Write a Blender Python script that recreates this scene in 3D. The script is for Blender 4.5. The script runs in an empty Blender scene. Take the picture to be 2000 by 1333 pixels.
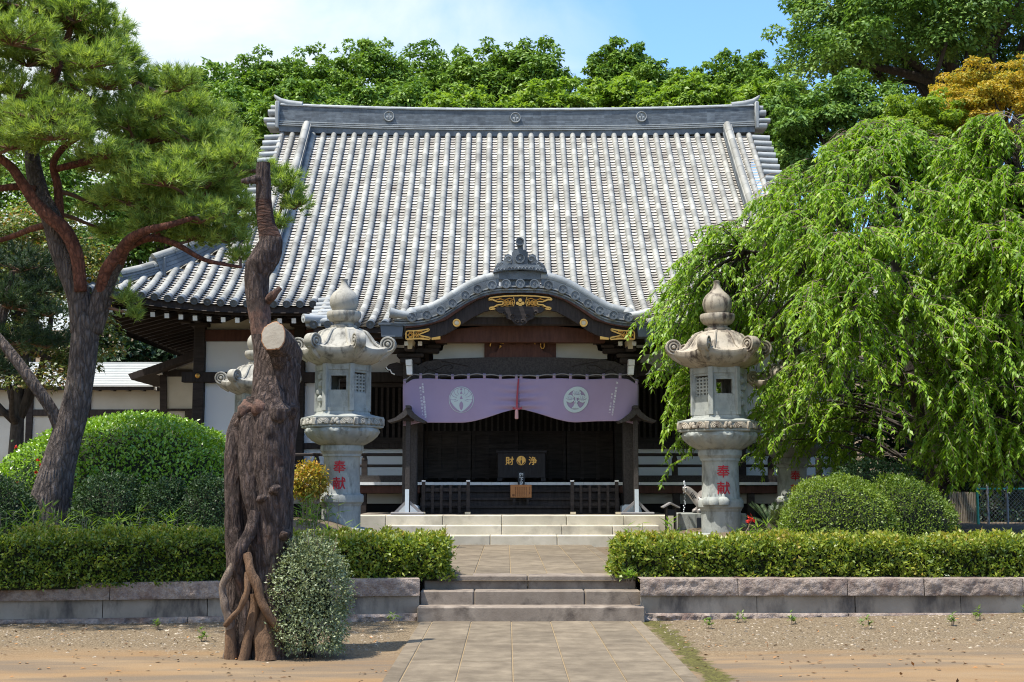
import bpy, math, random
import numpy as np
from math import radians as R, sin, cos, pi, tan, atan, sqrt
from mathutils import Vector, Matrix, noise as mnoise
from mathutils.geometry import tessellate_polygon

S = bpy.context.scene
COL = S.collection
random.seed(7)
RNG = np.random.default_rng(11)

# ------------------------------------------------------------------ camera
FPX = 2500.0
PITCH, YAW = R(6.42), R(-0.229)
CAM = Vector((-0.26, 0.0, 1.49))
cam = bpy.data.cameras.new('camera')
cam.sensor_width = 36.0
cam.lens = 36.0 * FPX / 2000.0
cam.clip_start, cam.clip_end = 0.1, 2000.0
cam_o = bpy.data.objects.new('camera', cam)
COL.objects.link(cam_o)
cam_o.location = CAM
cam_o.rotation_euler = (pi / 2 + PITCH, 0, YAW)
S.camera = cam_o
_M = cam_o.rotation_euler.to_matrix()

def P(px, py, Y):
    """point of the place measured on the photograph, at a known distance Y"""
    d = _M @ Vector(((px - 1000.0) / FPX, -(py - 666.5) / FPX, -1.0))
    return CAM + d * (Y / d.y)

# ------------------------------------------------------------------ light
SUN_DIR = Vector((-0.34, -0.21, 1.0)).normalized()      # towards the sun
sun = bpy.data.lights.new('sun', 'SUN')
sun.energy = 4.3
sun.angle = R(0.5)
sun.color = (1.0, 0.955, 0.88)
sun_o = bpy.data.objects.new('sun', sun)
COL.objects.link(sun_o)
sun_o.rotation_euler = SUN_DIR.to_track_quat('Z', 'Y').to_euler()
sun_o.location = (-30, -20, 60)

W = bpy.data.worlds.new('World')
S.world = W
W.use_nodes = True
W.cycles.sampling_method = 'MANUAL'
W.cycles.sample_map_resolution = 1024
nt = W.node_tree
for n in list(nt.nodes):
    nt.nodes.remove(n)
out = nt.nodes.new('ShaderNodeOutputWorld')
bg = nt.nodes.new('ShaderNodeBackground')
sky = nt.nodes.new('ShaderNodeTexSky')
sky.sky_type = 'NISHITA'
sky.sun_disc = False
sky.sun_elevation = math.asin(SUN_DIR.z)
sky.sun_rotation = math.atan2(SUN_DIR.x, SUN_DIR.y)
sky.air_density = 1.0
sky.dust_density = 0.6
sky.ozone_density = 1.6
bg.inputs['Strength'].default_value = 0.15
# drifting summer cloud: wisps on the right, a big bright bank on the left
tc = nt.nodes.new('ShaderNodeTexCoord')
mp = nt.nodes.new('ShaderNodeMapping')
mp.inputs['Scale'].default_value = (2.4, 1.4, 6.0)
mp.inputs['Rotation'].default_value = (0, R(14), 0)
mp.inputs['Location'].default_value = (0.35, 0.0, 0.2)
n1 = nt.nodes.new('ShaderNodeTexNoise')
n1.inputs['Scale'].default_value = 1.6
n1.inputs['Detail'].default_value = 9
n1.inputs['Roughness'].default_value = 0.56
n1.inputs['Distortion'].default_value = 0.5
sep = nt.nodes.new('ShaderNodeSeparateXYZ')
m1 = nt.nodes.new('ShaderNodeMath'); m1.operation = 'MULTIPLY_ADD'
m1.inputs[1].default_value = -1.15
m1.inputs[2].default_value = 0.02
add = nt.nodes.new('ShaderNodeMath'); add.operation = 'ADD'
rp = nt.nodes.new('ShaderNodeValToRGB')
rp.color_ramp.elements[0].position = 0.40
rp.color_ramp.elements[0].color = (0, 0, 0, 1)
rp.color_ramp.elements[1].position = 0.80
rp.color_ramp.elements[1].color = (1, 1, 1, 1)
mx = nt.nodes.new('ShaderNodeMixRGB')
mx.inputs[2].default_value = (3.7, 4.05, 4.25, 1)
hz = nt.nodes.new('ShaderNodeMixRGB'); hz.blend_type = 'MULTIPLY'; hz.inputs[0].default_value = 1.0
hz.inputs[2].default_value = (0.80, 1.03, 1.30, 1)
L = nt.links.new
L(tc.outputs['Generated'], mp.inputs['Vector'])
L(mp.outputs[0], n1.inputs['Vector'])
L(tc.outputs['Generated'], sep.inputs[0])
L(sep.outputs['X'], m1.inputs[0])
L(n1.outputs['Fac'], add.inputs[0]); L(m1.outputs[0], add.inputs[1])
L(add.outputs[0], rp.inputs[0])
L(sky.outputs[0], hz.inputs[1])
L(rp.outputs[0], mx.inputs[0]); L(hz.outputs[0], mx.inputs[1])
L(mx.outputs[0], bg.inputs['Color'])
L(bg.outputs[0], out.inputs['Surface'])

S.view_settings.view_transform = 'Standard'
S.view_settings.look = 'None'
S.view_settings.gamma = 1.0
S.view_settings.exposure = 0.86
S.cycles.max_bounces = 8
S.cycles.filter_width = 1.1
S.cycles.use_denoising = True
S.cycles.denoiser = 'OPENIMAGEDENOISE'
S.cycles.denoising_prefilter = 'NONE'
S.cycles.denoising_input_passes = 'RGB_ALBEDO_NORMAL'
S.cycles.sample_clamp_indirect = 4.0
S.cycles.caustics_reflective = False
S.cycles.caustics_refractive = False
S.cycles.blur_glossy = 0.5
S.cycles.use_adaptive_sampling = False
S.cycles.transparent_max_bounces = 4

# ------------------------------------------------------------------ object helpers
def tag(o, label=None, cat=None, group=None, kind=None):
    if label: o['label'] = label
    if cat: o['category'] = cat
    if group: o['group'] = group
    if kind: o['kind'] = kind
    return o

def thing(name, label, cat, loc=(0, 0, 0), group=None):
    o = bpy.data.objects.new(name, None)
    o.empty_display_size = 0.2
    COL.objects.link(o)
    o.location = loc
    return tag(o, label, cat, group)

def link_mesh(name, me, mat, parent):
    o = bpy.data.objects.new(name, me)
    COL.objects.link(o)
    if mat: me.materials.append(mat)
    if parent is not None:
        o.parent = parent
        bl = parent
        off = Vector((0, 0, 0))
        while bl is not None:
            off += Vector(bl.location); bl = bl.parent
        me.transform(Matrix.Translation(-off))
    return o

class MB:
    """collects world-space shapes; build() links them as one mesh"""
    def __init__(s):
        s.v, s.f, s.t, s.mi, s.cur = [], [], [], [], 0
    def add(s, vs, fs, tint=None):
        b = len(s.v)
        s.v.extend(tuple(x) for x in vs)
        tint = random.random() if tint is None else tint
        for f in fs:
            s.f.append(tuple(i + b for i in f)); s.t.append(tint); s.mi.append(s.cur)
        return s
    def box(s, c, d, tint=None, m=None, ch=0.0):
        x, y, z = d[0] / 2, d[1] / 2, d[2] / 2
        if ch <= 0:
            vs = [Vector((i * x, j * y, k * z)) for k in (-1, 1) for j in (-1, 1) for i in (-1, 1)]
            fs = [(0, 2, 3, 1), (4, 5, 7, 6), (0, 1, 5, 4), (2, 6, 7, 3), (0, 4, 6, 2), (1, 3, 7, 5)]
        else:
            vs, fs, idx = [], [], {}
            for i in (-1, 1):
                for j in (-1, 1):
                    for k in (-1, 1):
                        for a in range(3):
                            p = [i * (x - ch), j * (y - ch), k * (z - ch)]
                            p[a] = (i * x, j * y, k * z)[a]
                            idx[(i, j, k, a)] = len(vs); vs.append(Vector(p))
            for a in range(3):
                b, c2 = (a + 1) % 3, (a + 2) % 3
                for sg in (-1, 1):
                    q = []
                    for (u, w) in ((-1, -1), (1, -1), (1, 1), (-1, 1)):
                        k = [0, 0, 0]; k[a] = sg; k[b] = u; k[c2] = w
                        q.append(idx[(k[0], k[1], k[2], a)])
                    fs.append(tuple(q if sg > 0 else q[::-1]))
                for u in (-1, 1):
                    for w in (-1, 1):
                        q = []
                        for sg, ax in ((-1, b), (1, b), (1, c2), (-1, c2)):
                            k = [0, 0, 0]; k[a] = sg; k[b] = u; k[c2] = w
                            q.append(idx[(k[0], k[1], k[2], ax)])
                        fs.append(tuple(q if u * w < 0 else q[::-1]))
            for i in (-1, 1):
                for j in (-1, 1):
                    for k in (-1, 1):
                        q = [idx[(i, j, k, a)] for a in range(3)]
                        fs.append(tuple(q if i * j * k > 0 else q[::-1]))
        if m is not None:
            vs = [m @ v for v in vs]
        c = Vector(c)
        return s.add([v + c for v in vs], fs, tint)
    def span(s, x0, x1, y0, y1, z0, z1, tint=None, ch=0.0):
        return s.box(((x0 + x1) / 2, (y0 + y1) / 2, (z0 + z1) / 2), (abs(x1 - x0), abs(y1 - y0), abs(z1 - z0)), tint, None, ch)
    def bar(s, a, b, w, h, up=(0, 0, 1), tint=None, ch=0.0):
        a, b = Vector(a), Vector(b)
        d = b - a; l = d.length
        if l < 1e-6: return s
        d = d / l
        sx = d.cross(Vector(up))
        if sx.length < 1e-4: sx = d.cross(Vector((1, 0, 0)))
        sx.normalize(); u = sx.cross(d)
        m = Matrix((sx, d, u)).transposed()
        return s.box((a + b) / 2, (w, l, h), tint, m, ch)
    def tube(s, pts, rad, n=8, cap=True, tint=None):
        pts = [Vector(p) for p in pts]
        if not hasattr(rad, '__len__'): rad = [rad] * len(pts)
        rings = []; prev = None
        vs = []
        for i, p in enumerate(pts):
            d = (pts[min(i + 1, len(pts) - 1)] - pts[max(i - 1, 0)])
            if d.length < 1e-9: d = Vector((0, 0, 1))
            d.normalize()
            if prev is not None and d.dot(pd) < 0: d = -d
            pd = d
            if prev is None:
                a = d.cross(Vector((0.13, 0.2, 1)));
                if a.length < 1e-3: a = d.cross(Vector((1, 0, 0)))
                a.normalize()
            else:
                a = prev - d * prev.dot(d)
                a.normalize()
            prev = a
            b = d.cross(a)
            for k in range(n):
                t = 2 * pi * k / n
                vs.append(p + (a * cos(t) + b * sin(t)) * rad[i])
        fs = []
        for i in range(len(pts) - 1):
            for k in range(n):
                k2 = (k + 1) % n
                fs.append((i * n + k, i * n + k2, (i + 1) * n + k2, (i + 1) * n + k))
        if cap:
            fs.append(tuple(range(n - 1, -1, -1)))
            fs.append(tuple((len(pts) - 1) * n + k for k in range(n)))
        return s.add(vs, fs, tint)
    def cyl(s, a, b, r, r2=None, n=16, tint=None):
        return s.tube([a, b], [r, r if r2 is None else r2], n, True, tint)
    def lathe(s, prof, c=(0, 0, 0), n=32, mod=None, tint=None, cap=True):
        """prof: (r, z) bottom to top"""
        c = Vector(c); vs = []; fs = []
        for i, (r, z) in enumerate(prof):
            for k in range(n):
                t = 2 * pi * k / n
                rr = r * (mod(i, t) if mod else 1)
                vs.append(c + Vector((rr * cos(t), rr * sin(t), z)))
        for i in range(len(prof) - 1):
            for k in range(n):
                k2 = (k + 1) % n
                fs.append((i * n + k, i * n + k2, (i + 1) * n + k2, (i + 1) * n + k))
        if cap:
            fs.append(tuple(range(n - 1, -1, -1)))
            fs.append(tuple((len(prof) - 1) * n + k for k in range(n)))
        return s.add(vs, fs, tint)
    def prism(s, poly, f0, f1, tint=None):
        """poly: 2-D outline (counter-clockwise); f0 / f1 map (u, v) to the front / back point"""
        n = len(poly)
        vs = [f0(u, v) for u, v in poly] + [f1(u, v) for u, v in poly]
        tri = tessellate_polygon([[Vector((u, v, 0)) for u, v in poly]])
        fs = [tuple(t) for t in tri] + [tuple(i + n for i in t[::-1]) for t in tri]
        for i in range(n):
            j = (i + 1) % n
            fs.append((i, i + n, j + n, j))
        return s.add(vs, fs, tint)
    def grid(s, rows, tint=None, flip=False):
        """rows: list of equally long point lists"""
        m = len(rows[0]); vs = [p for r in rows for p in r]; fs = []
        for i in range(len(rows) - 1):
            for k in range(m - 1):
                q = (i * m + k, i * m + k + 1, (i + 1) * m + k + 1, (i + 1) * m + k)
                fs.append(q[::-1] if flip else q)
        return s.add(vs, fs, tint)
    def build(s, name, mat, parent=None, smooth=False, ang=40, bevel=0):
        me = bpy.data.meshes.new(name)
        me.from_pydata(s.v, [], s.f)
        a = me.attributes.new('tint', 'FLOAT', 'FACE')
        a.data.foreach_set('value', np.array(s.t, dtype=np.float32))
        if smooth:
            me.polygons.foreach_set('use_smooth', np.ones(len(me.polygons), dtype=bool))
            me.set_sharp_from_angle(angle=R(ang))
        me.update()
        mats = mat if isinstance(mat, (list, tuple)) else [mat]
        if len(mats) > 1:
            me.polygons.foreach_set('material_index', np.array(s.mi, dtype=np.int32))
        o = link_mesh(name, me, mats[0], parent)
        for m_ in mats[1:]: me.materials.append(m_)
        if bevel:
            b = o.modifiers.new('bevel', 'BEVEL'); b.width = bevel; b.segments = 2; b.limit_method = 'ANGLE'; b.angle_limit = R(50)
        return o

def fix_normals(o):
    import bmesh
    bm = bmesh.new(); bm.from_mesh(o.data)
    bmesh.ops.recalc_face_normals(bm, faces=bm.faces)
    bm.to_mesh(o.data); bm.free()
    return o

# ------------------------------------------------------------------ materials
def mat(name, c1, c2=None, c3=None, scale=3.0, rough=0.8, bump=0.0, bscale=25.0, stretch=(1, 1, 1), spec=0.3,
        metal=0.0, tint=0.0, detail=6, dirt=None, dstretch=None, dscale=1.2, dlo=0.5, dhi=0.72, bdist=0.02, voro=0.0, bstretch=None):
    m = bpy.data.materials.new(name); m.use_nodes = True
    t = m.node_tree; N = t.nodes; LK = t.links.new
    b = N['Principled BSDF']
    b.inputs['Roughness'].default_value = rough
    b.inputs['Specular IOR Level'].default_value = spec
    b.inputs['Metallic'].default_value = metal
    c2 = c2 or c1
    tcn = N.new('ShaderNodeTexCoord'); mpn = N.new('ShaderNodeMapping')
    mpn.inputs['Scale'].default_value = stretch
    LK(tcn.outputs['Object'], mpn.inputs[0])
    nz = N.new('ShaderNodeTexNoise'); nz.inputs['Scale'].default_value = scale
    nz.inputs['Detail'].default_value = detail; nz.inputs['Roughness'].default_value = 0.6
    LK(mpn.outputs[0], nz.inputs['Vector'])
    r = N.new('ShaderNodeValToRGB'); e = r.color_ramp.elements
    e[0].position, e[0].color = 0.33, (*c1, 1)
    e[1].position, e[1].color = 0.68, (*c2, 1)
    if c3:
        q = e.new(0.5); q.color = (*c3, 1)
    LK(nz.outputs['Fac'], r.inputs[0])
    col = r.outputs[0]
    if dirt:
        nd = N.new('ShaderNodeTexNoise'); nd.inputs['Scale'].default_value = dscale; nd.inputs['Detail'].default_value = 8
        nd.inputs['Roughness'].default_value = 0.65
        if dstretch:
            md = N.new('ShaderNodeMapping'); md.inputs['Scale'].default_value = dstretch
            LK(tcn.outputs['Object'], md.inputs[0]); LK(md.outputs[0], nd.inputs['Vector'])
        else: LK(tcn.outputs['Object'], nd.inputs['Vector'])
        rd = N.new('ShaderNodeValToRGB'); rd.color_ramp.elements[0].position = dlo; rd.color_ramp.elements[1].position = dhi
        LK(nd.outputs['Fac'], rd.inputs[0])
        mm = N.new('ShaderNodeMixRGB'); mm.inputs[2].default_value = (*dirt, 1)
        LK(rd.outputs[0], mm.inputs[0]); LK(col, mm.inputs[1]); col = mm.outputs[0]
    if tint:
        at = N.new('ShaderNodeAttribute'); at.attribute_name = 'tint'
        mr = N.new('ShaderNodeMapRange'); mr.inputs['To Min'].default_value = 1 - tint; mr.inputs['To Max'].default_value = 1 + tint
        LK(at.outputs['Fac'], mr.inputs['Value'])
        mm = N.new('ShaderNodeMixRGB'); mm.blend_type = 'MULTIPLY'; mm.inputs[0].default_value = 1
        LK(col, mm.inputs[1]); LK(mr.outputs[0], mm.inputs[2]); col = mm.outputs[0]
    LK(col, b.inputs['Base Color'])
    if bump:
        bn = N.new('ShaderNodeBump'); bn.inputs['Strength'].default_value = bump; bn.inputs['Distance'].default_value = bdist
        mp2 = N.new('ShaderNodeMapping'); mp2.inputs['Scale'].default_value = bstretch or stretch
        LK(tcn.outputs['Object'], mp2.inputs[0])
        nb = N.new('ShaderNodeTexNoise'); nb.inputs['Scale'].default_value = bscale; nb.inputs['Detail'].default_value = 8
        nb.inputs['Roughness'].default_value = 0.65
        LK(mp2.outputs[0], nb.inputs['Vector'])
        h = nb.outputs['Fac']
        if voro:
            vo = N.new('ShaderNodeTexVoronoi'); vo.inputs['Scale'].default_value = voro
            vo.feature = 'DISTANCE_TO_EDGE'
            wv = N.new('ShaderNodeMixRGB'); wv.inputs[0].default_value = 0.12
            LK(mp2.outputs[0], wv.inputs[1]); LK(nb.outputs['Color'], wv.inputs[2])
            LK(wv.outputs[0], vo.inputs['Vector'])
            sm = N.new('ShaderNodeMath'); sm.operation = 'MULTIPLY_ADD'; sm.inputs[1].default_value = 2.2
            LK(vo.outputs['Distance'], sm.inputs[0]); LK(nb.outputs['Fac'], sm.inputs[2]); h = sm.outputs[0]
        if voro:
            cr = N.new('ShaderNodeMapRange'); cr.inputs['From Min'].default_value = 0.0; cr.inputs['From Max'].default_value = 0.22
            cr.inputs['To Min'].default_value = 0.48; cr.inputs['To Max'].default_value = 1.08
            LK(vo.outputs['Distance'], cr.inputs['Value'])
            mc = N.new('ShaderNodeMixRGB'); mc.blend_type = 'MULTIPLY'; mc.inputs[0].default_value = 1
            LK(col, mc.inputs[1]); LK(cr.outputs[0], mc.inputs[2]); LK(mc.outputs[0], b.inputs['Base Color'])
        LK(h, bn.inputs['Height']); LK(bn.outputs[0], b.inputs['Normal'])
    return m

def leafmat(name, cols, rough=0.42, trans=0.35, spec=0.4, tcol=None):
    """cols: colours along the per-leaf tint"""
    m = bpy.data.materials.new(name); m.use_nodes = True
    t = m.node_tree; N = t.nodes; LK = t.links.new
    b = N['Principled BSDF']
    b.inputs['Roughness'].default_value = rough
    b.inputs['Specular IOR Level'].default_value = spec
    at = N.new('ShaderNodeAttribute'); at.attribute_name = 'tint'
    r = N.new('ShaderNodeValToRGB'); e = r.color_ramp.elements
    k = len(cols)
    e[0].position, e[0].color = 0.0, (*cols[0], 1)
    e[1].position, e[1].color = 1.0, (*cols[-1], 1)
    for i in range(1, k - 1):
        q = e.new(i / (k - 1)); q.color = (*cols[i], 1)
    LK(at.outputs['Fac'], r.inputs[0])
    LK(r.outputs[0], b.inputs['Base Color'])
    if trans:
        tr = N.new('ShaderNodeBsdfTranslucent')
        g = N.new('ShaderNodeMixRGB'); g.blend_type = 'MULTIPLY'; g.inputs[0].default_value = 1
        g.inputs[2].default_value = (*(tcol or (1.5, 1.55, 0.7)), 1)
        LK(r.outputs[0], g.inputs[1]); LK(g.outputs[0], tr.inputs['Color'])
        ms = N.new('ShaderNodeMixShader'); ms.inputs[0].default_value = trans
        LK(b.outputs[0], ms.inputs[1]); LK(tr.outputs[0], ms.inputs[2])
        LK(ms.outputs[0], N['Material Output'].inputs['Surface'])
    return m

M = {}
M['tile'] = mat('weathered roof tile', (0.225, 0.228, 0.21), (0.325, 0.316, 0.282), scale=2.5, rough=0.7, bump=0.2, bscale=60, tint=0.22, spec=0.4,
                dirt=(0.15, 0.145, 0.13), dscale=1.6, dlo=0.50, dhi=0.72)
M['tile_pan'] = mat('weathered pan tile', (0.34, 0.325, 0.295), (0.44, 0.42, 0.38), scale=3, rough=0.75, bump=0.15, bscale=60, tint=0.25, dirt=(0.24, 0.21, 0.185), dscale=2.2, dlo=0.5, dhi=0.72)
M['tile_dark'] = mat('slate grey tile', (0.075, 0.088, 0.102), (0.135, 0.155, 0.172), scale=6, rough=0.55, bump=0.2, bscale=50, tint=0.25, spec=0.4)
M['tile_mid'] = mat('grey ridge tile', (0.235, 0.25, 0.255), (0.32, 0.335, 0.33), scale=5, rough=0.6, bump=0.2, bscale=50, tint=0.15, spec=0.4)
M['wood'] = mat('old dark timber', (0.020, 0.015, 0.013), (0.045, 0.035, 0.031), scale=3, rough=0.75, bump=0.3, bscale=14, stretch=(1, 1, 8), tint=0.2, bdist=0.01)
M['wood_h'] = mat('old dark beam', (0.022, 0.017, 0.015), (0.050, 0.038, 0.034), scale=3, rough=0.75, bump=0.3, bscale=14, stretch=(8, 1, 1), tint=0.2, bdist=0.01)
M['wood_red'] = mat('red brown timber', (0.060, 0.024, 0.016), (0.10, 0.042, 0.028), scale=3, rough=0.7, bump=0.2, bscale=14, stretch=(6, 1, 1), tint=0.15)
M['wood_grey'] = mat('grey weathered timber', (0.030, 0.026, 0.024), (0.062, 0.054, 0.050), scale=4, rough=0.8, bump=0.35, bscale=20, stretch=(8, 1, 8), tint=0.2, bdist=0.008,
                     bstretch=(4, 4, 0.6))
M['plaster'] = mat('white lime plaster', (0.82, 0.84, 0.86), (0.87, 0.88, 0.88), scale=0.8, rough=0.9, bump=0.06, bscale=30)
M['plaster_old'] = mat('cream plaster', (0.50, 0.47, 0.39), (0.60, 0.57, 0.49), scale=1.5, rough=0.9, bump=0.08, bscale=30)
M['white_paint'] = mat('white painted timber end', (0.82, 0.83, 0.82), (0.88, 0.88, 0.86), rough=0.7)
M['cream_paint'] = mat('cream painted timber end', (0.62, 0.52, 0.34), (0.70, 0.60, 0.42), rough=0.7)
M['gold'] = mat('gilt metal', (0.62, 0.32, 0.07), (0.78, 0.43, 0.10), scale=8, rough=0.38, metal=0.55, spec=0.5)
M['granite'] = mat('pale granite', (0.245, 0.26, 0.245), (0.36, 0.37, 0.335), scale=5.0, rough=0.9, bump=0.5, bscale=90, tint=0.06, bdist=0.008,
                   dirt=(0.115, 0.115, 0.10), dscale=5.0, dlo=0.52, dhi=0.74, dstretch=(1.5, 1.5, 0.55))
M['granite_warm'] = mat('stained granite', (0.30, 0.255, 0.195), (0.40, 0.355, 0.285), scale=5.0, rough=0.9, bump=0.5, bscale=70, tint=0.06, bdist=0.008,
                        dirt=(0.075, 0.058, 0.048), dscale=4.0, dlo=0.50, dhi=0.64, dstretch=(1.5, 1.5, 0.5))
M['granite_roof'] = mat('lichen grey granite', (0.29, 0.275, 0.235), (0.40, 0.38, 0.325), scale=5.0, rough=0.9, bump=0.5, bscale=70, tint=0.06, bdist=0.008,
                        dirt=(0.10, 0.095, 0.082), dscale=4.5, dlo=0.50, dhi=0.68, dstretch=(1.5, 1.5, 0.5))
M['step_pale'] = mat('sandy cut stone', (0.44, 0.40, 0.31), (0.56, 0.51, 0.41), scale=3, rough=0.9, bump=0.3, bscale=60, tint=0.08, bdist=0.006,
                     dirt=(0.26, 0.235, 0.19), dscale=1.7, dlo=0.52, dhi=0.75)
M['step_grey'] = mat('grey andesite step', (0.17, 0.135, 0.105), (0.27, 0.222, 0.175), scale=4, rough=0.9, bump=0.5, bscale=60, tint=0.1, bdist=0.008,
                     dirt=(0.07, 0.054, 0.044), dscale=3.6, dlo=0.50, dhi=0.72)
M['rubble'] = mat('rough hewn stone', (0.22, 0.17, 0.14), (0.38, 0.31, 0.26), scale=16, rough=0.95, bump=1.0, bscale=30, tint=0.1, bdist=0.03,
                  dirt=(0.13, 0.08, 0.065), dscale=3.0, dlo=0.5, dhi=0.7)
M['concrete'] = mat('stained wall stone', (0.215, 0.18, 0.14), (0.33, 0.285, 0.23), scale=2, rough=0.92, bump=0.3, bscale=40, tint=0.08, bdist=0.008,
                    dirt=(0.085, 0.074, 0.066), dscale=2.6, dlo=0.46, dhi=0.66, dstretch=(1.4, 1.4, 0.6))
M['paving'] = mat('andesite paving', (0.125, 0.098, 0.066), (0.215, 0.172, 0.118), scale=5, rough=0.95, bump=0.6, bscale=80, tint=0.13, bdist=0.006,
                  dirt=(0.10, 0.077, 0.052), dscale=1.3, dlo=0.48, dhi=0.75)
M['joint'] = mat('sandy joint', (0.22, 0.16, 0.088), (0.29, 0.215, 0.125), scale=12, rough=0.95)
M['curtain'] = mat('lilac cloth', (0.325, 0.25, 0.365), (0.36, 0.28, 0.40), scale=1.5, rough=0.9, bump=0.05, bscale=200, spec=0.1)
M['curtain_print'] = mat('pale green print', (0.48, 0.56, 0.56), (0.52, 0.60, 0.60), rough=0.9)
M['print_white'] = mat('white print', (0.86, 0.88, 0.88), rough=0.9)
M['cord_red'] = mat('red cord', (0.36, 0.05, 0.08), (0.42, 0.10, 0.12), rough=0.8)
M['tassel'] = mat('faded pink tassel', (0.55, 0.30, 0.30), (0.62, 0.36, 0.35), rough=0.9)
M['red_paint'] = mat('red paint', (0.40, 0.012, 0.02), (0.48, 0.02, 0.03), rough=0.6)
M['box_wood'] = mat('black stained box', (0.018, 0.015, 0.016), (0.034, 0.029, 0.030), scale=3, rough=0.6, bump=0.2, bscale=20, stretch=(6, 1, 1))
M['board_wood'] = mat('orange brown board', (0.40, 0.16, 0.05), (0.46, 0.20, 0.07), scale=3, rough=0.55, bump=0.1, bscale=20, stretch=(5, 1, 1))
M['ink'] = mat('brown ink', (0.14, 0.06, 0.03), rough=0.8)
M['black_board'] = mat('black board', (0.015, 0.018, 0.024), (0.025, 0.028, 0.034), rough=0.5)
M['metal_blue'] = mat('blue grey copper hopper', (0.085, 0.10, 0.12), (0.12, 0.14, 0.165), rough=0.45, metal=0.2)
M['shoe'] = mat('pale metal shoe', (0.52, 0.58, 0.63), (0.60, 0.66, 0.70), rough=0.5, metal=0.1)
M['bronze'] = mat('pale bronze', (0.24, 0.215, 0.20), (0.34, 0.31, 0.285), scale=12, rough=0.4, metal=0.35, bump=0.2, bscale=40)
M['water'] = mat('splashing water', (0.75, 0.8, 0.85), rough=0.1)
M['bark_pine'] = mat('grey pine bark', (0.12, 0.095, 0.085), (0.28, 0.225, 0.195), scale=5, rough=0.95, bump=1.0, bscale=11, stretch=(3.5, 3.5, 0.9), bdist=0.09, voro=6.0,
                     dirt=(0.30, 0.25, 0.20), dscale=3.0, dlo=0.60, dhi=0.72)
M['bark_red'] = mat('red pine bark', (0.095, 0.036, 0.024), (0.20, 0.080, 0.050), scale=5, rough=0.9, bump=0.7, bscale=14, stretch=(2, 2, 0.9), bdist=0.025, voro=9.0)
M['bark_dark'] = mat('dark bark', (0.030, 0.025, 0.021), (0.075, 0.062, 0.052), scale=6, rough=0.95, bump=0.7, bscale=15, stretch=(3, 3, 1), bdist=0.03)
M['twig'] = mat('thin grey twig', (0.16, 0.115, 0.085), (0.25, 0.19, 0.145), rough=0.9)
M['twig_pine'] = mat('thin pine twig', (0.10, 0.055, 0.038), (0.17, 0.10, 0.07), rough=0.9)
M['stump'] = mat('dead trunk bark', (0.070, 0.048, 0.041), (0.25, 0.18, 0.15), scale=8, rough=0.95, bump=1.0, bscale=14, stretch=(3.2, 3.2, 0.75), bdist=0.09, voro=8.0,
                 dirt=(0.24, 0.135, 0.095), dscale=3.2, dlo=0.58, dhi=0.72)
M['stump_root'] = mat('bare brown root', (0.085, 0.050, 0.030), (0.21, 0.122, 0.068), scale=9, rough=0.9, bump=1.0, bscale=22, stretch=(2, 2, 0.6), bdist=0.03)
M['stump_bare'] = mat('barkless red wood', (0.085, 0.048, 0.036), (0.22, 0.125, 0.092), scale=9, rough=0.9, bump=1.0, bscale=18, stretch=(4, 4, 0.8), bdist=0.04, dirt=(0.06, 0.042, 0.035), dscale=5, dlo=0.5, dhi=0.6)
M['stump_crack'] = mat('flaking red bark', (0.05, 0.026, 0.020), (0.145, 0.070, 0.045), scale=10, rough=0.95, bump=1.0, bscale=14, stretch=(1.2, 1.2, 4.5), bdist=0.05, voro=8.0)
M['root_pale'] = mat('sunlit pale root', (0.12, 0.088, 0.068), (0.26, 0.20, 0.155), scale=9, rough=0.9, bump=1.0, bscale=22, stretch=(3, 3, 0.7), bdist=0.03)  # paler copy of the trunk bark: sunlight put into the root colour
M['cut_wood'] = mat('sawn wood face', (0.25, 0.215, 0.165), (0.37, 0.33, 0.265), scale=6, rough=0.9, bump=0.3, bscale=40)
M['cut_rim'] = mat('orange cut rim', (0.26, 0.13, 0.065), (0.36, 0.20, 0.11), scale=9, rough=0.9)
M['soil'] = mat('garden soil', (0.10, 0.075, 0.048), (0.17, 0.125, 0.080), scale=5, rough=1.0, bump=0.6, bscale=30)
M['fence_wood'] = mat('pale fence pale', (0.22, 0.175, 0.12), (0.32, 0.26, 0.185), rough=0.9, tint=0.2)
M['fence_green'] = mat('green coated post', (0.05, 0.30, 0.22), (0.07, 0.36, 0.27), rough=0.5)
M['fence_grey'] = mat('grey steel post', (0.18, 0.17, 0.17), (0.26, 0.25, 0.25), rough=0.6)
M['zinc'] = mat('pale sheet roof', (0.42, 0.435, 0.42), (0.52, 0.525, 0.50), scale=2, rough=0.5, tint=0.08)
M['dark_void'] = mat('unlit interior dark', (0.010, 0.008, 0.008), (0.016, 0.013, 0.012), rough=0.8)  # near black puts the unlit depth behind lattices and doors into the colour
# ================================================================== setting: ground, path, garden beds
def sstep(a, b, x):
    t = min(1, max(0, (x - a) / (b - a)))
    return t * t * (3 - 2 * t)

def ground_z(x, y):
    z = 0.02 * max(0, x - 1.5) * sstep(9, 14, y) + 0.012 * max(0, -x - 2) * sstep(10, 14, y)
    n = mnoise.noise(Vector((x * 0.8, y * 0.8, 0.3))) * 0.018 + mnoise.noise(Vector((x * 3.1, y * 3.1, 1.3))) * 0.006
    return z + n * sstep(1.2, 1.7, abs(x)) - 0.012

def bed_z(x, y):
    z = 0.42 + 0.33 * sstep(15.2, 19.5, y) * sstep(1.4, 3.3, abs(x))
    z += 0.22 * sstep(-1.6, -3.6, x) * sstep(14.8, 17, y) * (1 - sstep(20.5, 23.5, y))
    z += 0.025 * mnoise.noise(Vector((x * 1.7, y * 1.7, 5.0)))
    return z

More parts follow.
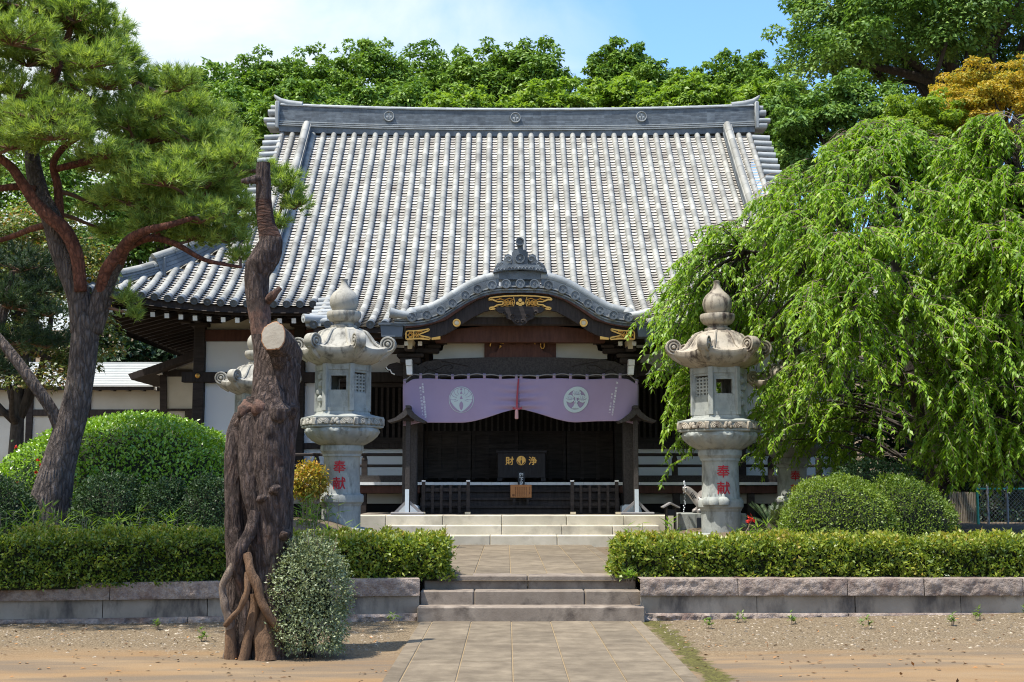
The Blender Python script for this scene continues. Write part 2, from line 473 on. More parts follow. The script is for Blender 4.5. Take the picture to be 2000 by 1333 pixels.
def dirt_material():
    m = bpy.data.materials.new('dry yard earth'); m.use_nodes = True
    t = m.node_tree; N = t.nodes; LK = t.links.new; b = N['Principled BSDF']
    b.inputs['Roughness'].default_value = 0.95; b.inputs['Specular IOR Level'].default_value = 0.15
    tcn = N.new('ShaderNodeTexCoord')
    def noise(sc, st=(1, 1, 1), det=8, rough=0.6):
        mpn = N.new('ShaderNodeMapping'); mpn.inputs['Scale'].default_value = st
        LK(tcn.outputs['Object'], mpn.inputs[0])
        n = N.new('ShaderNodeTexNoise'); n.inputs['Scale'].default_value = sc; n.inputs['Detail'].default_value = det
        n.inputs['Roughness'].default_value = rough
        LK(mpn.outputs[0], n.inputs['Vector']); return n
    def ramp(src, p0, c0, p1, c1):
        r = N.new('ShaderNodeValToRGB'); e = r.color_ramp.elements
        e[0].position, e[0].color = p0, (*c0, 1); e[1].position, e[1].color = p1, (*c1, 1)
        LK(src, r.inputs[0]); return r.outputs[0]
    def mix(f, a, c):
        x = N.new('ShaderNodeMixRGB'); LK(f, x.inputs[0]); LK(a, x.inputs[1])
        if isinstance(c, tuple): x.inputs[2].default_value = (*c, 1)
        else: LK(c, x.inputs[2])
        return x.outputs[0]
    base = ramp(noise(1.1, (0.5, 1.6, 1)).outputs[0], 0.35, (0.225, 0.138, 0.066), 0.68, (0.25, 0.178, 0.105))
    # worn grey-brown streaks
    base = mix(ramp(noise(0.9, (0.45, 2.2, 1)).outputs[0], 0.44, (0, 0, 0), 0.60, (1, 1, 1)), base, (0.155, 0.116, 0.078))
    # gravelly strip near the wall: world y
    sp = N.new('ShaderNodeSeparateXYZ'); LK(tcn.outputs['Object'], sp.inputs[0])
    wob = noise(0.7, (1, 1, 1), 5).outputs[0]
    ad = N.new('ShaderNodeMath'); ad.operation = 'MULTIPLY_ADD'; ad.inputs[1].default_value = 2.2
    LK(wob, ad.inputs[0]); LK(sp.outputs['Y'], ad.inputs[2])
    gm = N.new('ShaderNodeMapRange'); gm.inputs['From Min'].default_value = 12.2; gm.inputs['From Max'].default_value = 13.5
    LK(ad.outputs[0], gm.inputs['Value'])
    grit = ramp(noise(55, (1, 1, 1), 4, 0.7).outputs[0], 0.42, (0.085, 0.060, 0.034), 0.60, (0.245, 0.188, 0.118))
    base = mix(gm.outputs[0], base, grit)
    # moss beside the path
    ab = N.new('ShaderNodeMath'); ab.operation = 'SUBTRACT'; ab.inputs[1].default_value = 1.37
    LK(sp.outputs['X'], ab.inputs[0])
    ab2 = N.new('ShaderNodeMath'); ab2.operation = 'ABSOLUTE'; LK(ab.outputs[0], ab2.inputs[0])
    mo = N.new('ShaderNodeMath'); mo.operation = 'MULTIPLY_ADD'; mo.inputs[1].default_value = 0.55
    LK(noise(3, (1, 1, 1), 7, 0.7).outputs[0], mo.inputs[0]); LK(ab2.outputs[0], mo.inputs[2])
    mr = N.new('ShaderNodeMapRange'); mr.inputs['From Min'].default_value = 0.42; mr.inputs['From Max'].default_value = 0.36
    LK(mo.outputs[0], mr.inputs['Value'])
    mosscol = ramp(noise(40, (1, 1, 1), 5, 0.7).outputs[0], 0.4, (0.055, 0.045, 0.018), 0.62, (0.125, 0.118, 0.030))
    base = mix(mr.outputs[0], base, mosscol)
    # fine specks
    base = mix(ramp(noise(130, (1, 1, 1), 3, 0.7).outputs[0], 0.66, (0, 0, 0), 0.74, (0.7, 0.7, 0.7)), base, (0.42, 0.36, 0.28))
    LK(base, b.inputs['Base Color'])
    bn = N.new('ShaderNodeBump'); bn.inputs['Strength'].default_value = 0.7; bn.inputs['Distance'].default_value = 0.012
    LK(noise(45, (1, 1, 1), 8, 0.7).outputs[0], bn.inputs['Height']); LK(bn.outputs[0], b.inputs['Normal'])
    return m
M['dirt'] = dirt_material()

mb = MB()
xs = list(np.linspace(-11, 11, 150)); xs = [-400, -60, -20] + xs + [20, 60, 400]
ys = [-60, -10] + list(np.linspace(2, 15.2, 96)) + [20, 40, 80, 400]
mb.grid([[(x, y, (ground_z(x, y) if abs(x) < 12 and 1 < y < 15.3 else -0.02)) for x in xs] for y in ys])
tag(mb.build('ground', M['dirt'], smooth=True, ang=180), kind='structure')

mb = MB()
for side in (-1, 1):
    xs = [side * v for v in list(np.linspace(1.24, 11, 50)) + [16, 24, 40]]
    ys = list(np.linspace(14.62, 24, 46)) + [27, 30, 36, 42]
    if side < 0: rowf = lambda y: [(x, y - (0.155 * max(0, -x - 1.3) * (1 - sstep(14.6, 17, y)) if x > -12 else 0.155 * 9.7 * (1 - sstep(14.6, 17, y))), bed_z(x, y)) for x in xs]
    else: rowf = lambda y: [(x, y, bed_z(x, y)) for x in xs]
    mb.grid([rowf(y) for y in ys], flip=(side < 0))
mb.grid([[(x, y, 0.40) for x in (-1.24, 1.24)] for y in (14.9, 24)])
mb.grid([[(x, y, 0.72) for x in (-1.24, 1.24)] for y in (24, 42)])
tag(mb.build('garden_soil', M['soil'], smooth=True, ang=180), kind='structure')

# hill that carries the wood behind the hall
mb = MB()
mb.grid([[(x, y, 0.7 + 9.5 * sstep(40, 72, y) + 3 * sstep(6, 40, x) * sstep(36, 50, y)) for x in np.linspace(-90, 90, 25)] for y in (41.9, 46, 50, 55, 60, 66, 72, 90, 130, 200)])
tag(mb.build('hillside', M['soil'], smooth=True, ang=180), kind='structure')

def paving(name, x0, x1, y0, y1, z, rowlen, border, cols, seed):
    rnd = random.Random(seed)
    base = MB()
    base.span(x0 + 0.004, x1 - 0.004, y0 + 0.004, y1 - 0.004, z - 0.12, z - 0.008)
    o = tag(base.build(name, M['joint']), kind='structure')
    mb = MB()
    edges = [x0, x0 + border]
    w = (x1 - x0 - 2 * border) / cols
    for i in range(1, cols): edges.append(x0 + border + i * w + rnd.uniform(-0.008, 0.008))
    edges += [x1 - border, x1]
    for i in range(len(edges) - 1):
        y = y0; k = rnd.random() * rowlen if 0 < i < len(edges) - 2 else 0.5
        first = True
        while y < y1 - 0.01:
            l = rowlen * rnd.choice((0.8, 1.0, 1.25)) if not first else max(0.25, k)
            first = False
            ye = min(y + l, y1)
            if y1 - ye < 0.2: ye = y1
            g = 0.0045
            dz = rnd.uniform(-0.003, 0.003)
            mb.span(edges[i] + g, edges[i + 1] - g, y + g * 0.6, ye - g * 0.6, z - 0.10, z + dz, ch=0.006)
            y = ye
    mb.build('paving_slab', M['paving'], o)
    return o
paving('path', -1.22, 1.23, 1.0, 14.36, 0.0, 1.15, 0.14, 5, 3)
paving('terrace_path', -1.21, 1.22, 14.95, 22.58, 0.455, 1.5, 0.14, 5, 4)

# ------------------------------------------------------------------ stone steps
def step_course(mb, x0, x1, y0, y1, z0, z1, cuts, g=0.004, ch=0.012):
    e = [x0] + cuts + [x1]
    for a, b in zip(e[:-1], e[1:]):
        mb.span(a + (g if a != x0 else 0), b - (g if b != x1 else 0), y0, y1, z0, z1, ch=ch)
st = thing('stone_steps', 'three low grey stone steps at the end of the paved path', 'steps', (0, 14.4, 0))
for i, (x0, x1, cuts) in enumerate(((-1.25, 1.265, []), (-1.235, 1.25, [-0.63, 0.62]), (-1.215, 1.225, [-0.02]))):
    mb = MB()
    step_course(mb, x0, x1, 14.36 + 0.29 * i, 14.36 + 0.29 * i + (0.33 if i < 2 else 0.36), 0.152 * i - (0.03 if i == 0 else 0.02), 0.152 * (i + 1), cuts)
    mb.build('step', M['step_grey'], st)
pf = thing('stone_platform', 'pale cut stone platform with two steps under the temple porch', 'platform', (0, 23.5, 0.45))
mb = MB(); step_course(mb, -1.7, 1.75, 22.56, 22.98, 0.40, 0.615, [-0.55, 0.62]); mb.build('step', M['step_pale'], pf)
mb = MB(); step_course(mb, -2.42, 2.45, 22.97, 23.36, 0.40, 0.775, [-1.35, -0.35, 0.72, 1.62]); mb.build('step', M['step_pale'], pf)
mb = MB(); step_course(mb, -3.05, 2.78, 23.35, 23.75, 0.40, 0.945, [-2.45, -1.42, -0.35, 0.82, 1.86]); mb.build('edge_stone', M['step_pale'], pf)
mb = MB(); mb.span(-3.05, 2.78, 23.752, 27.2, 0.3, 0.940); mb.build('platform_floor', M['concrete'], pf)

# ------------------------------------------------------------------ retaining walls
def rough_blocks(mb, a, b, z0, z1, thick, lens, amp, seed, back=(0, 1, 0)):
    """row of hewn blocks along a->b, rough front face"""
    a, b = Vector(a), Vector(b); d = b - a; Ltot = d.length; d = d / Ltot
    nrm = Vector((d.y, -d.x, 0))
    if nrm.y > 0: nrm = -nrm
    rnd = random.Random(seed); s = 0
    while s < Ltot - 0.01:
        l = min(rnd.uniform(*lens), Ltot - s)
        if Ltot - s - l < 0.3: l = Ltot - s
        nx, nz = max(4, int(l / 0.022)), max(4, int((z1 - z0) / 0.02))
        rows = []
        off = rnd.uniform(-0.006, 0.006)
        for k in range(nz + 1):
            r = []
            for i in range(nx + 1):
                u, w = i / nx, k / nz
                p = a + d * (s + 0.004 + u * (l - 0.008)) + Vector((0, 0, z0 + w * (z1 - z0)))
                edge = min(u * (l / 0.05), (1 - u) * (l / 0.05), w * nz, (1 - w) * nz, 1)
                h = amp * (0.55 + mnoise.noise(p * 9) + 0.8 * mnoise.noise(p * 19) + 0.6 * mnoise.noise(p * 41)) * edge + off
                r.append(p + nrm * h)
            rows.append(r)
        t = rnd.random()
        mb.grid(rows, t, flip=(d.x < 0))
        # top and sides
        top = [rows[-1], [p - nrm * (thick) + Vector((0, 0, 0)) for p in [a + d * (s + 0.004 + i / nx * (l - 0.008)) + Vector((0, 0, z1)) for i in range(nx + 1)]]]
        mb.grid(top, t, flip=(d.x < 0))
        mb.grid([rows[0], [p - nrm * thick for p in rows[0]]], t, flip=(d.x > 0))
        s += l
def retaining(name, label, a, b, h, seed):
    w = thing(name, label, 'retaining wall', (a[0], a[1], 0))
    n = Vector((b[1] - a[1], -(b[0] - a[0]), 0)); n.normalize()
    if n.y > 0: n = -n
    mb = MB(); rough_blocks(mb, (a[0], a[1], 0), (b[0], b[1], 0), h - 0.185, h, 0.4, (0.85, 1.25), 0.013, seed)
    mb.build('cap_stone', M['rubble'], w, smooth=True, ang=70)
    mb = MB(); o = -n * 0.05
    rough_blocks(mb, (a[0] + o.x, a[1] + o.y, 0), (b[0] + o.x, b[1] + o.y, 0), -0.1, h - 0.186, 0.3, (1.0, 1.4), 0.003, seed + 1)
    mb.build('wall_stone', M['concrete'], w, smooth=True, ang=70)
    mb = MB(); o = n * 0.02
    rough_blocks(mb, (a[0] + o.x, a[1] + o.y, 0), (b[0] + o.x, b[1] + o.y, 0), -0.15, 0.065, 0.1, (2, 3), 0.03, seed + 2)
    mb.build('footing', M['rubble'], w, smooth=True, ang=70)
    return w
retaining('retaining_wall', 'low stone retaining wall with rough pinkish cap under the long right hedge', (1.23, 14.55), (14, 14.55), 0.445, 5)
retaining('retaining_wall', 'low stone retaining wall left of the steps, partly hidden by the dead trunk', (-1.23, 14.55), (-14, 12.57), 0.445, 15)
# ================================================================== temple hall
H = thing('temple_hall', 'dark timber temple hall with huge grey tiled roof and curved porch gable', 'temple', (0, 27.4, 0.7))
YR, YE, YK = 32.1, 25.5, 23.9            # ridge, main eave, porch eave
HW, GX, KX = 9.0, 6.12, 3.9              # half widths: eave corner, gable edge, porch roof
PITCHX, X0 = 0.2652, 0.09
_py = np.array([23.9, 25.5, 26.96, 29.3, 32.1]); _pz = np.array([4.50, 5.12, 5.97, 7.94, 10.55]); _pm = np.array([.34, .50, .70, .88, .95])
def zprof(y):
    y = min(max(y, _py[0]), _py[-1])
    i = min(len(_py) - 2, int(np.searchsorted(_py, y, side='right') - 1))
    h = _py[i + 1] - _py[i]; t = (y - _py[i]) / h
    return float((2*t**3-3*t*t+1)*_pz[i] + (t**3-2*t*t+t)*h*_pm[i] + (-2*t**3+3*t*t)*_pz[i+1] + (t**3-t*t)*h*_pm[i+1])
def lift(x, t):
    return 0.30 * sstep(4.6, 9.3, abs(x)) ** 1.6 * math.exp(-max(0, t) / 1.5)
def rpoint(side, x, y):
    """roof surface point; side 'f' front slope, 'l'/'r' hip slopes (x = eave-parallel coordinate, y = profile coordinate)"""
    if side == 'f': return Vector((x, y, zprof(y) + lift(x, y - YE)))
    sg = -1 if side == 'l' else 1
    t = y - YE                                           # distance from the eave
    return Vector((sg * (HW - t), x, zprof(y) + lift(HW - abs(x - YR) * 0 + 0, 9) + 0.30 * (sstep(4.6, 9.3, abs(x - YR) + 2.4) ** 1.6) * math.exp(-t / 1.5)))
def walk(y0, y1, step):
    """profile coordinates spaced evenly along the slope"""
    ys = np.linspace(y0, y1, max(3, int((y1 - y0) / 0.02))); zs = np.array([zprof(y) for y in ys])
    s = np.concatenate([[0], np.cumsum(np.hypot(np.diff(ys), np.diff(zs)))])
    n = max(1, int(round(s[-1] / step)))
    return [float(np.interp(k * s[-1] / n, s, ys)) for k in range(n + 1)]

roll = MB(); pan = roll; ends = roll
RR = 0.069
def add_roll(side, x, y0, y1):
    roll.cur = 0
    ys = walk(y0, y1, 0.30); K = 7
    jit = lambda yy: 0.007 * mnoise.noise(Vector((x * 3.7, yy * 1.3, 2.0)))
    for a, b in zip(ys[:-1], ys[1:]):
        p, q = rpoint(side, x + jit(a), a), rpoint(side, x + jit(b), b)
        d = (q - p).normalized()
        sx = Vector((1, 0, 0)) if side == 'f' else Vector((0, 1, 0))
        nn = sx.cross(d)
        if nn.z < 0: nn = -nn
        vs = []
        for pt, r in ((p - d * 0.012, RR * 1.03), (q, RR * 0.97)):
            for k in range(K):
                t = pi * k / (K - 1)
                vs.append(pt + sx * (cos(t) * r) + nn * (sin(t) * r))
        fs = [(k, k + 1, K + k + 1, K + k) for k in range(K - 1)]
        fs.append(tuple(range(K - 1, -1, -1)))
        roll.add(vs, fs)
    p, q = rpoint(side, x, ys[0]), rpoint(side, x, ys[0] + 0.05)
    d = (q - p).normalized()
    if y0 < YE + 0.01 and not (side == 'f' and abs(x) < PGX):
        c = p + Vector((0, 0, 0.0))
        ends.cur = 1
        ends.tube([c + d * 0.10, c - d * 0.05, c - d * 0.051, c - d * 0.036], [0.077, 0.079, 0.062, 0.060], 18)
        ends.tube([c - d * 0.030, c - d * 0.046], [0.030, 0.022], 12)
        ends.cur = 0
def add_pan(side, xa, xb, y0, y1):
    pan.cur = 2
    ys = walk(y0, y1, 0.128); K = 5
    for a, b in zip(ys[:-1], ys[1:]):
        vs = []
        for (yy, dz) in ((a + 0.022, -0.040), (a, -0.021), (b + 0.015, -0.052)):
            for k in range(K):
                u = k / (K - 1)
                p = rpoint(side, xa + (xb - xa) * u, yy)
                p.z += dz - 0.026 * (1 - (2 * u - 1) ** 2)
                vs.append(p)
        t = random.random()
        pan.add(vs, [q for k in range(K - 1) for q in ((k, k + 1, K + k + 1, K + k), (K + k, K + k + 1, 2 * K + k + 1, 2 * K + k))], t)
PGX = 2.2
def ystart(x): return 24.9 if abs(x) < PGX else YK if abs(x) <= KX else YE
def ytop(x): return YR - 0.1 if abs(x) <= GX else YE + (HW - abs(x))
n0 = int((HW - 0.1) / PITCHX) + 1
cols = [X0 + i * PITCHX for i in range(-n0, n0) if abs(X0 + i * PITCHX) < HW - 0.12]
for i, x in enumerate(cols):
    add_roll('f', x, ystart(x), ytop(x))
    xb = x + PITCHX
    if xb < HW:
        xm = (x + xb) / 2
        add_pan('f', x + 0.02, xb - 0.02, max(ystart(x), ystart(xb)), min(ytop(x), ytop(xb)) if min(ytop(x), ytop(xb)) - YE > 0.15 else YE + 0.15)
for side in 'lr':
    yy = YE + 0.22
    while yy < 2 * YR - YE - 0.2:
        tmax = min(2.86, yy - YE, 2 * YR - YE - yy)
        if tmax > 0.15:
            add_roll(side, yy, YE, YE + tmax)
            tm2 = min(2.86, yy + PITCHX - YE, 2 * YR - YE - yy - PITCHX)
            if min(tmax, tm2) > 0.12: add_pan(side, yy + 0.02, yy + PITCHX - 0.02, YE, YE + min(tmax, tm2))
        yy += PITCHX
RF = roll.build('roof', [M['tile'], M['tile_dark'], M['tile_pan']], H, smooth=True, ang=34)
# back slope, underside sheets, gable walls
mb = MB()
mb.grid([[(x, 2 * YR - y, zprof(y) - 0.02) for x in (-HW + max(0, y - YE) if y < 28.4 else -GX, HW - max(0, y - YE) if y < 28.4 else GX)] for y in (25.5, 26.2, 27, 27.8, 28.38)], flip=True)
mb.grid([[(x, 2 * YR - y, zprof(y) - 0.02) for x in (-GX, GX)] for y in (28.38, 29.3, 30.5, 31.3, 32.1)], flip=True)
mb.build('rear_roof_slope', M['tile'], RF)
mb = MB()
ul = [YE, 26.2, 27.0, 27.8, 28.3]
mb.grid([[(x, y, zprof(y) - 0.20 + lift(x, y - YE)) for x in np.linspace(-HW + 0.03 + (y - YE), HW - 0.03 - (y - YE), 41)] for y in ul])
for xa, xb in ((-KX, -PGX - 0.1), (PGX + 0.1, KX)): mb.grid([[(x, y, zprof(y) - 0.17) for x in np.linspace(xa, xb, 9)] for y in (YK, 24.6, 25.2, 25.7)])
for side, sg in (('l', -1), ('r', 1)):
    mb.grid([[rpoint(side, x, y) - Vector((0, 0, 0.20)) for x in np.linspace(YE + 0.05 + (y - YE), 2 * YR - YE - 0.05 - (y - YE), 31)] for y in (YE, 26.2, 27, 27.8)])
mb.build('soffit', M['wood'], RF)
mb = MB()
for sg in (-1, 1):
    poly = [(YR - 4.0, 6.9)] + [(YR - 4.0 + 4 * k / 8, zprof(YR - 4.0 + 4 * k / 8) - 0.25) for k in range(9)] + [(YR + 4.0 - 4 * k / 8, zprof(YR - 4.0 + 4 * k / 8) - 0.25) for k in range(9)] + [(YR + 4, 6.9)]
    pts = []
    for p in poly:
        if not pts or (Vector(p) - Vector(pts[-1])).length > 0.02: pts.append(p)
    mb.prism(pts, lambda u, v: Vector((sg * 5.72, u, v)), lambda u, v: Vector((sg * 5.60, u, v)))
fix_normals(mb.build('gable_wall', M['wood'], H))
# eave fascia
mb = MB()
def strip(xs, yf, zt, zb, thick=0.06):
    a = [Vector((x, yf, zt(x))) for x in xs]; b = [Vector((x, yf, zb(x))) for x in xs]
    c = [Vector((x, yf + thick, zb(x))) for x in xs]; d = [Vector((x, yf + thick, zt(x))) for x in xs]
    mb.grid([a, b]); mb.grid([b, c]); mb.grid([d, a])
zf = lambda x: zprof(YE) + lift(x, 0)
for xs in (np.linspace(-HW, -KX + 0.02, 20), np.linspace(KX - 0.02, HW, 20)):
    mb = MB()
    strip(xs, YE + 0.05, lambda x: zf(x) - 0.07, lambda x: zf(x) - 0.17)
    strip(xs, YE + 0.16, lambda x: zf(x) - 0.165, lambda x: zf(x) - 0.225, 0.1)
    strip(xs, YE + 0.75, lambda x: zf(x) - 0.13, lambda x: zf(x) - 0.20, 0.12)
    mb.build('eave_board', M['wood_h'], RF)
zk = zprof(YK)
for xa, xb in ((-KX, -PGX - 0.1), (PGX + 0.1, KX)):
    mb = MB()
    strip(np.linspace(xa, xb, 5), YK + 0.05, lambda x: zk - 0.07, lambda x: zk - 0.16)
    strip(np.linspace(xa, xb, 5), YK + 0.16, lambda x: zk - 0.155, lambda x: zk - 0.24, 0.1)
    mb.build('eave_board', M['wood_h'], RF)
for side, sg in (('l', -1), ('r', 1)):
    ys = np.linspace(YE, 2 * YR - YE, 24)
    mb = MB()
    mb.grid([[rpoint(side, y, YE) + Vector((-sg * 0.05, 0, -0.07)) for y in ys], [rpoint(side, y, YE) + Vector((-sg * 0.1, 0, -0.27)) for y in ys]])
    mb.build('eave_board', M['wood_h'], RF)
# rafters: every one a part, white painted end
def rafter(x, y0, y1, zo, w, h, tipmat, name):
    mb = MB()
    a = Vector((x, y0, zprof(y0) + zo + lift(x, y0 - YE))); b = Vector((x, y1, zprof(y1) + zo + lift(x, y1 - YE)))
    if name == 'flying_rafter': b.z = a.z + (y1 - y0) * 0.22
    else: b.z = a.z + (y1 - y0) * 0.30
    mb.bar(a, b, w, h)
    o = mb.build(name, M['wood'], RF)
    e = MB(); e.bar(a + (a - b).normalized() * 0.012, a + (b - a).normalized() * 0.004, w + 0.004, h + 0.004)
    e.build('painted_end', tipmat, o)
x = -HW + 0.42
while x < HW - 0.3:
    if abs(x) > KX - 0.1:
        rafter(x, YE + 0.24, 26.9, -0.445, 0.085, 0.095, M['white_paint'], 'flying_rafter')
        if abs(x) < HW - 0.9: rafter(x - 0.08, YE + 0.80, 27.6, -0.60, 0.075, 0.085, M['cream_paint'], 'rafter')
    x += 0.286
# main ridge
def ridge_lift(x): return 0.13 * (abs(x) / 6.1) ** 2.2
mb = MB(); mcap = mb
zb0 = P(1010, 262, YR).z; zt0 = P(1010, 215, YR).z
n = 61
xs = np.linspace(-6.08, 6.08, n)
def course(mbx, z0, z1, hw, tint=None, seg=True, cap=0):
    mbx.cur = cap
    for i in range(0, n - 1, 1):
        a, b = xs[i], xs[i + 1]
        if not seg: t = tint
        else: t = random.random()
        la, lb = ridge_lift(a), ridge_lift(b)
        vs = [(a, YR - hw, z0 + la), (b, YR - hw, z0 + lb), (b, YR + hw, z0 + lb), (a, YR + hw, z0 + la),
              (a, YR - hw, z1 + la), (b, YR - hw, z1 + lb), (b, YR + hw, z1 + lb), (a, YR + hw, z1 + la)]
        mbx.add(vs, [(0, 1, 5, 4), (4, 5, 6, 7), (2, 3, 7, 6), (0, 3, 2, 1)], t)
hb = zt0 - zb0
course(mb, zb0 - 0.12, zb0 + 0.01, 0.20)
for k in range(3):
    z = zb0 + 0.01 + k * 0.05
    course(mb, z, z + 0.022, 0.20)
    course(mcap, z + 0.022, z + 0.047, 0.245 - 0.012 * k, cap=1)
z = zb0 + 0.16; top = zt0 - 0.06; k = 0
while z < top - 0.02:
    course(mb, z, z + 0.030, 0.185 - 0.0025 * k); course(mb, z + 0.030, z + 0.034, 0.172 - 0.0025 * k)
    z += 0.034; k += 1
course(mcap, z, z + 0.03, 0.19, cap=1)
for i in range(n - 1):
    a, b = Vector((xs[i], YR, z + 0.03 + ridge_lift(xs[i]))), Vector((xs[i + 1], YR, z + 0.03 + ridge_lift(xs[i + 1])))
    mcap.tube([a, b], [0.085, 0.08], 12)
rg = mb.build('ridge', [M['tile_dark'], M['tile_mid']], H, smooth=True, ang=35)
# ridge crests
def crest(mbx, c, r, yf):
    mbx.lathe([(r, 0), (r * 1.0, 0.05), (r * 0.93, 0.07), (r * 0.84, 0.065), (r * 0.80, 0.03), (0.001, 0.03)], (0, 0, 0), 28)
    for (u, v, rr) in ((0, 0.38, 0.30), (-0.34, -0.12, 0.28), (0.34, -0.12, 0.28)):
        b = len(mbx.v)
        mbx.lathe([(r * rr, 0.03), (r * rr * 0.8, 0.052), (r * 0.02, 0.058)], (u * r, v * r, 0), 14)
    for dx in (-0.09, 0.09):
        mbx.bar((dx * r, 0.2 * r, 0.04), (dx * 2.2 * r, -0.62 * r, 0.04), r * 0.11, 0.03, up=(0, 0, 1))
    m = Matrix(((1, 0, 0), (0, 0, -1), (0, 1, 0)))        # local z -> -y
    mbx.v = [tuple(m @ Vector(v) + Vector((c[0], yf, c[2]))) for v in mbx.v]
for px in (760, 1007, 1253):
    p = P(px, 231, YR - 0.19)
    mb = MB(); crest(mb, (p.x, 0, zb0 + 0.16 + (top - zb0 - 0.16) * 0.5 + ridge_lift(p.x)), 0.135, YR - 0.175)
    mb.build('ridge_crest', M['tile_mid'], H, smooth=True, ang=40)
# ridge-end ornaments with upturned horn
for sg in (-1, 1):
    mb = MB(); zo = zb0 + ridge_lift(6.1)
    xe = sg * 6.08
    mb.box((xe + sg * 0.05, YR, zo + 0.30), (0.10, 0.62, 0.70), ch=0.02)
    for (dz, w, r, xo) in ((0.50, 0.34, 0.07, 0.10), (0.36, 0.42, 0.085, 0.16), (0.16, 0.5, 0.06, 0.26), (0.03, 0.46, 0.075, 0.18)):
        mb.cyl((xe + sg * 0.02, YR - w / 2, zo + dz), (xe + sg * (0.12 + xo), YR - w / 2, zo + dz), r, n=14)
        mb.cyl((xe + sg * 0.02, YR + w / 2, zo + dz), (xe + sg * (0.12 + xo), YR + w / 2, zo + dz), r, n=14)
        mb.box((xe + sg * (0.06 + xo / 2), YR, zo + dz - 0.02), (0.12 + xo, w, r * 1.5), ch=0.01)
    horn = [Vector((xe - sg * 0.55, YR, zo + 0.62)), Vector((xe - sg * 0.2, YR, zo + 0.67)), Vector((xe + sg * 0.02, YR, zo + 0.74)), Vector((xe + sg * 0.13, YR, zo + 0.83)), Vector((xe + sg * 0.18, YR, zo + 0.89))]
    mb.tube(horn, [0.09, 0.085, 0.07, 0.045, 0.02], 10)
    mb.build('ridge_end_ornament', M['tile_mid'], H, smooth=True, ang=40)
# descending ridges, verge tiles, hip ridges
def ridge_run(pts, w, h, name, capr, endtile=True, m2=None):
    mb = MB(); cp = MB()
    for i in range(len(pts) - 1):
        a, b = pts[i], pts[i + 1]
        d = (b - a).normalized(); sx = d.cross(Vector((0, 0, 1))).normalized(); up = sx.cross(d)
        for k in range(4):
            mb.bar(a + up * (h * (k + 0.5) / 4), b + up * (h * (k + 0.5) / 4), w - 0.012 * (k % 2) * 2, h / 4 - 0.006, up=up)
        for s in (-1, 1):
            cp.bar(a + up * (h - 0.01) + sx * s * (w * 0.42), b + up * (h - 0.01) + sx * s * (w * 0.42), w * 0.25, 0.03, up=up)
        cp.tube([a + up * (h + 0.01), b + up * (h + 0.01)], [capr, capr * 0.96], 12)
    a = pts[0]; d = (pts[0] - pts[1]).normalized()
    if endtile:
        c = a + Vector((0, 0, h * 0.6))
        mb.box(c + d * 0.03 - Vector((0, 0, h * 0.15)), (w * 1.5 if abs(d.y) > 0.5 else 0.1, 0.1 if abs(d.y) > 0.5 else w * 1.5, h * 1.25), ch=0.02)
        cp.tube([c, c + d * 0.16, c + d * 0.16, c + d * 0.145], [capr * 1.0, capr * 1.05, capr * 0.8, capr * 0.75], 16)
        cp.tube([c + Vector((0, 0, h * 0.45)), c + d * 0.1 + Vector((0, 0, h * 0.5))], [capr * 1.0, capr], 14)
    o = mb.build(name, M['tile_dark'], H)
    cp.build('cap_tiles', m2 or M['tile'], o, smooth=True, ang=40)
for sg in (-1, 1):
    ys = np.linspace(26.95, 31.95, 16)
    ridge_run([Vector((sg * (5.35 + 0.01 * (31.9 - y) * 0), y, zprof(y) + 0.02)) for y in ys], 0.19, 0.27 if sg < 0 else 0.27, 'descending_ridge', 0.085)
    pts = [Vector((sg * (HW - t), YE + t, zprof(YE + t) + lift(HW - t, t) - 0.02)) for t in np.linspace(1.35, 2.95, 6)]
    ridge_run(pts, 0.24, 0.34, 'hip_ridge', 0.09)
    pts = [Vector((sg * (HW - t), YE + t, zprof(YE + t) + lift(HW - t, t) - 0.02)) for t in np.linspace(-0.05, 1.4, 6)]
    ridge_run(pts, 0.2, 0.2, 'corner_hip_ridge', 0.08)
    mb = MB()
    for y in walk(28.3, 31.8, 0.30):
        z = zprof(y)
        mb.tube([Vector((sg * 5.98, y, z + 0.02)), Vector((sg * 6.42, y - 0.02, z - 0.01))], [0.075, 0.08], 14)
        mb.box((sg * 6.18, y + 0.1, z - 0.03), (0.42, 0.26, 0.03))
    mb.build('verge_tiles', M['tile_mid'], RF, smooth=True, ang=40)
    mb = MB()
    bz = [Vector((sg * 6.2, y, zprof(y) - 0.22)) for y in np.linspace(27.6, 32.1, 12)]
    for a, b in zip(bz[:-1], bz[1:]): mb.bar(a, b, 0.1, 0.3)
    mb.build('gable_board', M['wood'], H)
    # porch roof verge: stepped short rolls and a corner tile
    mb = MB()
    for y in np.linspace(YK + 0.1, YE + 0.1, 7):
        z = zprof(y)
        mb.tube([Vector((sg * (KX - 0.25), y, z + 0.03)), Vector((sg * (KX + 0.16), y, z + 0.0))], [0.07, 0.075], 14)
        mb.box((sg * (KX + 0.0), y, z - 0.05), (0.28, 0.2, 0.05))
    cz = zprof(YK)
    mb.tube([Vector((sg * (KX - 0.3), YK + 0.25, cz + 0.12)), Vector((sg * (KX + 0.18), YK - 0.08, cz + 0.10))], [0.07, 0.085], 16)
    mb.tube([Vector((sg * (KX + 0.17), YK - 0.075, cz + 0.10)), Vector((sg * (KX + 0.195), YK - 0.09, cz + 0.10))], [0.05, 0.02], 12)
    mb.lathe([(0.02, 0), (0.075, 0.03), (0.085, 0.1), (0.06, 0.17), (0.02, 0.21)], (sg * (KX - 0.34), YK + 0.25, cz + 0.14), 16)
    mb.build('porch_verge_tiles', M['tile_mid'], RF, smooth=True, ang=40)
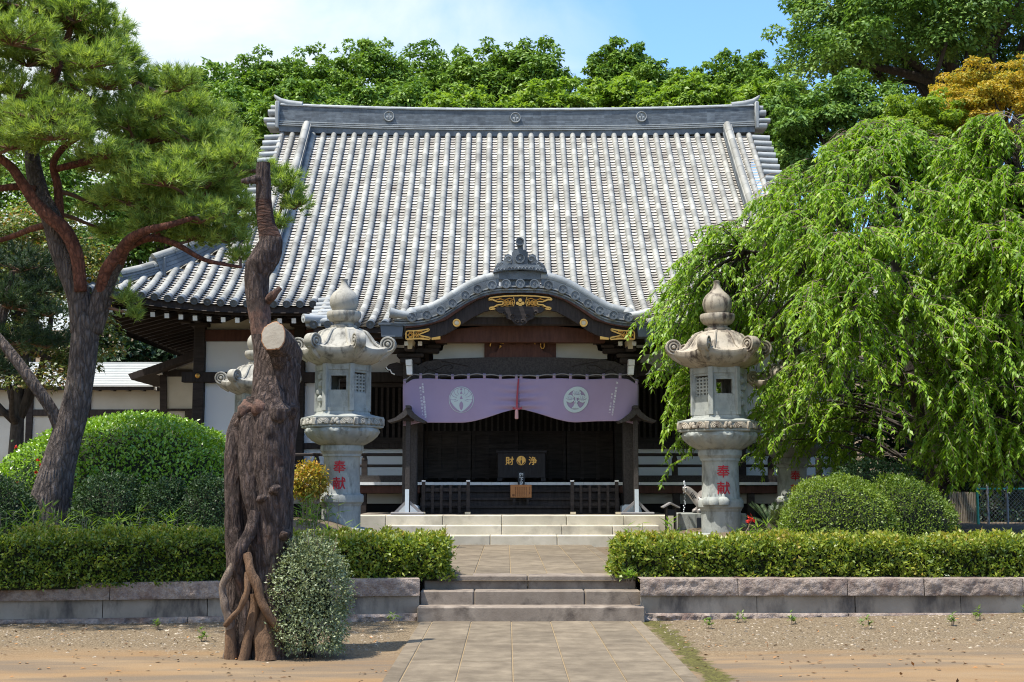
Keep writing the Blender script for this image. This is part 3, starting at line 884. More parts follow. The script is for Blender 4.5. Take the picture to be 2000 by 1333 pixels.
# ================================================================== porch gable (curved)
YF = 23.55
def pxp(Y, dy=0.0):
    return lambda u, v: P(u, v, Y) + Vector((0, dy, 0))
def slab(mb, poly, Y, t, tint=None):
    return mb.prism(poly, pxp(Y), pxp(Y, t), tint)
_hx = np.array([0, 27.5, 55, 83, 107, 132, 155, 182, 211, 232, 250]) ; _hy = np.array([555, 555.3, 557, 564.8, 577, 593, 608.5, 617, 620.5, 621, 620])
CX = P(1016, 600, YF).x
_HX = np.array([P(1016 + d, 600, YF).x - CX for d in _hx]); _HZ = np.array([P(1016, y, YF).z for y in _hy])
def hcurve(x): return float(np.interp(abs(x - CX), _HX, _HZ))
fine = np.linspace(-2.34, 2.34, 79)
def hsm(x):
    return sum(hcurve(x + d) for d in (-0.12, -0.06, 0, 0.06, 0.12)) / 5
mb = MB()
ysx = [YF + 0.02, YF + 0.6, YF + 1.3, YF + 2.0, YF + 2.7]
top = [[Vector((CX + x, y + 0.05, hsm(CX + x) - 0.05)) for x in fine] for y in ysx]
bot = [[p - Vector((0, 0, 0.08)) for p in r] for r in top]
mb.grid(top); mb.grid(bot, flip=True); mb.grid([top[0], bot[0]], flip=True)
PG = mb.build('porch_gable_roof', M['tile_mid'], H, smooth=True, ang=40)
mb = MB(); en = mb; fl = MB()
for dx in (0, 27.5, 55, 83, 107, 132, 155, 182, 211):
    for sg in ((-1, 1) if dx else (1,)):
        p = P(1016 + sg * dx, float(np.interp(dx, _hx, _hy)), YF)
        x = p.x; z = hsm(x) if dx < 200 else p.z
        mb.tube([(x, YF - 0.04, z), (x, YF + 0.75, z)], [0.086, 0.078], 18)
        mb.cur = 1
        en.tube([(x, YF - 0.03, z), (x, YF - 0.062, z), (x, YF - 0.063, z), (x, YF - 0.050, z)], [0.0875, 0.0875, 0.070, 0.068], 20)
        en.tube([(x, YF - 0.045, z), (x, YF - 0.058, z)], [0.03, 0.02], 12)
        mb.cur = 0
db = MB()
for a, b in zip(fine[:-1], fine[1:]):                       # drip tiles between the rolls
    za, zb = hsm(CX + a), hsm(CX + b)
    for k in range(2):
        o = 0.035 + 0.052 * k; y = YF + 0.005 + 0.012 * k
        fl.add([(CX + a, y, za - o), (CX + b, y, zb - o), (CX + b, y, zb - o - 0.022), (CX + a, y, za - o - 0.022),
                (CX + a, y + 0.1, za - o + 0.004), (CX + b, y + 0.1, zb - o + 0.004)], [(0, 3, 2, 1), (0, 1, 5, 4)])
    db.add([(CX + a, YF + 0.045, za - 0.02), (CX + b, YF + 0.045, zb - 0.02), (CX + b, YF + 0.045, zb - 0.155), (CX + a, YF + 0.045, za - 0.155)], [(0, 3, 2, 1)])
db.build('gable_edge_board', M['tile_dark'], PG)
mb.build('gable_tile_rolls', [M['tile_mid'], M['tile_dark']], PG, smooth=True, ang=40)
fl.build('drip_tiles', M['tile_mid'], PG)
# raised edge ridge that follows the curve
for sg in (-1, 1):
    mb = MB(); cp = MB()
    xs_ = [CX + sg * v for v in np.linspace(0.40, 1.98, 14)]
    off = lambda x: 0.20 - 0.05 * sstep(1.3, 2.0, abs(x - CX))
    pts = [Vector((x, YF + 0.26, hsm(x) + off(x))) for x in xs_]
    for i, (a, b) in enumerate(zip(pts[:-1], pts[1:])):
        cp.tube([a - (b - a) * 0.03, b], [0.088, 0.080], 14)
        for k in range(2):
            mb.bar(a - Vector((0, 0, 0.10 + 0.07 * k)), b - Vector((0, 0, 0.10 + 0.07 * k)), 0.17 + 0.02 * k, 0.066)
    e = pts[-1] + Vector((sg * 0.05, -0.02, -0.03))
    cp.lathe([(0.02, -0.10), (0.09, -0.06), (0.115, 0.0), (0.09, 0.06), (0.02, 0.10)], e, 16)
    # flared corner roll beyond the knob
    q = [Vector((CX + sg * 2.0, YF + 0.02, hsm(CX + 2.0 * sg) + 0.03)), Vector((CX + sg * 2.2, YF - 0.02, hsm(CX + 2.2 * sg) + 0.05)), Vector((CX + sg * 2.42, YF - 0.06, hsm(CX + 2.3 * sg) + 0.08))]
    cp.tube(q + [q[-1] + Vector((-sg * 0.02, 0, 0))], [0.065, 0.075, 0.098, 0.07], 16)
    o = mb.build('gable_edge_ridge', M['tile_dark'], PG)
    cp.build('edge_cap_tiles', M['tile_mid'], PG, smooth=True, ang=40)
# crowning ornament
mb = MB()
Yo = YF + 0.10
def mir(poly, c=1016): return [(2 * c - u, v) for u, v in poly][::-1]
slab(mb, [(967, 546), (973, 530), (1059, 530), (1066, 546)], Yo + 0.10, 0.35)
slab(mb, [(963, 532), (966, 524), (985, 518), (1016, 516), (1047, 518), (1066, 524), (1069, 532), (1047, 528), (1016, 526), (985, 528)], Yo - 0.02, 0.42)
cl = [(967, 522), (972, 514), (979, 512), (984, 508), (986, 499), (992, 496), (999, 499), (1001, 506), (1001, 518), (985, 519)]
slab(mb, cl, Yo + 0.04, 0.14); slab(mb, mir(cl), Yo + 0.04, 0.14)
slab(mb, [(1000, 517), (1000, 494), (1005, 488), (1026, 488), (1031, 494), (1031, 517)], Yo, 0.2)
slab(mb, [(1010, 489), (1011, 478), (1021, 478), (1022, 489)], Yo + 0.05, 0.1)
for (u, v, r) in ((1015.5, 505, 0.095), ):
    c = P(u, v, Yo)
    mb.tube([c, c - Vector((0, 0.03, 0)), c - Vector((0, 0.03, 0)), c - Vector((0, 0.01, 0))], [r, r, r * 0.75, r * 0.7], 20)
    mb.tube([c, c - Vector((0, 0.03, 0))], [r * 0.35, r * 0.2], 12)
for sg in (-1, 1):
    c = P(1016 + sg * 22, 507, Yo)
    sp_ = [c + Vector((sg * cos(t) * (0.07 - 0.008 * t), -0.0, sin(t) * (0.07 - 0.008 * t))) for t in np.linspace(0, 6.0, 20)]
    mb.tube(sp_, 0.016, 6)
    c = P(1016 + sg * 36, 517, Yo)
    sp_ = [c + Vector((sg * cos(t) * (0.05 - 0.006 * t), -0.0, sin(t) * (0.05 - 0.006 * t))) for t in np.linspace(0, 6.0, 16)]
    mb.tube(sp_, 0.013, 6)
for i in range(14):
    u0 = 969 + i * 6.9
    c = [P(u0 + k * 1.2, 527.5 - (4 if 2 < i < 11 else 1.5) * 1 + 2 * sin(k * 1.2), Yo - 0.03) for k in range(6)]
    mb.tube(c, 0.008, 5)
c = P(1015.5, 474, Yo + 0.05)
mb.tube([c + Vector((0, 0.12, 0)), c - Vector((0, 0.12, 0)), c - Vector((0, 0.12, 0)), c - Vector((0, 0.09, 0))], [0.072, 0.08, 0.058, 0.055], 18)
fix_normals(mb.build('gable_crown_ornament', M['tile_dark'], PG, smooth=True, ang=35))
mb = MB(); mb.span(CX - 0.2, CX + 0.2, Yo + 0.2, YF + 3.0, hsm(CX) - 0.02, hsm(CX) + 0.2); mb.cyl((CX, Yo + 0.3, hsm(CX) + 0.22), (CX, YF + 3.0, hsm(CX) + 0.22), 0.08)
mb.build('gable_top_ridge', M['tile_dark'], PG)
# bargeboard
upper = [(792, 636), (815, 634), (840, 629), (870, 620), (900, 599), (930, 581), (960, 571), (990, 567.5), (1016, 567)]
lower = [(1016, 606), (990, 605), (965, 605), (945, 609), (922, 621), (900, 635), (885, 645), (870, 653), (845, 662), (792, 663)]
poly = upper + mir(upper)[1:] + mir(lower)[:-1] + lower[1:]
poly = upper + [(2 * 1016 - u, v) for u, v in upper[::-1]][1:] + [(2 * 1016 - u, v) for u, v in lower[::-1]] + lower[1:]
mb = MB(); slab(mb, poly, YF + 0.13, 0.11)
fix_normals(mb.build('bargeboard', M['wood_h'], H))
mb = MB()                                              # moulding along the top of the board
up2 = upper + [(2 * 1016 - u, v) for u, v in upper[::-1]][1:]
for (a, b) in zip(up2[:-1], up2[1:]):
    mb.bar(P(a[0], a[1] + 2, YF + 0.10), P(b[0], b[1] + 2, YF + 0.10), 0.10, 0.07)
mb.build('bargeboard_moulding', M['wood_red'], H)
# hanging pendant under the apex
pend = [(966, 604), (975, 611), (986, 612), (990, 622), (1000, 626), (1006, 633), (1016, 636)]
mb = MB(); slab(mb, pend + [(2 * 1016 - u, v) for u, v in pend[::-1]][1:] + [(1060, 600), (1016, 598), (972, 600)], YF + 0.08, 0.09)
for sg in (-1, 1):
    for (u, v, r) in ((14, 618, .05), (30, 612, .045), (5, 628, .04)):
        c = P(1016 + sg * u, v, YF + 0.07)
        mb.tube([c + Vector((sg * cos(t) * r * (1 - t / 9), 0, sin(t) * r * (1 - t / 9))) for t in np.linspace(0, 6, 14)], 0.012, 6)
fix_normals(mb.build('gable_pendant', M['wood'], H))
# gilt fittings: openwork plates
def openwork(mbx, outline, Y, rails, r=0.011):
    n_ = len(outline)
    for i in range(n_):
        a, b = outline[i], outline[(i + 1) % n_]
        mbx.bar(P(*a, Y), P(*b, Y), 0.024, 0.03, up=(0, 1, 0))
    for line in rails:
        mbx.tube([P(u, v, Y) for u, v in line], r, 6)
half = [(1016, 578), (985, 579), (957, 582.5), (954, 586), (962, 586), (972, 590), (981, 589.5), (983, 592), (981, 595.5), (972, 596), (965, 600), (956, 601.5), (957, 605), (975, 603), (1000, 601), (1010, 604), (1016, 608)]
mb = MB()
Yg = YF + 0.11
out_ = half + [(2 * 1016 - u, v) for u, v in half[::-1]][1:-1]
rails = []
for sg in (-1, 1):
    f = lambda u, v, sg=sg: (1016 + sg * (1016 - u), v)
    rails += [[f(1016 - 14 - k, 592 + 5 * sin(k * 0.5)) for k in range(0, 20, 2)], [f(1016 - 14 - k, 592 - 5 * sin(k * 0.5)) for k in range(0, 20, 2)],
              [f(975, 583), f(985, 587), f(995, 583), f(1003, 586)], [f(975, 602), f(985, 597), f(995, 600), f(1003, 598)],
              [f(960, 584), f(968, 587), f(978, 584)], [f(960, 603), f(968, 599), f(978, 602)], [f(983, 592), f(1003, 592)], [f(1003, 581), f(1005, 590), f(1003, 599)],
              [f(986, 590), f(992, 588.5), f(999, 591.5)], [f(986, 594), f(992, 595.5), f(999, 592.5)]]
openwork(mb, out_, Yg, rails)
for (u, v, r) in ((1016, 587, 0.038), (1011, 593, 0.035), (1021, 593, 0.035)):
    c = P(u, v, Yg); mb.tube([c + Vector((0, 0.01, 0)), c - Vector((0, 0.015, 0))], [r, r * 0.9], 16)
slab(mb, [(1014.5, 592), (1017.5, 592), (1020, 600), (1012, 600)], Yg - 0.01, 0.02)
mb.build('gilt_fitting', M['gold'], H)
for sg in (-1, 1):
    mb = MB()
    f = (lambda u, v: (u, v)) if sg < 0 else (lambda u, v: (2 * 1016 - u, v))
    ol = [f(*q) for q in ((793, 650), (796, 647), (815, 646.5), (827, 645), (838, 643), (838, 646), (828, 650), (820, 653), (820, 656), (830, 658), (840, 660), (839, 663.5), (820, 662), (793, 663))]
    rl = [[f(796, 655), f(803, 650), f(812, 655), f(819, 654)], [f(796, 655), f(803, 660), f(812, 655)], [f(815, 649), f(825, 648)], [f(815, 661), f(828, 660)],
          [f(799, 649), f(806, 655), f(799, 661)], [f(808, 648), f(808, 662)], [f(812, 650), f(818, 658)], [f(812, 660), f(818, 652)]]
    openwork(mb, ol, YF + 0.11, rl, 0.013)
    mb.build('gilt_fitting', M['gold'], H)
    c = P(1016 + sg * 124, 631, YF + 0.10)
    mb = MB(); mb.tube([c + Vector((0, 0.05, 0)), c - Vector((0, 0.02, 0)), c - Vector((0, 0.02, 0)), c + Vector((0, 0.0, 0))], [0.074, 0.074, 0.052, 0.05], 22)
    o = mb.build('gilt_boss', M['gold'], H, smooth=True, ang=40)
    mb = MB(); mb.tube([c + Vector((0, 0.03, 0)), c - Vector((0, 0.006, 0)), c - Vector((0, 0.009, 0))], [0.040, 0.040, 0.03], 16); mb.build('boss_centre', M['cream_paint'], o)
    mb = MB(); slab(mb, [f(843, 660), f(860, 657), f(860, 663), f(843, 664)], YF + 0.12, 0.05); fix_normals(mb.build('gilt_tip', M['gold'], H))
    # rain hopper
    mb = MB()
    slab(mb, [f(742.5, 634), (f(788, 634)), f(785, 658), f(745, 658)], 23.62, 0.34)
    slab(mb, [f(739, 630.5), f(791, 630.5), f(791, 634.5), f(739, 634.5)], 23.58, 0.42)
    slab(mb, [f(756, 658), f(772, 658), f(770, 676), f(757, 676)], 23.72, 0.14)
    fix_normals(mb.build('rain_hopper', M['metal_blue'], H))
# layers under the arch
YP = 24.72
mb = MB()
arch = [(905, 622), (922, 616), (945, 604), (975, 598), (1016, 597)]
slab(mb, arch + [(2 * 1016 - u, v) for u, v in arch[::-1]][1:], YF + 0.55, 0.06); fix_normals(mb.build('plaster_panel', M['plaster_old'], H))
mb = MB(); slab(mb, [(862, 620), (1170, 620), (1170, 634), (862, 634)], YF + 0.45, 0.25); fix_normals(mb.build('tie_beam', M['wood_h'], H))
mb = MB(); cu = [(850, 668), (850, 652), (900, 642), (960, 636), (1016, 634)]
cu2 = cu + [(2 * 1016 - u, v) for u, v in cu[::-1]][1:]
slab(mb, cu2, YF + 0.75, 0.3); fix_normals(mb.build('curved_beam', M['wood_red'], H))
for sg in (-1, 1):
    f = (lambda u, v: (u, v)) if sg < 0 else (lambda u, v: (2 * 1016 - u, v))
    mb = MB(); slab(mb, [f(*q) for q in ((846, 692), (852, 687), (864, 685), (866, 676), (872, 671), (878, 667), (886, 664), (948, 664), (948, 702), (846, 702))], YP + 0.02, 0.05)
    fix_normals(mb.build('plaster_panel', M['plaster_old'], H))
    mb = MB(); mb.tube([P(*f(873, 670), YP - 0.15), P(*f(880, 666), YP - 0.15), P(*f(885, 664), YP - 0.15), P(*f(889, 659), YP - 0.15)], 0.014, 6)
    mb.build('painted_carving_edge', M['cream_paint'], H)
mb = MB(); slab(mb, [(838, 600), (1194, 600), (1194, 745), (838, 745)], YP + 0.30, 0.06); fix_normals(mb.build('dark_backing', M['dark_void'], H))  # dark sheet standing for the shade behind the arch
# carved frog-leg strut
mb = MB()
slab(mb, [(946, 700), (946, 660), (1086, 660), (1086, 700)], YP - 0.04, 0.10)
fl_ = [(950, 699), (958, 690), (970, 688), (977, 674), (990, 670), (1003, 674), (1016, 669)]
slab(mb, fl_ + [(2 * 1016 - u, v) for u, v in fl_[::-1]][1:], YP - 0.14, 0.1)
fix_normals(mb.build('carved_strut', M['wood_red'], H))
mb = MB(); g = MB()
for pts in ([(971, 659), (976, 663), (983, 667), (988, 668.5)], [(1043, 668), (1050, 664), (1056, 661), (1060, 660)], ):
    mb.tube([P(u, v, YP - 0.16) for u, v in pts], 0.013, 6)
for pts in ([(1056, 671), (1056, 677), (1058, 681), (1061, 681), (1063, 677), (1063, 671)], [(1053, 669), (1059, 666), (1067, 669)], [(977, 675), (976, 680), (979, 676)], [(977, 670), (984, 670.5)],
            [(961, 663), (960, 668), (958, 672), (957, 677)], [(1044, 669), (1045, 673)], [(1060, 660), (1067, 664)]):
    g.tube([P(u, v, YP - 0.16) for u, v in pts], 0.012, 6)
mb.build('painted_carving_edge', M['cream_paint'], H); g.build('gilt_carving', M['gold'], H)
# big rainbow beam
kb = [(812, 716), (830, 707), (870, 701), (940, 698.5), (1016, 698)]
kb2 = kb + [(2 * 1016 - u, v) for u, v in kb[::-1]][1:] + [(1220, 740), (1150, 736), (1016, 735), (880, 736), (812, 740)]
mb = MB(); slab(mb, kb2, YP - 0.16, 0.28); fix_normals(mb.build('rainbow_beam', M['wood_grey'], H))
mb = MB()
for sg in (-1, 1):
    f = (lambda u, v: (u, v)) if sg < 0 else (lambda u, v: (2 * 1016 - u, v))
    for q in ([(828, 716), (836, 722), (846, 724), (858, 720), (868, 714), (880, 713), (886, 717), (880, 721)], [(828, 728), (840, 722), (852, 728), (866, 730), (882, 728)], [(862, 706), (880, 709), (900, 713), (915, 716)]):
        mb.tube([P(*f(*w), YP - 0.165) for w in q], 0.008, 5)
mb.build('beam_scroll_carving', M['wood'], H)
mb = MB(); mb.span(-2.4, 2.4, YP - 0.1, YP + 0.1, P(0, 668, YP).z, P(0, 655, YP).z); mb.build('eave_purlin', M['wood_h'], H)
# porch posts with brackets
for sg in (-1, 1):
    px = 1016 + sg * 215
    f = (lambda u, v: (u, v)) if sg < 0 else (lambda u, v: (2 * 1016 - u, v))
    X = P(px, 900, YP).x
    mb = MB(); mb.span(X - 0.14, X + 0.14, YP - 0.14, YP + 0.14, 0.945, P(0, 700, YP).z, ch=0.02)
    po = mb.build('porch_post', M['wood_grey'], H)
    mb = MB()
    slab(mb, [f(u, v) for u, v in ((778, 1001), (781, 991), (786, 986), (811, 986), (817, 990), (818, 1001))], YP - 0.19, 0.36)
    fix_normals(mb.build('metal_shoe', M['shoe'], po))
    mb = MB()
    zc = lambda v: P(0, v, YP).z
    mb.span(X - 0.20, X + 0.20, YP - 0.2, YP + 0.2, zc(712), zc(700), ch=0.02)
    mb.span(X - 0.26, X + 0.26, YP - 0.22, YP + 0.22, zc(700), zc(692), ch=0.02)
    mb.span(X - 0.52, X + 0.55, YP - 0.09, YP + 0.09, zc(691), zc(680), ch=0.02)
    mb.span(X - 0.09, X + 0.09, YP - 0.55, YP + 0.5, zc(690), zc(680), ch=0.02)
    for dx in (-0.42, 0, 0.45):
        mb.span(X + dx - 0.13, X + dx + 0.13, YP - 0.14, YP + 0.14, zc(680), zc(673), ch=0.02)
    mb.span(X - 0.7, X + 0.7, YP - 0.08, YP + 0.08, zc(673), zc(664))
    mb.span(X - 0.10, X + 0.10, YP - 0.02, 27.3, zc(730), zc(708))
    mb.build('bracket', M['wood'], H)
    mb = MB()
    for u in (793.5, 820.5):
        c = P(*f(u, 671.5), YP - 0.62); mb.box(c, (0.075, 0.06, 0.075))
    mb.build('painted_bracket_end', M['white_paint'], H)
    mb = MB()
    for u in (793.5, 820.5):
        c = P(*f(u, 671.5), YP - 0.3); mb.box(c, (0.07, 0.56, 0.07))
    mb.build('bracket_arm', M['wood'], H)
    mb = MB(); slab(mb, [f(u, v) for u, v in ((795, 664), (808, 664), (806, 672), (804.5, 681), (796, 681))], YP - 0.63, 0.5); fix_normals(mb.build('painted_bracket_nose', M['cream_paint'], H))
    mb = MB()
    slab(mb, [f(u, v) for u, v in ((792, 703), (804, 702), (804, 714), (792.5, 714))], YP - 0.42, 0.3)
    slab(mb, [f(u, v) for u, v in ((793, 715), (804.5, 715), (805, 732), (794.5, 732))], YP - 0.38, 0.26)
    fix_normals(mb.build('painted_beam_nose', M['white_paint'], H))
    mb = MB()
    slab(mb, [f(u, v) for u, v in ((790, 735), (790, 712), (775, 708), (760, 712), (752, 720), (759, 726), (768, 733))], YP - 0.08, 0.16)
    fix_normals(mb.build('carved_beam_nose', M['wood'], H))
    mb = MB(); mb.tube([P(*f(u, v), YP - 0.10) for u, v in ((754, 718), (758, 723), (762, 723), (765, 729), (771, 732))], 0.012, 6)
    mb.build('painted_carving_edge', M['white_paint'], H)

# ================================================================== hall front wall
YW = 27.4
zw = lambda v, Y=YW: P(1000, v, Y).z
xw = lambda u, Y=YW: P(u, 800, Y).x
ZV = 1.545                                               # veranda floor
def hall_box(name, m, x0, x1, z0, z1, y0, y1, par=H):
    mb = MB(); mb.span(x0, x1, y0, y1, z0, z1, ch=0.008); return mb.build(name, m, par)
XC, XM, XI = xw(388), xw(584), -2.15
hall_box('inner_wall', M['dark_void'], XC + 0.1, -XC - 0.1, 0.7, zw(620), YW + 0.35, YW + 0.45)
for sg in (-1, 1):
    for X in (XC, XM, XI):
        hall_box('post', M['wood'], sg * X - 0.115, sg * X + 0.115, 0.75, zw(615), YW - 0.115, YW + 0.115)
    def fl(name, m, xa, xb, va, vb, ya, yb):
        a, b = sorted((sg * xa, sg * xb)); return hall_box(name, m, a, b, zw(vb), zw(va), ya, yb)
    i1, i2 = XC + 0.115, XI - 0.115
    fl('plaster_panel', M['plaster_old'], i1, i2, 615, 645, YW + 0.04, YW + 0.1)
    fl('tie_beam', M['wood_red'], XC - 0.02, i2, 645, 667, YW - 0.07, YW + 0.09)
    fl('plaster_panel', M['plaster'], i1, XM - 0.115, 667, 728, YW + 0.03, YW + 0.1)
    fl('plaster_panel', M['plaster'], XM + 0.115, i2, 667, 728, YW + 0.03, YW + 0.1)
    fl('rail_beam', M['wood_h'], XC - 0.35, i2 + 0.1, 728.5, 748, YW - 0.15, YW + 0.12)
    fl('plaster_panel', M['plaster'], i1, XM - 0.115, 748, 866, YW + 0.03, YW + 0.1)
    fl('plaster_panel', M['plaster'], XM + 0.115, xw(637), 748, 866, YW + 0.03, YW + 0.1)
    fl('sill_beam', M['wood_h'], i1, i2, 866, 877, YW - 0.06, YW + 0.1)
    fl('plaster_panel', M['plaster'], i1, XM - 0.115, 877, 931, YW + 0.03, YW + 0.1)
    fl('plaster_panel', M['plaster'], XM + 0.115, i2, 877, 931, YW + 0.03, YW + 0.1)
    fl('ground_sill', M['wood_h'], XC - 0.1, i2, 931, 946, YW - 0.12, YW + 0.1)
    for v in (667, 728):
        pass
    # lattice window: frame, bars, dark behind
    wx0, wx1 = xw(640), i2
    a, b = sorted((sg * wx0, sg * wx1))
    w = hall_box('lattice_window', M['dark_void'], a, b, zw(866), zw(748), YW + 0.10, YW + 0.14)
    mb = MB()
    for t in np.linspace(a + 0.05, b - 0.05, 15): mb.span(t - 0.028, t + 0.028, YW - 0.01, YW + 0.06, zw(866) + 0.0, zw(748))
    mb.build('lattice_bars', M['wood'], w)
    mb = MB(); mb.span(a, b, YW - 0.04, YW + 0.08, zw(757), zw(748.5)); mb.span(a, b, YW - 0.04, YW + 0.08, zw(865.5), zw(855)); mb.span(a, a + 0.08, YW - 0.04, YW + 0.08, zw(855), zw(757)); mb.span(b - 0.08, b, YW - 0.04, YW + 0.08, zw(855), zw(757))
    mb.build('window_frame', M['wood'], w)
    for X in (XC, XM):
        c = Vector((sg * X, YW - 0.155, zw(736)))
        mb = MB(); mb.tube([c + Vector((0, 0.02, 0)), c - Vector((0, 0.03, 0)), c - Vector((0, 0.05, 0))], [0.055, 0.05, 0.02], 12); mb.build('gilt_nail_cover', M['gold'], H, smooth=True)
    # side wall
    s = sg * (XC)
    mb = MB(); mb.span(s - 0.05, s + 0.05, YW + 0.12, 37, 0.7, zw(615)); mb.build('side_wall', M['plaster'], H)
    for y in (30.5, 33.6, 36.9):
        hall_box('post', M['wood'], s - 0.11, s + 0.11, 0.7, zw(615), y - 0.11, y + 0.11)
    hall_box('side_beam', M['wood'], s - 0.09, s + 0.09, zw(667), zw(645), YW + 0.12, 36.7)
    # eave purlin on brackets
    for X in (XC, XM):
        mb = MB(); x = sg * X
        mb.span(x - 0.2, x + 0.2, YW - 0.2, YW + 0.2, zw(640), zw(632), ch=0.02); mb.span(x - 0.45, x + 0.45, YW - 0.08, YW + 0.08, zw(632), zw(625), ch=0.02); mb.span(x - 0.08, x + 0.08, YW - 0.7, YW, zw(634), zw(626), ch=0.02)
        mb.build('bracket', M['wood'], H)
    for k in range(22):
        y = 26.3 + k * 0.42
        mb = MB(); a = Vector((sg * 8.72, y, zprof(YE + 0.28) - 0.33)); b = Vector((sg * 6.9, y, zprof(YE + 0.28) + 0.16)); mb.bar(a, b, 0.075, 0.085)
        mb.build('side_rafter', M['wood'], RF)
hall_box('rear_wall', M['plaster'], XC, -XC, 0.7, zw(615), 36.95, 37.05)
hall_box('ceiling_board', M['wood'], XC, -XC, zw(612), zw(610), YW - 0.1, 37)
# doors in the middle bay
for k in range(4):
    x0 = -2.03 + k * 1.015; x1 = x0 + 1.005
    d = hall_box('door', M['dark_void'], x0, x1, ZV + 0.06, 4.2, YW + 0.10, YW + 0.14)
    mb = MB()
    for t in np.linspace(x0 + 0.06, x1 - 0.06, 8): mb.span(t - 0.022, t + 0.022, YW + 0.06, YW + 0.1, zw(842), 4.1)
    mb.build('lattice_bars', M['wood_grey'], d)
    mb = MB()
    for va, vb in ((842, 850), (868, 875), (893, 899), (918, 934)): mb.span(x0, x1, YW + 0.05, YW + 0.11, zw(vb), zw(va))
    for t in (x0 + 0.04, (2 * x0 + x1) / 3, (x0 + 2 * x1) / 3, x1 - 0.04): mb.span(t - 0.035, t + 0.035, YW + 0.045, YW + 0.11, ZV + 0.06, zw(842))
    mb.build('door_rails', M['wood'], d)
    mb = MB()
    for va, vb in ((850, 868), (875, 893), (899, 918)):
        mb.span(x0 + 0.03, x1 - 0.03, YW + 0.08, YW + 0.12, zw(vb), zw(va))
    mb.build('door_panels', M['wood'], d)
hall_box('lintel', M['wood_h'], -2.03, 2.03, 4.1, 4.5, YW - 0.08, YW + 0.12)
# veranda
YV = 25.8
zv = lambda v: P(1000, v, YV).z
V = MB()
x = -8.0
while x < 8.0:
    V.span(x + 0.003, x + 0.177, YV + 0.1, YW - 0.1, ZV - 0.05, ZV); x += 0.18
vo = V.build('veranda', M['wood_grey'], H)
mb = MB(); rnd = random.Random(2); x = -8.0
while x < 8.0:
    w = rnd.uniform(0.16, 0.2); mb.span(x + 0.0015, x + w - 0.0015, YV - 0.005, YV + 0.10, ZV - 0.055, ZV + 0.002); x += w
mb.build('painted_board_ends', M['white_paint'], vo)
hall_box('veranda_beam', M['wood_red'], -8, -2.0, zv(964), zv(949.5), YV + 0.06, YV + 0.22)
hall_box('veranda_beam', M['wood_red'], 2.0, 8, zv(964), zv(949.5), YV + 0.06, YV + 0.22)
hall_box('veranda_beam', M['wood_h'], -1.99, 1.99, zv(964), zv(949.5), YV + 0.06, YV + 0.22)
for sg in (-1, 1):
    a, b = sorted((sg * 2.05, sg * 7.9)); hall_box('plinth_panel', M['plaster_old'], a, b, zv(985), zv(964.5), YV + 0.5, YV + 0.56)
    for X in (2.1, 3.15, 4.65, 6.2, 7.7): hall_box('veranda_strut', M['wood'], sg * X - 0.07, sg * X + 0.07, 0.72, zv(964.5), YV + 0.08, YV + 0.22)
    hall_box('under_floor_dark', M['dark_void'], a, b, 0.72, zv(985), YV + 0.6, YV + 0.64)  # dark sheet in place of the shade under the veranda
    rl = bpy.data.objects.new('railing', None); COL.objects.link(rl); rl.parent = H; rl.location = Vector((sg * 5, YV + 0.15, ZV)) - H.location
    yr = YV + 0.15
    zr = lambda v: P(1000, v, yr).z
    a, b = sorted((sg * 2.25, sg * 7.95))
    for (va, vb, th) in ((885.5, 891.5, 0.06), (907.5, 913, 0.06)):
        mb = MB(); mb.span(a, b, yr - th / 2, yr + th / 2, zr(vb), zr(va), ch=0.015); mb.build('rail', M['wood'], rl)
    mb = MB(); mb.span(a, b, yr - 0.06, yr + 0.06, zr(942.5), zr(929)); mb.build('rail', M['wood_grey'], rl)
    for X in (3.13, 4.1, 5.07, 6.04, 7.0, 7.9):
        x = sg * X; mb = MB()
        mb.span(x - 0.055, x + 0.055, yr - 0.05, yr + 0.05, ZV, zr(898))
        mb.lathe([(0.06, 0), (0.045, 0.04), (0.04, 0.07), (0.065, 0.11), (0.085, 0.125)], (x, yr, zr(898)), 12)
        mb.build('railing_post', M['wood'], rl)
# wooden stair in the middle
mb = MB()
for k in range(3):
    z = 0.945 + (k + 1) * 0.15
    mb.span(-1.95, 1.95, YV - 0.92 + 0.3 * k, YV - 0.58 + 0.3 * k, z - 0.05, z, ch=0.006); mb.span(-1.95, 1.95, YV - 0.88 + 0.3 * k, YV - 0.85 + 0.3 * k, z - 0.15, z - 0.05)
mb.build('wooden_stair', M['wood_h'], H)

# ------------------------------------------------------------------ side corridor on the left
CR = thing('corridor_building', 'low white walled corridor with ribbed pale roof beyond the round bush', 'outbuilding', (-10.5, 32, 0.7))
zz = lambda v, Y: P(1000, v, Y).z
xr = P(312, 735, 32.4).x
mb = MB(); N_ = 13
za, zb2 = zz(755, 31.8), zz(712, 33.6)
for k in range(N_):
    t0, t1 = k / N_, (k + 1) / N_
    y0, y1 = 31.8 + 1.8 * t0, 31.8 + 1.8 * t1; z0, z1 = za + (zb2 - za) * t0, za + (zb2 - za) * t1
    for (xa, xb) in ((-17, -14), (-14, -11.4), (-11.4, xr)):
        mb.add([(xa, y0, z0 + 0.028), (xb, y0, z0 + 0.028), (xb, y1, z1 + 0.004), (xa, y1, z1 + 0.004), (xa, y0, z0 - 0.01), (xb, y0, z0 - 0.01)], [(0, 1, 2, 3), (4, 5, 1, 0)])
mb.span(-17, xr, 33.55, 33.75, zb2 - 0.05, zb2 + 0.05)
mb.add([(-17, 33.7, zb2), (xr, 33.7, zb2), (xr, 35.5, za), (-17, 35.5, za)], [(0, 1, 2, 3)])
mb.build('roof', M['zinc'], CR)
def cbox(name, m, x0, x1, z0, z1, y0, y1):
    mb = MB(); mb.span(x0, x1, y0, y1, z0, z1, ch=0.006); return mb.build(name, m, CR)
Yc = 32.2
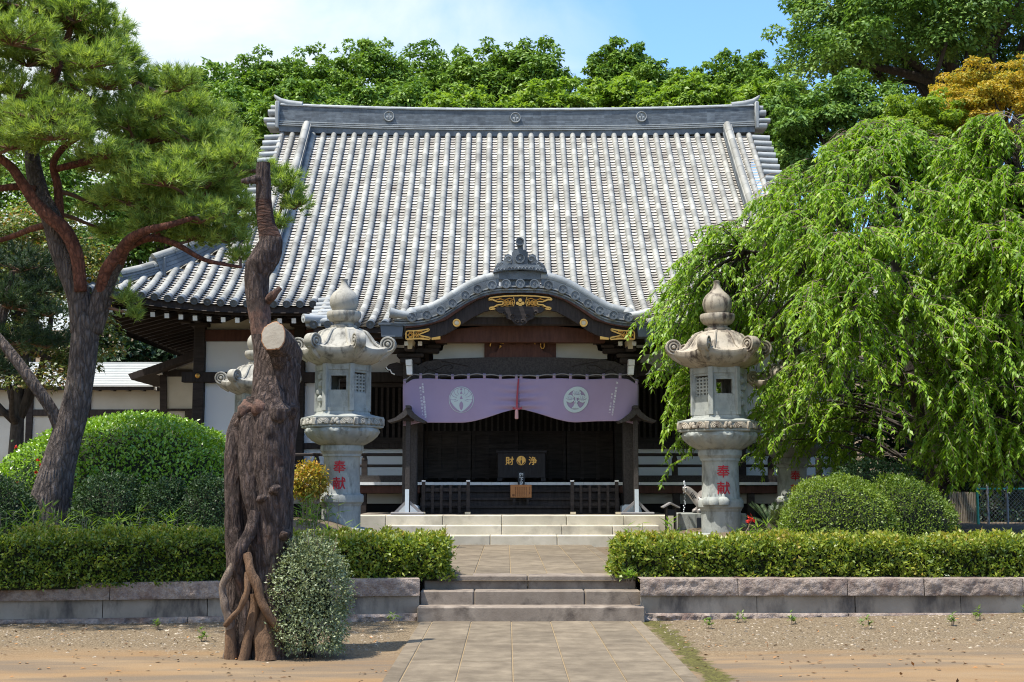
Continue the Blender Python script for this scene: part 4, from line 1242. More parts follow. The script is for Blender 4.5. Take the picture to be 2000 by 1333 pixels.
xc = lambda u, Y=Yc: P(u, 780, Y).x
cbox('eave_board', M['wood_h'], -17, xr, za - 0.09, za - 0.015, 31.84, 31.9)
cbox('wall', M['plaster_old'], -17, xc(314), 0.7, za - 0.0, Yc, Yc + 0.1)
cbox('beam', M['wood_h'], -17, xc(312), zz(813, Yc), zz(800.5, Yc), Yc - 0.05, Yc + 0.06)
for u in (172, 60, -60): cbox('post', M['wood'], xc(u) - 0.08, xc(u) + 0.08, 0.7, za - 0.05, Yc - 0.06, Yc + 0.08)
for u in np.arange(189, -200, -29): 
    pass
for u in (303, 276.5, 247.5, 218, 189, 160, 131, 102, 73, 44, 15):
    c = P(u, 759.5, 31.95); o = cbox('rafter', M['wood'], c.x - 0.045, c.x + 0.045, c.z - 0.05, c.z + 0.05, 31.97, 32.3)
    mb = MB(); mb.box(c, (0.085, 0.03, 0.085)); mb.build('painted_end', M['white_paint'], o)
CE = thing('side_porch', 'small plastered lean-to with dark sloping eave against the hall corner', 'lean-to', (-8.3, 31.0, 0.7))
def ebox(name, m, u0, u1, v0, v1, Y, t):
    mb = MB(); slab(mb, [(u0, v0), (u1, v0), (u1, v1), (u0, v1)], Y, t); return fix_normals(mb.build(name, m, CE))
Yq = 30.2
ebox('post', M['wood'], 312, 325, 722, 1000, Yq, 0.18)
ebox('wall', M['plaster_old'], 325, 386, 735, 1000, Yq + 0.06, 0.08)
ebox('beam', M['wood_h'], 316, 386, 722, 735.5, Yq - 0.02, 0.12)
ebox('beam', M['wood_h'], 325, 386, 798.5, 803, Yq - 0.0, 0.1)
ebox('gable_panel', M['plaster_old'], 340, 386, 700, 722, Yq + 0.07, 0.06)
ebox('door_frame', M['wood'], 361, 380, 803, 1000, Yq - 0.02, 0.1)
ebox('painted_beam_end', M['white_paint'], 304, 316, 725, 732, Yq - 0.1, 0.3)
mb = MB(); slab(mb, [(250, 731), (300, 714), (340, 700), (386, 683), (386, 696), (340, 713), (300, 728), (256, 742)], Yq - 0.5, 2.2); fix_normals(mb.build('roof', M['wood_h'], CE))
mb = MB(); slab(mb, [(328, 722), (388, 701), (388, 704), (328, 725.5)], Yq - 0.06, 0.08); fix_normals(mb.build('eave_strip', M['fence_grey'], CE))
# ================================================================== things on and round the porch
def text_mesh(ch, size, bold=0.0, maxl=0.0):
    c = bpy.data.curves.new('glyph', 'FONT'); c.body = ch; c.size = size; c.offset = bold; c.align_x = 'CENTER'
    o = bpy.data.objects.new('glyph', c); COL.objects.link(o)
    dg = bpy.context.evaluated_depsgraph_get(); dg.update()
    me = bpy.data.meshes.new_from_object(o.evaluated_get(dg))
    if maxl:
        import bmesh
        bm = bmesh.new(); bm.from_mesh(me); bmesh.ops.triangulate(bm, faces=bm.faces)
        for _ in range(5):
            es = [e for e in bm.edges if e.calc_length() > maxl]
            if not es: break
            bmesh.ops.subdivide_edges(bm, edges=es, cuts=1); bmesh.ops.triangulate(bm, faces=[f for f in bm.faces if len(f.verts) > 3])
        bm.to_mesh(me); bm.free()
    vs = [v.co.copy() for v in me.vertices]; fs = [tuple(p.vertices) for p in me.polygons]
    bpy.data.objects.remove(o); bpy.data.curves.remove(c); bpy.data.meshes.remove(me)
    return vs, fs
def brush(mbx, vs, fs, mapf, w):
    """brush weight: the letter laid down a few times, each a hair further out"""
    for k, (du, dv) in enumerate(((0, 0), (w, 0), (-w, 0), (0, w), (0, -w))):
        mbx.add([mapf(v.x + du, v.y + dv, k * 0.0006) for v in vs], fs)
def write(mbx, text, size, mapf, step=None, vertical=True, bold=0.0, start=(0, 0)):
    """mapf(u, w): 2-D letter plane to the place"""
    u, w = start
    for ch in text:
        if ch != ' ':
            vs, fs = text_mesh(ch, size, bold)
            mbx.add([mapf(u + v.x, w + v.y - size * 0.38) for v in vs], fs)
        if vertical: w -= step or size * 1.05
        else: u += step or size * 1.05

# curtain: two halves tied together in the middle
YC0 = 24.42
def curtain_pt(side, s, t):
    """s: 0 at the middle .. 1 outside, t: 0 top .. 1 bottom"""
    px = 1013 + side * s * (226 if side < 0 else 234)
    topv = 736 + 3 * sin(s * 14) * 0.35 + (10 * sstep(0.9, 1.0, s))
    hem = 800 + 26 * sstep(0.02, 0.50, s) ** 0.75 - (3 if side > 0 else 0) * sstep(0.4, 0.7, s) + (6 * sstep(0.82, 1.0, s))
    v = topv + (hem - topv) * t
    y = YC0 + 0.030 * sin(s * 11 + t * 1.5) * (0.3 + 0.7 * t) + 0.05 * sstep(0.75, 1, s) * sin(s * 30 + t * 4) * t
    y -= 0.05 * t * (1 - s) ** 2
    # gathered folds near the knot
    y += 0.04 * (1 - sstep(0.0, 0.30, s)) * t * sin(t * 26 + s * 20)
    p = P(px, v, YC0); p.y = y
    return p
def curtain_uv(side, px, py):
    s = (px - 1013) / (226 if side < 0 else 234) * side
    p0, p1 = curtain_pt(side, s, 0), curtain_pt(side, s, 1)
    q = P(px, py, YC0)
    t = (q.z - p0.z) / (p1.z - p0.z)
    r = curtain_pt(side, s, t); return r
CT = {}
for side, lab in ((-1, 'lilac curtain half with a round leaf crest, tied at the middle cord'), (1, 'lilac curtain half with a ringed three leaf tree crest')):
    cu = thing('curtain', lab, 'curtain', curtain_pt(side, 0.5, 0), 'lilac curtains under the porch beam')
    mb = MB()
    mb.grid([[curtain_pt(side, s, t) for s in np.linspace(0, 1, 61)] for t in np.linspace(0.05, 1, 34)], flip=(side > 0))
    tabs = np.linspace(0.02, 0.985, 8)
    for s in tabs:
        mb.grid([[curtain_pt(side, s + d, t) for d in (-0.012, 0.012)] for t in (-0.06, 0.06)], flip=(side > 0))
    o = mb.build('cloth', M['curtain'], cu, smooth=True, ang=180)
    sol = o.modifiers.new('thick', 'SOLIDIFY'); sol.thickness = 0.006; sol.offset = 1 if side < 0 else -1
    mb = MB(); mb.tube([curtain_pt(side, s, -0.02 - 0.03 * abs(sin((s - 0.02) / 0.1379 * pi))) for s in np.linspace(0, 1, 57)], 0.012, 6); mb.build('hanging_rope', M['fence_grey'], cu)
    mb = MB(); cut = MB()
    def disc(mbx, cx, cy, rx, ry, off, n=40, hole=0, tilt=0.0):
        ring = lambda k, m_: (cx + rx * m_ * cos(2 * pi * k / n) - tilt * ry * m_ * sin(2 * pi * k / n), cy + ry * m_ * sin(2 * pi * k / n))
        ms = [hole, 0.25 + hole * 0.75, 0.5 + hole * 0.5, 0.75 + hole * 0.25, 1.0]
        mbx.grid([[curtain_uv(side, *ring(k, m_)) - Vector((0, off, 0)) for k in range(n + 1)] for m_ in ms])
    def poly(mbx, pts, off):
        tri = tessellate_polygon([[Vector((u, v, 0)) for u, v in pts]])
        mbx.add([curtain_uv(side, u, v) - Vector((0, off, 0)) for u, v in pts], [tuple(t) for t in tri])
    if side < 0:
        c = (901, 781)
        disc(mb, *c, 24.5, 25.5, 0.012)
        disc(cut, c[0], c[1] + 0.3, 23.2, 24.2, 0.016, hole=0.955)
        petals = [(-21.5, -3), (-20.5, 4), (-15, 12), (-8, 19), (-1, 23.5), (-2, 23.8), (-10, 22.5), (-17, 17), (-21.5, 9), (-22.5, 2)]
        for sg in (-1, 1):
            poly(cut, [(c[0] - sg * u, c[1] + v) for u, v in petals], 0.016)
        drop = [(0, 3), (3.2, 7), (4, 12), (2.4, 18), (0, 21), (-2.4, 18), (-4, 12), (-3.2, 7)]
        poly(cut, [(c[0] + u, c[1] + v) for u, v in drop], 0.016)
        for (dv, w, h) in ((-1, 2.8, 7.5), (-11, 2.5, 6.5)):
            poly(cut, [(c[0], c[1] + dv - h), (c[0] + w, c[1] + dv - 1), (c[0] + w * 0.8, c[1] + dv), (c[0] - w * 0.8, c[1] + dv), (c[0] - w, c[1] + dv - 1)], 0.016)
        disc(cut, c[0], c[1] - 20, 2.2, 2.2, 0.016, n=12)
        for sg in (-1, 1):
            for (a0, r0, r1) in ((0.3, 8, 21), (0.75, 8, 22), (1.2, 7, 22), (2.0, 9, 21), (2.6, 10, 20)):
                pts = [(c[0] + sg * (2 + (r0 + (r1 - r0) * k / 5) * sin(a0 + 0.10 * sin(k))), c[1] - 2 - (r0 + (r1 - r0) * k / 5) * cos(a0 + 0.10 * sin(k)) * (1 if a0 < 1.5 else 0.35)) for k in range(6)]
                cut.tube([curtain_uv(side, u, v) - Vector((0, 0.013, 0)) for u, v in pts], 0.004, 4)
        mb.build('printed_crest', M['curtain_print'], cu); cut.build('crest_gaps', M['curtain'], cu)
        tx = MB()
        def col(px0, py0, px1, py1, txt, size):
            n_ = len(txt)
            for i, chx in enumerate(txt):
                if chx == ' ': continue
                u = px0 + (px1 - px0) * i / (n_ - 1); v = py0 + (py1 - py0) * i / (n_ - 1)
                vs, fs = text_mesh(chx, 1.0, 0.01)
                tx.add([curtain_uv(side, u + (q.x) * size, v - (q.y - 0.38) * size) - Vector((0, 0.014, 0)) for q in vs], fs)
        col(825.5, 751, 831.5, 815, '令和元年 五世開山忌記念建之', 4.6)
        col(821, 758, 826, 810, '第二十八世行日上人', 4.6)
        tx.build('printed_text', M['print_white'], cu)
    else:
        c = (1125, 781)
        disc(mb, *c, 24.5, 25.5, 0.012, hole=0.76, tilt=0.12)
        for (u, v, r) in ((1.5, -11.5, 8.6), (-12, -1.5, 8.0), (12.5, -1.5, 7.6)):
            disc(mb, c[0] + u, c[1] + v, r, r * 0.98, 0.012, n=20)
        poly(mb, [(c[0] - 9.5, c[1] + 17.5), (c[0] - 5, c[1] + 12), (c[0] - 2.2, c[1] + 6), (c[0] - 1.6, c[1] - 4), (c[0] + 0.8, c[1] - 4), (c[0] + 1.8, c[1] + 6), (c[0] + 4, c[1] + 12), (c[0] + 8.5, c[1] + 17.5)], 0.012)
        for sg in (-1, 1):
            mb.tube([curtain_uv(side, c[0] + sg * u, c[1] + v) - Vector((0, 0.012, 0)) for u, v in ((1, 8), (3, 3), (6, 0.5), (9, -1))], 0.009, 5)
        mb.build('printed_crest', M['curtain_print'], cu)
        for (u, v) in ((1.5, -11.5), (-12, -1.5), (12.5, -1.5)):
            for k in range(5):
                a = -pi / 2 + (k - 2) * 0.5
                cut.tube([curtain_uv(side, c[0] + u + cos(a) * r, c[1] + v + 4 + sin(a) * r) - Vector((0, 0.016, 0)) for r in (2, 6, 9.5)], 0.003, 4)
        cut.build('crest_veins', M['curtain'], cu)
        tx = MB()
        def col(px0, py0, px1, py1, txt, size):
            n_ = len(txt)
            for i, chx in enumerate(txt):
                if chx == ' ': continue
                u = px0 + (px1 - px0) * i / (n_ - 1); v = py0 + (py1 - py0) * i / (n_ - 1)
                vs, fs = text_mesh(chx, 1.0, 0.01)
                tx.add([curtain_uv(side, u + q.x * size, v - (q.y - 0.38) * size) - Vector((0, 0.014, 0)) for q in vs], fs)
        col(1205, 748, 1195.5, 811, '為 宗祖日蓮大聖人七百五十', 4.6)
        col(1195.5, 770.5, 1190.5, 806.5, '施主 三森泰一', 4.0)
        tx.build('printed_text', M['print_white'], cu)
kn = thing('tassel_cord', 'dark red cord with a pink tassel between the two curtain halves', 'tassel', P(1011, 790, YC0 - 0.1))
mb = MB(); mb.tube([P(1013, 740, YC0 - 0.05), P(1011, 760, YC0 - 0.06), P(1010, 785, YC0 - 0.08), P(1010, 799, YC0 - 0.1)], [0.014, 0.016, 0.02, 0.026], 8)
mb.tube([P(1002, 797, YC0 - 0.08), P(1007, 799, YC0 - 0.11), P(1013, 799, YC0 - 0.11), P(1019, 797, YC0 - 0.08)], 0.02, 8); mb.build('cord', M['cord_red'], kn)
mb = MB(); mb.tube([P(1009, 800, YC0 - 0.11), P(1009, 803, YC0 - 0.11), P(1009, 818, YC0 - 0.11), P(1009, 819, YC0 - 0.11)], [0.018, 0.032, 0.034, 0.02], 12); mb.build('tassel', M['tassel'], kn)

# offering box on the veranda
YB = 26.05
ob = thing('offering_box', 'large black offertory box with gold characters in front of the temple doors', 'offertory box', P(1018, 938, YB))
mb = MB()
p0, p1 = P(972, 940, YB), P(1065, 880, YB)
mb.span(p0.x, p1.x, YB, YB + 0.75, p0.z + 0.06, p1.z - 0.05, ch=0.01)
for x in (p0.x + 0.04, p1.x - 0.04): mb.span(x - 0.05, x + 0.05, YB - 0.012, YB + 0.77, p0.z, p0.z + 0.06)
mb.build('body', M['box_wood'], ob)
mb = MB(); mb.span(p0.x - 0.03, p1.x + 0.03, YB - 0.025, YB + 0.05, p1.z - 0.05, p1.z + 0.0, ch=0.008); mb.span(p0.x - 0.03, p1.x + 0.03, YB + 0.72, YB + 0.78, p1.z - 0.05, p1.z, ch=0.008)
for x in np.linspace(p0.x + 0.03, p1.x - 0.03, 12): mb.span(x - 0.018, x + 0.018, YB + 0.051, YB + 0.719, p1.z - 0.045, p1.z - 0.005)
mb.build('slatted_top', M['box_wood'], ob)
mb = MB()
for chx, px in (('財', 995.5), ('浄', 1040.5)):
    c = P(px, 900.5, YB)
    vs, fs = text_mesh(chx, 0.175, 0.0)
    brush(mb, vs, fs, lambda u, v, o, c=c: Vector((c.x + u, YB - 0.006 - o, c.z + v - 0.066)), 0.0035)
mb.build('gold_characters', M['gold'], ob)
mb = MB(); c = P(1018, 900, YB); r = 0.094
mb.add([(c.x + r * cos(t), YB - 0.006, c.z + r * sin(t)) for t in np.linspace(0, 2 * pi, 36, endpoint=False)], [tuple(range(36))])
mb.build('gold_crest', M['gold'], ob)
mb = MB()
def flat(pts, off=0.010): mb.add([(c.x + u * r, YB - off, c.z + v * r) for u, v in pts], [tuple(range(len(pts)))])
flat([(0, 0.35), (0.13, 0.0), (0.17, -0.3), (0.1, -0.7), (0, -0.85), (-0.1, -0.7), (-0.17, -0.3), (-0.13, 0.0)])
flat([(0, 0.85), (0.09, 0.6), (0.06, 0.35), (-0.06, 0.35), (-0.09, 0.6)])
for sg in (-1, 1):
    flat([(sg * 0.9, 0.0), (sg * 0.75, -0.22), (sg * 0.45, -0.55), (sg * 0.12, -0.9), (sg * 0.3, -0.86), (sg * 0.62, -0.66), (sg * 0.85, -0.3)])
mb.build('crest_gaps', M['box_wood'], ob)

def board(name, label, cat, u0, v0, u1, v1, Y, m, txts, tm, t=0.03):
    o = thing(name, label, cat, P((u0 + u1) / 2, v1, Y))
    mb = MB(); a, b = P(u0, v1, Y), P(u1, v0, Y); mb.span(a.x, b.x, Y, Y + t, a.z, b.z, ch=0.004)
    mb.build('board', m, o)
    mb = MB()
    for (txt, pu, pv, size, step) in txts:
        c = P(pu, pv, Y)
        write(mb, txt, size, lambda u, w: Vector((c.x + u, Y - 0.004, c.z + w)), step, True, 0.002)
    mb.build('lettering', tm, o)
    return o
sb = board('upright_sign', 'small upright black sign with pale characters in front of the offertory box', 'sign', 1011.3, 921.5, 1025, 947, 25.6, M['black_board'], [('御下足', 1018, 928, 0.082, 0.084)], M['print_white'])
mb = MB(); a = P(1018, 947, 25.6); mb.span(a.x - 0.05, a.x + 0.05, 25.58, 25.68, 1.2, a.z); mb.build('foot', M['black_board'], sb)
bd = board('notice_board', 'orange brown wooden notice board with rows of small writing below the black sign', 'sign', 997, 947.2, 1038.3, 972.5, 25.0, M['board_wood'],
      [('御参拝の皆様', 1034.5, 953, 0.020, 0.022)] + [('本堂内ご参拝の際', 1028 - 4.2 * k, 952.5, 0.017, 0.0235) for k in range(6)], M['ink'])
mb = MB()
c = P(1002.8, 967.5, 25.0)
for i in range(4):
    mb.span(c.x - 0.022 + 0.011 * i, c.x - 0.016 + 0.011 * i, 24.994, 24.999, c.z - 0.02, c.z + 0.02)
mb.build('seal', M['ink'], bd)
mb = MB()
for u in (1004, 1031): a = P(u, 972, 25.0); mb.span(a.x - 0.025, a.x + 0.025, 25.032, 25.07, 0.94, a.z + 0.12)
mb.build('legs', M['wood'], bd)

# low barriers either side of the stair
for sg, lab in ((-1, 'low dark picket barrier left of the stair, end posts with white caps'), (1, 'low dark picket barrier right of the stair, end posts with white caps')):
    Yb_ = 24.55
    f = (lambda u: u) if sg < 0 else (lambda u: 2 * 1016 - u)
    br = thing('picket_barrier', lab, 'barrier', P(f(871), 1001, Yb_), 'picket barriers on the platform')
    zt = lambda v: P(1000, v, Yb_).z
    for u in (827.5, 914.5):
        x = P(f(u), 950, Yb_).x
        mb = MB(); mb.span(x - 0.032, x + 0.032, Yb_ - 0.032, Yb_ + 0.032, 0.945, zt(941)); o = mb.build('end_post', M['wood'], br)
        mb = MB(); mb.span(x - 0.036, x + 0.036, Yb_ - 0.036, Yb_ + 0.036, zt(941), zt(938.5)); mb.build('cap', M['white_paint'], o)
        mb = MB(); mb.span(x - 0.05, x + 0.05, Yb_ - 0.30, Yb_ + 0.25, 0.945, 0.985); mb.build('foot', M['wood'], o)
        mb = MB(); mb.span(x - 0.052, x + 0.052, Yb_ - 0.312, Yb_ - 0.30, 0.943, 0.987); mb.build('painted_foot_end', M['cream_paint'], o)
    for i, u in enumerate((845, 862, 880, 897.5)):
        x = P(f(u), 950, Yb_).x; mb = MB(); mb.span(x - 0.024, x + 0.024, Yb_ - 0.02, Yb_ + 0.02, 0.96, zt(948)); mb.build('picket', M['wood'], br)
    mb = MB(); xa, xb = sorted((P(f(829), 950, Yb_).x, P(f(913), 950, Yb_).x))
    for v in (957, 985): mb.span(xa, xb, Yb_ + 0.021, Yb_ + 0.05, zt(v + 3), zt(v - 3))
    mb.build('cross_rail', M['wood'], br)
# hooded props in front of the porch posts
for sg, lab in ((-1, 'thin dark prop post with small gabled hood before the left porch post'), (1, 'thin dark prop post with small gabled hood before the right porch post')):
    Yh = 24.2
    f = (lambda u, v: (u, v)) if sg < 0 else (lambda u, v: (2 * 1016.5 - u + 6, v))
    hp = thing('hooded_post', lab, 'post', P(*f(795, 1003), Yh), 'hooded posts before the porch')
    mb = MB(); a = P(*f(796, 1002), Yh); b = P(*f(796.5, 815), Yh); mb.span(a.x - 0.045, a.x + 0.045, Yh - 0.045, Yh + 0.045, 0.95, b.z, ch=0.008); mb.build('shaft', M['wood_grey'], hp)
    mb = MB(); hd = [(756, 822), (772, 816), (785, 806), (792, 797), (796, 793), (800, 797), (807, 806), (820, 816), (832, 823), (828, 826.5), (812, 822), (801, 815), (796, 809), (790, 815), (778, 821), (760, 826)]
    slab(mb, [f(*q) for q in hd], Yh - 0.22, 0.44)
    slab(mb, [f(*q) for q in ((792, 798), (792, 792), (801, 792), (801, 798))], Yh - 0.25, 0.5)
    fix_normals(mb.build('hood', M['wood_grey'], hp))
    mb = MB(); slab(mb, [f(*q) for q in ((783, 819), (796, 809), (810, 819), (805, 823), (796, 820), (788, 823))], Yh - 0.10, 0.2); fix_normals(mb.build('hood_gable', M['wood'], hp))
    mb = MB()
    for du in (-24, 26):
        mb.bar(P(*f(796, 978), Yh), P(*f(796 + du, 1002), Yh), 0.05, 0.045, up=(0, 1, 0))
    mb.build('brace', M['fence_grey'], hp)
    mb = MB(); a = P(*f(795, 990), Yh - 0.06); mb.span(a.x - 0.04, a.x + 0.035, Yh - 0.062, Yh - 0.047, 0.98, P(*f(796, 956), Yh).z); mb.build('metal_strip', M['shoe'], hp)
    mb = MB(); mb.span(a.x - 0.30, a.x + 0.32, Yh - 0.15, Yh + 0.15, 0.941, 0.985, ch=0.008); mb.build('base_plate', M['fence_grey'], hp)

# ================================================================== stone lanterns
def hexr(phi, ap):
    a = (phi % (pi / 3)) - pi / 6
    return ap / cos(a)
def make_lantern(name, label, loc, rot, warm):
    L_ = thing(name, label, 'stone lantern', (0, 0, 0), 'tall stone lanterns flanking the path')
    G = M['granite']; GW = M['granite_warm'] if warm else M['granite_roof']
    mb = MB(); mb.lathe([(0.52, -0.35), (0.52, 0.0), (0.50, 0.03), (0.40, 0.05), (0.36, 0.06)], n=40); mb.build('base', G, L_, smooth=True, ang=35)
    mb = MB()
    mb.lathe([(0.315, 0.05), (0.315, 0.40), (0.33, 0.42), (0.335, 0.44), (0.345, 0.45), (0.36, 0.47), (0.362, 0.50), (0.362, 0.56), (0.35, 0.585), (0.31, 0.60), (0.302, 0.62), (0.29, 1.18), (0.30, 1.20), (0.315, 1.205), (0.315, 1.24), (0.33, 1.26), (0.352, 1.29), (0.352, 1.36), (0.34, 1.385)], n=40)
    pl = mb.build('pillar', G, L_, smooth=True, ang=28)
    if warm:
        mb = MB()                              # carved waves on the ring
        for k in range(4):
            a = -pi / 2 - 0.85 + (0, 0.30, 0.75, 2.9)[k]
            q = Vector((0.325 * cos(a), 0.325 * sin(a), 0.575))
            mb.lathe([(0.10, -0.07), (0.115, -0.01), (0.08, 0.045), (0.03, 0.06), (0.02, 0.10), (0.004, 0.115)], q, 10)
        mb.build('carved_waves', G, pl, smooth=True, ang=50)
    mb = MB()                                  # inscription wrapped round the shaft
    for i, chx in enumerate('奉献'):
        vs, fs = text_mesh(chx, 0.21, 0.0, 0.03)
        def wrap(u, v, off, i=i):
            a = -pi / 2 + u / 0.29; z = 1.03 - 0.262 * i + v - 0.075
            rad = 0.29 + (1.18 - z) / 0.56 * 0.012 + 0.005 + off
            return (rad * cos(a), rad * sin(a), z)
        brush(mb, vs, fs, wrap, 0.003)
    ins = mb.build('inscription', M['red_paint'], pl)
    mb = MB()
    petal = lambda i, t: (1 + 0.055 * abs(sin(9 * t)) * (1 if 1 <= i <= 4 else 0)) 
    mb.lathe([(0.345, 1.38), (0.39, 1.41), (0.47, 1.46), (0.545, 1.53), (0.585, 1.60), (0.60, 1.64), (0.58, 1.665)], n=72, mod=petal)
    # hexagonal rim with carved blocks
    n = 72; prof = [(0.57, 1.655), (0.615, 1.67), (0.62, 1.69), (0.60, 1.70), (0.60, 1.80), (0.62, 1.81), (0.62, 1.835), (0.55, 1.85), (0.42, 1.885), (0.40, 1.93)]
    vs, fs = [], []
    for (r, z) in prof:
        for k in range(n):
            t = 2 * pi * k / n; hr = hexr(t, r * 0.96)
            vs.append((hr * cos(t), hr * sin(t), z))
    for i in range(len(prof) - 1):
        for k in range(n): fs.append((i * n + k, i * n + (k + 1) % n, (i + 1) * n + (k + 1) % n, (i + 1) * n + k))
    fs.append(tuple((len(prof) - 1) * n + k for k in range(n)))
    mb.add(vs, fs)
    pf_ = mb.build('platform', G, L_, smooth=True, ang=35)
    mb = MB()
    for s in range(6):
        an = pi / 6 + s * pi / 3
        nrm, tg = Vector((cos(an), sin(an), 0)), Vector((-sin(an), cos(an), 0))
        for u in (-0.19, 0.19):
            for k in range(4):
                r_ = 0.10 - 0.024 * k
                c = nrm * (0.585 + 0.01 * k) + tg * u + Vector((0, 0, 1.715))
                mb.tube([c + tg * cos(t) * r_ + Vector((0, 0, sin(t) * r_)) for t in np.linspace(0.0, pi, 9)], 0.0135, 6)
        for k, (u, w) in enumerate(((0, 1.755), (-0.045, 1.735), (0.045, 1.735), (-0.03, 1.775), (0.03, 1.775))):
            c = nrm * 0.59 + tg * u + Vector((0, 0, w)); mb.lathe([(0.01, -0.035), (0.032, -0.02), (0.036, 0.005), (0.025, 0.028), (0.006, 0.038)], c, 9)
        a2 = s * pi / 3; c = Vector((cos(a2), sin(a2), 0)) * 0.665 + Vector((0, 0, 1.755)); mb.box(c, (0.055, 0.075, 0.125), m=Matrix.Rotation(a2, 3, 'Z'), ch=0.012)
    mb.build('carved_rim', GW, pf_, smooth=True, ang=40)
    # fire box
    mb = MB(); ap = 0.395; zb, zt_ = 1.93, 2.70
    for s in range(6):
        a2 = s * pi / 3; c = Vector((cos(a2), sin(a2), 0)) * (ap / cos(pi / 6) - 0.035); mb.box(c + Vector((0, 0, (zb + zt_) / 2)), (0.08, 0.085, zt_ - zb), m=Matrix.Rotation(a2, 3, 'Z'), ch=0.008)
        an = pi / 6 + s * pi / 3
        m = Matrix.Rotation(an - pi / 2, 3, 'Z')            # local y -> outward
        nrm = Vector((cos(an), sin(an), 0)); w = 2 * ap * tan(pi / 6) - 0.06
        for (z0, z1, d) in ((zb, zb + 0.06, 0.0), (zb + 0.06, zb + 0.10, -0.018), (zt_ - 0.10, zt_, 0.0), (zt_ - 0.14, zt_ - 0.10, -0.018)):
            mb.box(nrm * (ap - 0.045 + d) + Vector((0, 0, (z0 + z1) / 2)), (w, 0.08, z1 - z0), m=m)
        openf = s in (4, 1)
        lattice = s in (5, 3, 0, 2) and s in ((5, 2) if not warm else (3, 0))
        if openf:
            mb.box(nrm * (ap - 0.065) + Vector((0, 0, zb + 0.22)), (w, 0.07, 0.24), m=m)
            for sx in (-1, 1): mb.box(nrm * (ap - 0.06) + m @ Vector((sx * (w / 2 - 0.035), 0, 0)) + Vector((0, 0, zb + 0.45)), (0.07, 0.08, 0.24), m=m)
            mb.box(nrm * (ap - 0.065) + Vector((0, 0, zt_ - 0.17)), (w, 0.07, 0.06), m=m)
        elif lattice:
            mb.box(nrm * (ap - 0.065) + Vector((0, 0, zb + 0.20)), (w, 0.07, 0.20), m=m)
            mb.box(nrm * (ap - 0.10) + Vector((0, 0, zb + 0.45)), (w, 0.03, 0.32), m=m, tint=0.0)
            for i in range(5):
                mb.box(nrm * (ap - 0.07) + m @ Vector((-w / 2 + w * (i + 0.5) / 5, 0, 0)) + Vector((0, 0, zb + 0.45)), (0.028, 0.04, 0.32), m=m)
            for i in range(6):
                mb.box(nrm * (ap - 0.072) + Vector((0, 0, zb + 0.31 + 0.055 * i)), (w, 0.04, 0.024), m=m)
        else:
            mb.box(nrm * (ap - 0.075) + Vector((0, 0, (zb + zt_) / 2)), (w, 0.07, zt_ - zb - 0.2), m=m)
            for k in range(4):
                c = nrm * (ap - 0.04) + m @ Vector((0.06 * sin(k * 2.1), 0, 0)) + Vector((0, 0, zb + 0.2 + 0.12 * k)); mb.lathe([(0.02, -0.07), (0.075, -0.03), (0.08, 0.02), (0.04, 0.07)], c, 10)
    fb = mb.build('fire_box', G, L_)
    mb = MB(); mb.lathe([(0.36, 1.925), (0.36, 1.95)], n=6); mb.lathe([(0.36, 2.66), (0.36, 2.70)], n=6); mb.build('fire_box_floor', G, fb)
    # roof
    n = 96; prof = [(0.40, 2.69, 0), (0.46, 2.71, 0.0), (0.58, 2.76, 0.35), (0.665, 2.83, 0.9), (0.69, 2.865, 1.0), (0.69, 2.93, 1.0), (0.66, 2.945, 1.0), (0.60, 2.955, 0.8), (0.53, 3.00, 0.5), (0.47, 3.08, 0.25), (0.42, 3.17, 0.1), (0.36, 3.245, 0.0), (0.27, 3.29, 0), (0.18, 3.305, 0)]
    vs, fs = [], []
    for (r, z, w) in prof:
        for k in range(n):
            t = 2 * pi * k / n
            a = (t + pi / 6) % (pi / 3) - pi / 6              # 0 at a corner
            cor = max(0, 1 - abs(a) / (pi / 6)) ** 2.2
            rr = r * (1 - 0.05 * w * (1 - cor)) + 0.11 * w * cor
            vs.append((rr * cos(t), rr * sin(t), z + 0.07 * w * cor))
    for i in range(len(prof) - 1):
        for k in range(n): fs.append((i * n + k, i * n + (k + 1) % n, (i + 1) * n + (k + 1) % n, (i + 1) * n + k))
    fs.append(tuple(range(n - 1, -1, -1))); fs.append(tuple((len(prof) - 1) * n + k for k in range(n)))
    mb.add(vs, fs)
    rf = mb.build('roof', GW, L_, smooth=True, ang=45)
    mb = MB()
    for s in range(6):
        a2 = s * pi / 3; d = Vector((cos(a2), sin(a2), 0)); tg = Vector((-sin(a2), cos(a2), 0))
        c = d * 0.745 + Vector((0, 0, 3.035))
        mb.tube([c - tg * 0.07, c + tg * 0.07], [0.128, 0.128], 26)
        for sg in (-1, 1):
            f0 = c + tg * sg * 0.07
            mb.tube([f0, f0 + tg * sg * 0.012, f0 + tg * sg * 0.012, f0 + tg * sg * 0.0], [0.128, 0.123, 0.104, 0.099], 26)
            mb.tube([f0, f0 + tg * sg * 0.02, f0 + tg * sg * 0.02, f0], [0.078, 0.074, 0.058, 0.053], 20)
            mb.tube([f0, f0 + tg * sg * 0.03], [0.036, 0.022], 14)
        # rib from the crown to the scroll
        rib = [d * 0.26 + Vector((0, 0, 3.285)), d * 0.38 + Vector((0, 0, 3.235)), d * 0.46 + Vector((0, 0, 3.13)), d * 0.53 + Vector((0, 0, 3.03)), d * 0.615 + Vector((0, 0, 2.97)), d * 0.70 + Vector((0, 0, 2.935))]
        for sg in (-1, 1):
            mb.tube([p + tg * sg * (0.055 + 0.012 * k) * 1.0 for k, p in enumerate(rib)], [0.026, 0.03, 0.03, 0.03, 0.032, 0.034], 7)
        for a_, b_ in zip(rib[:-1], rib[1:]): mb.bar(a_, b_, 0.12, 0.035)
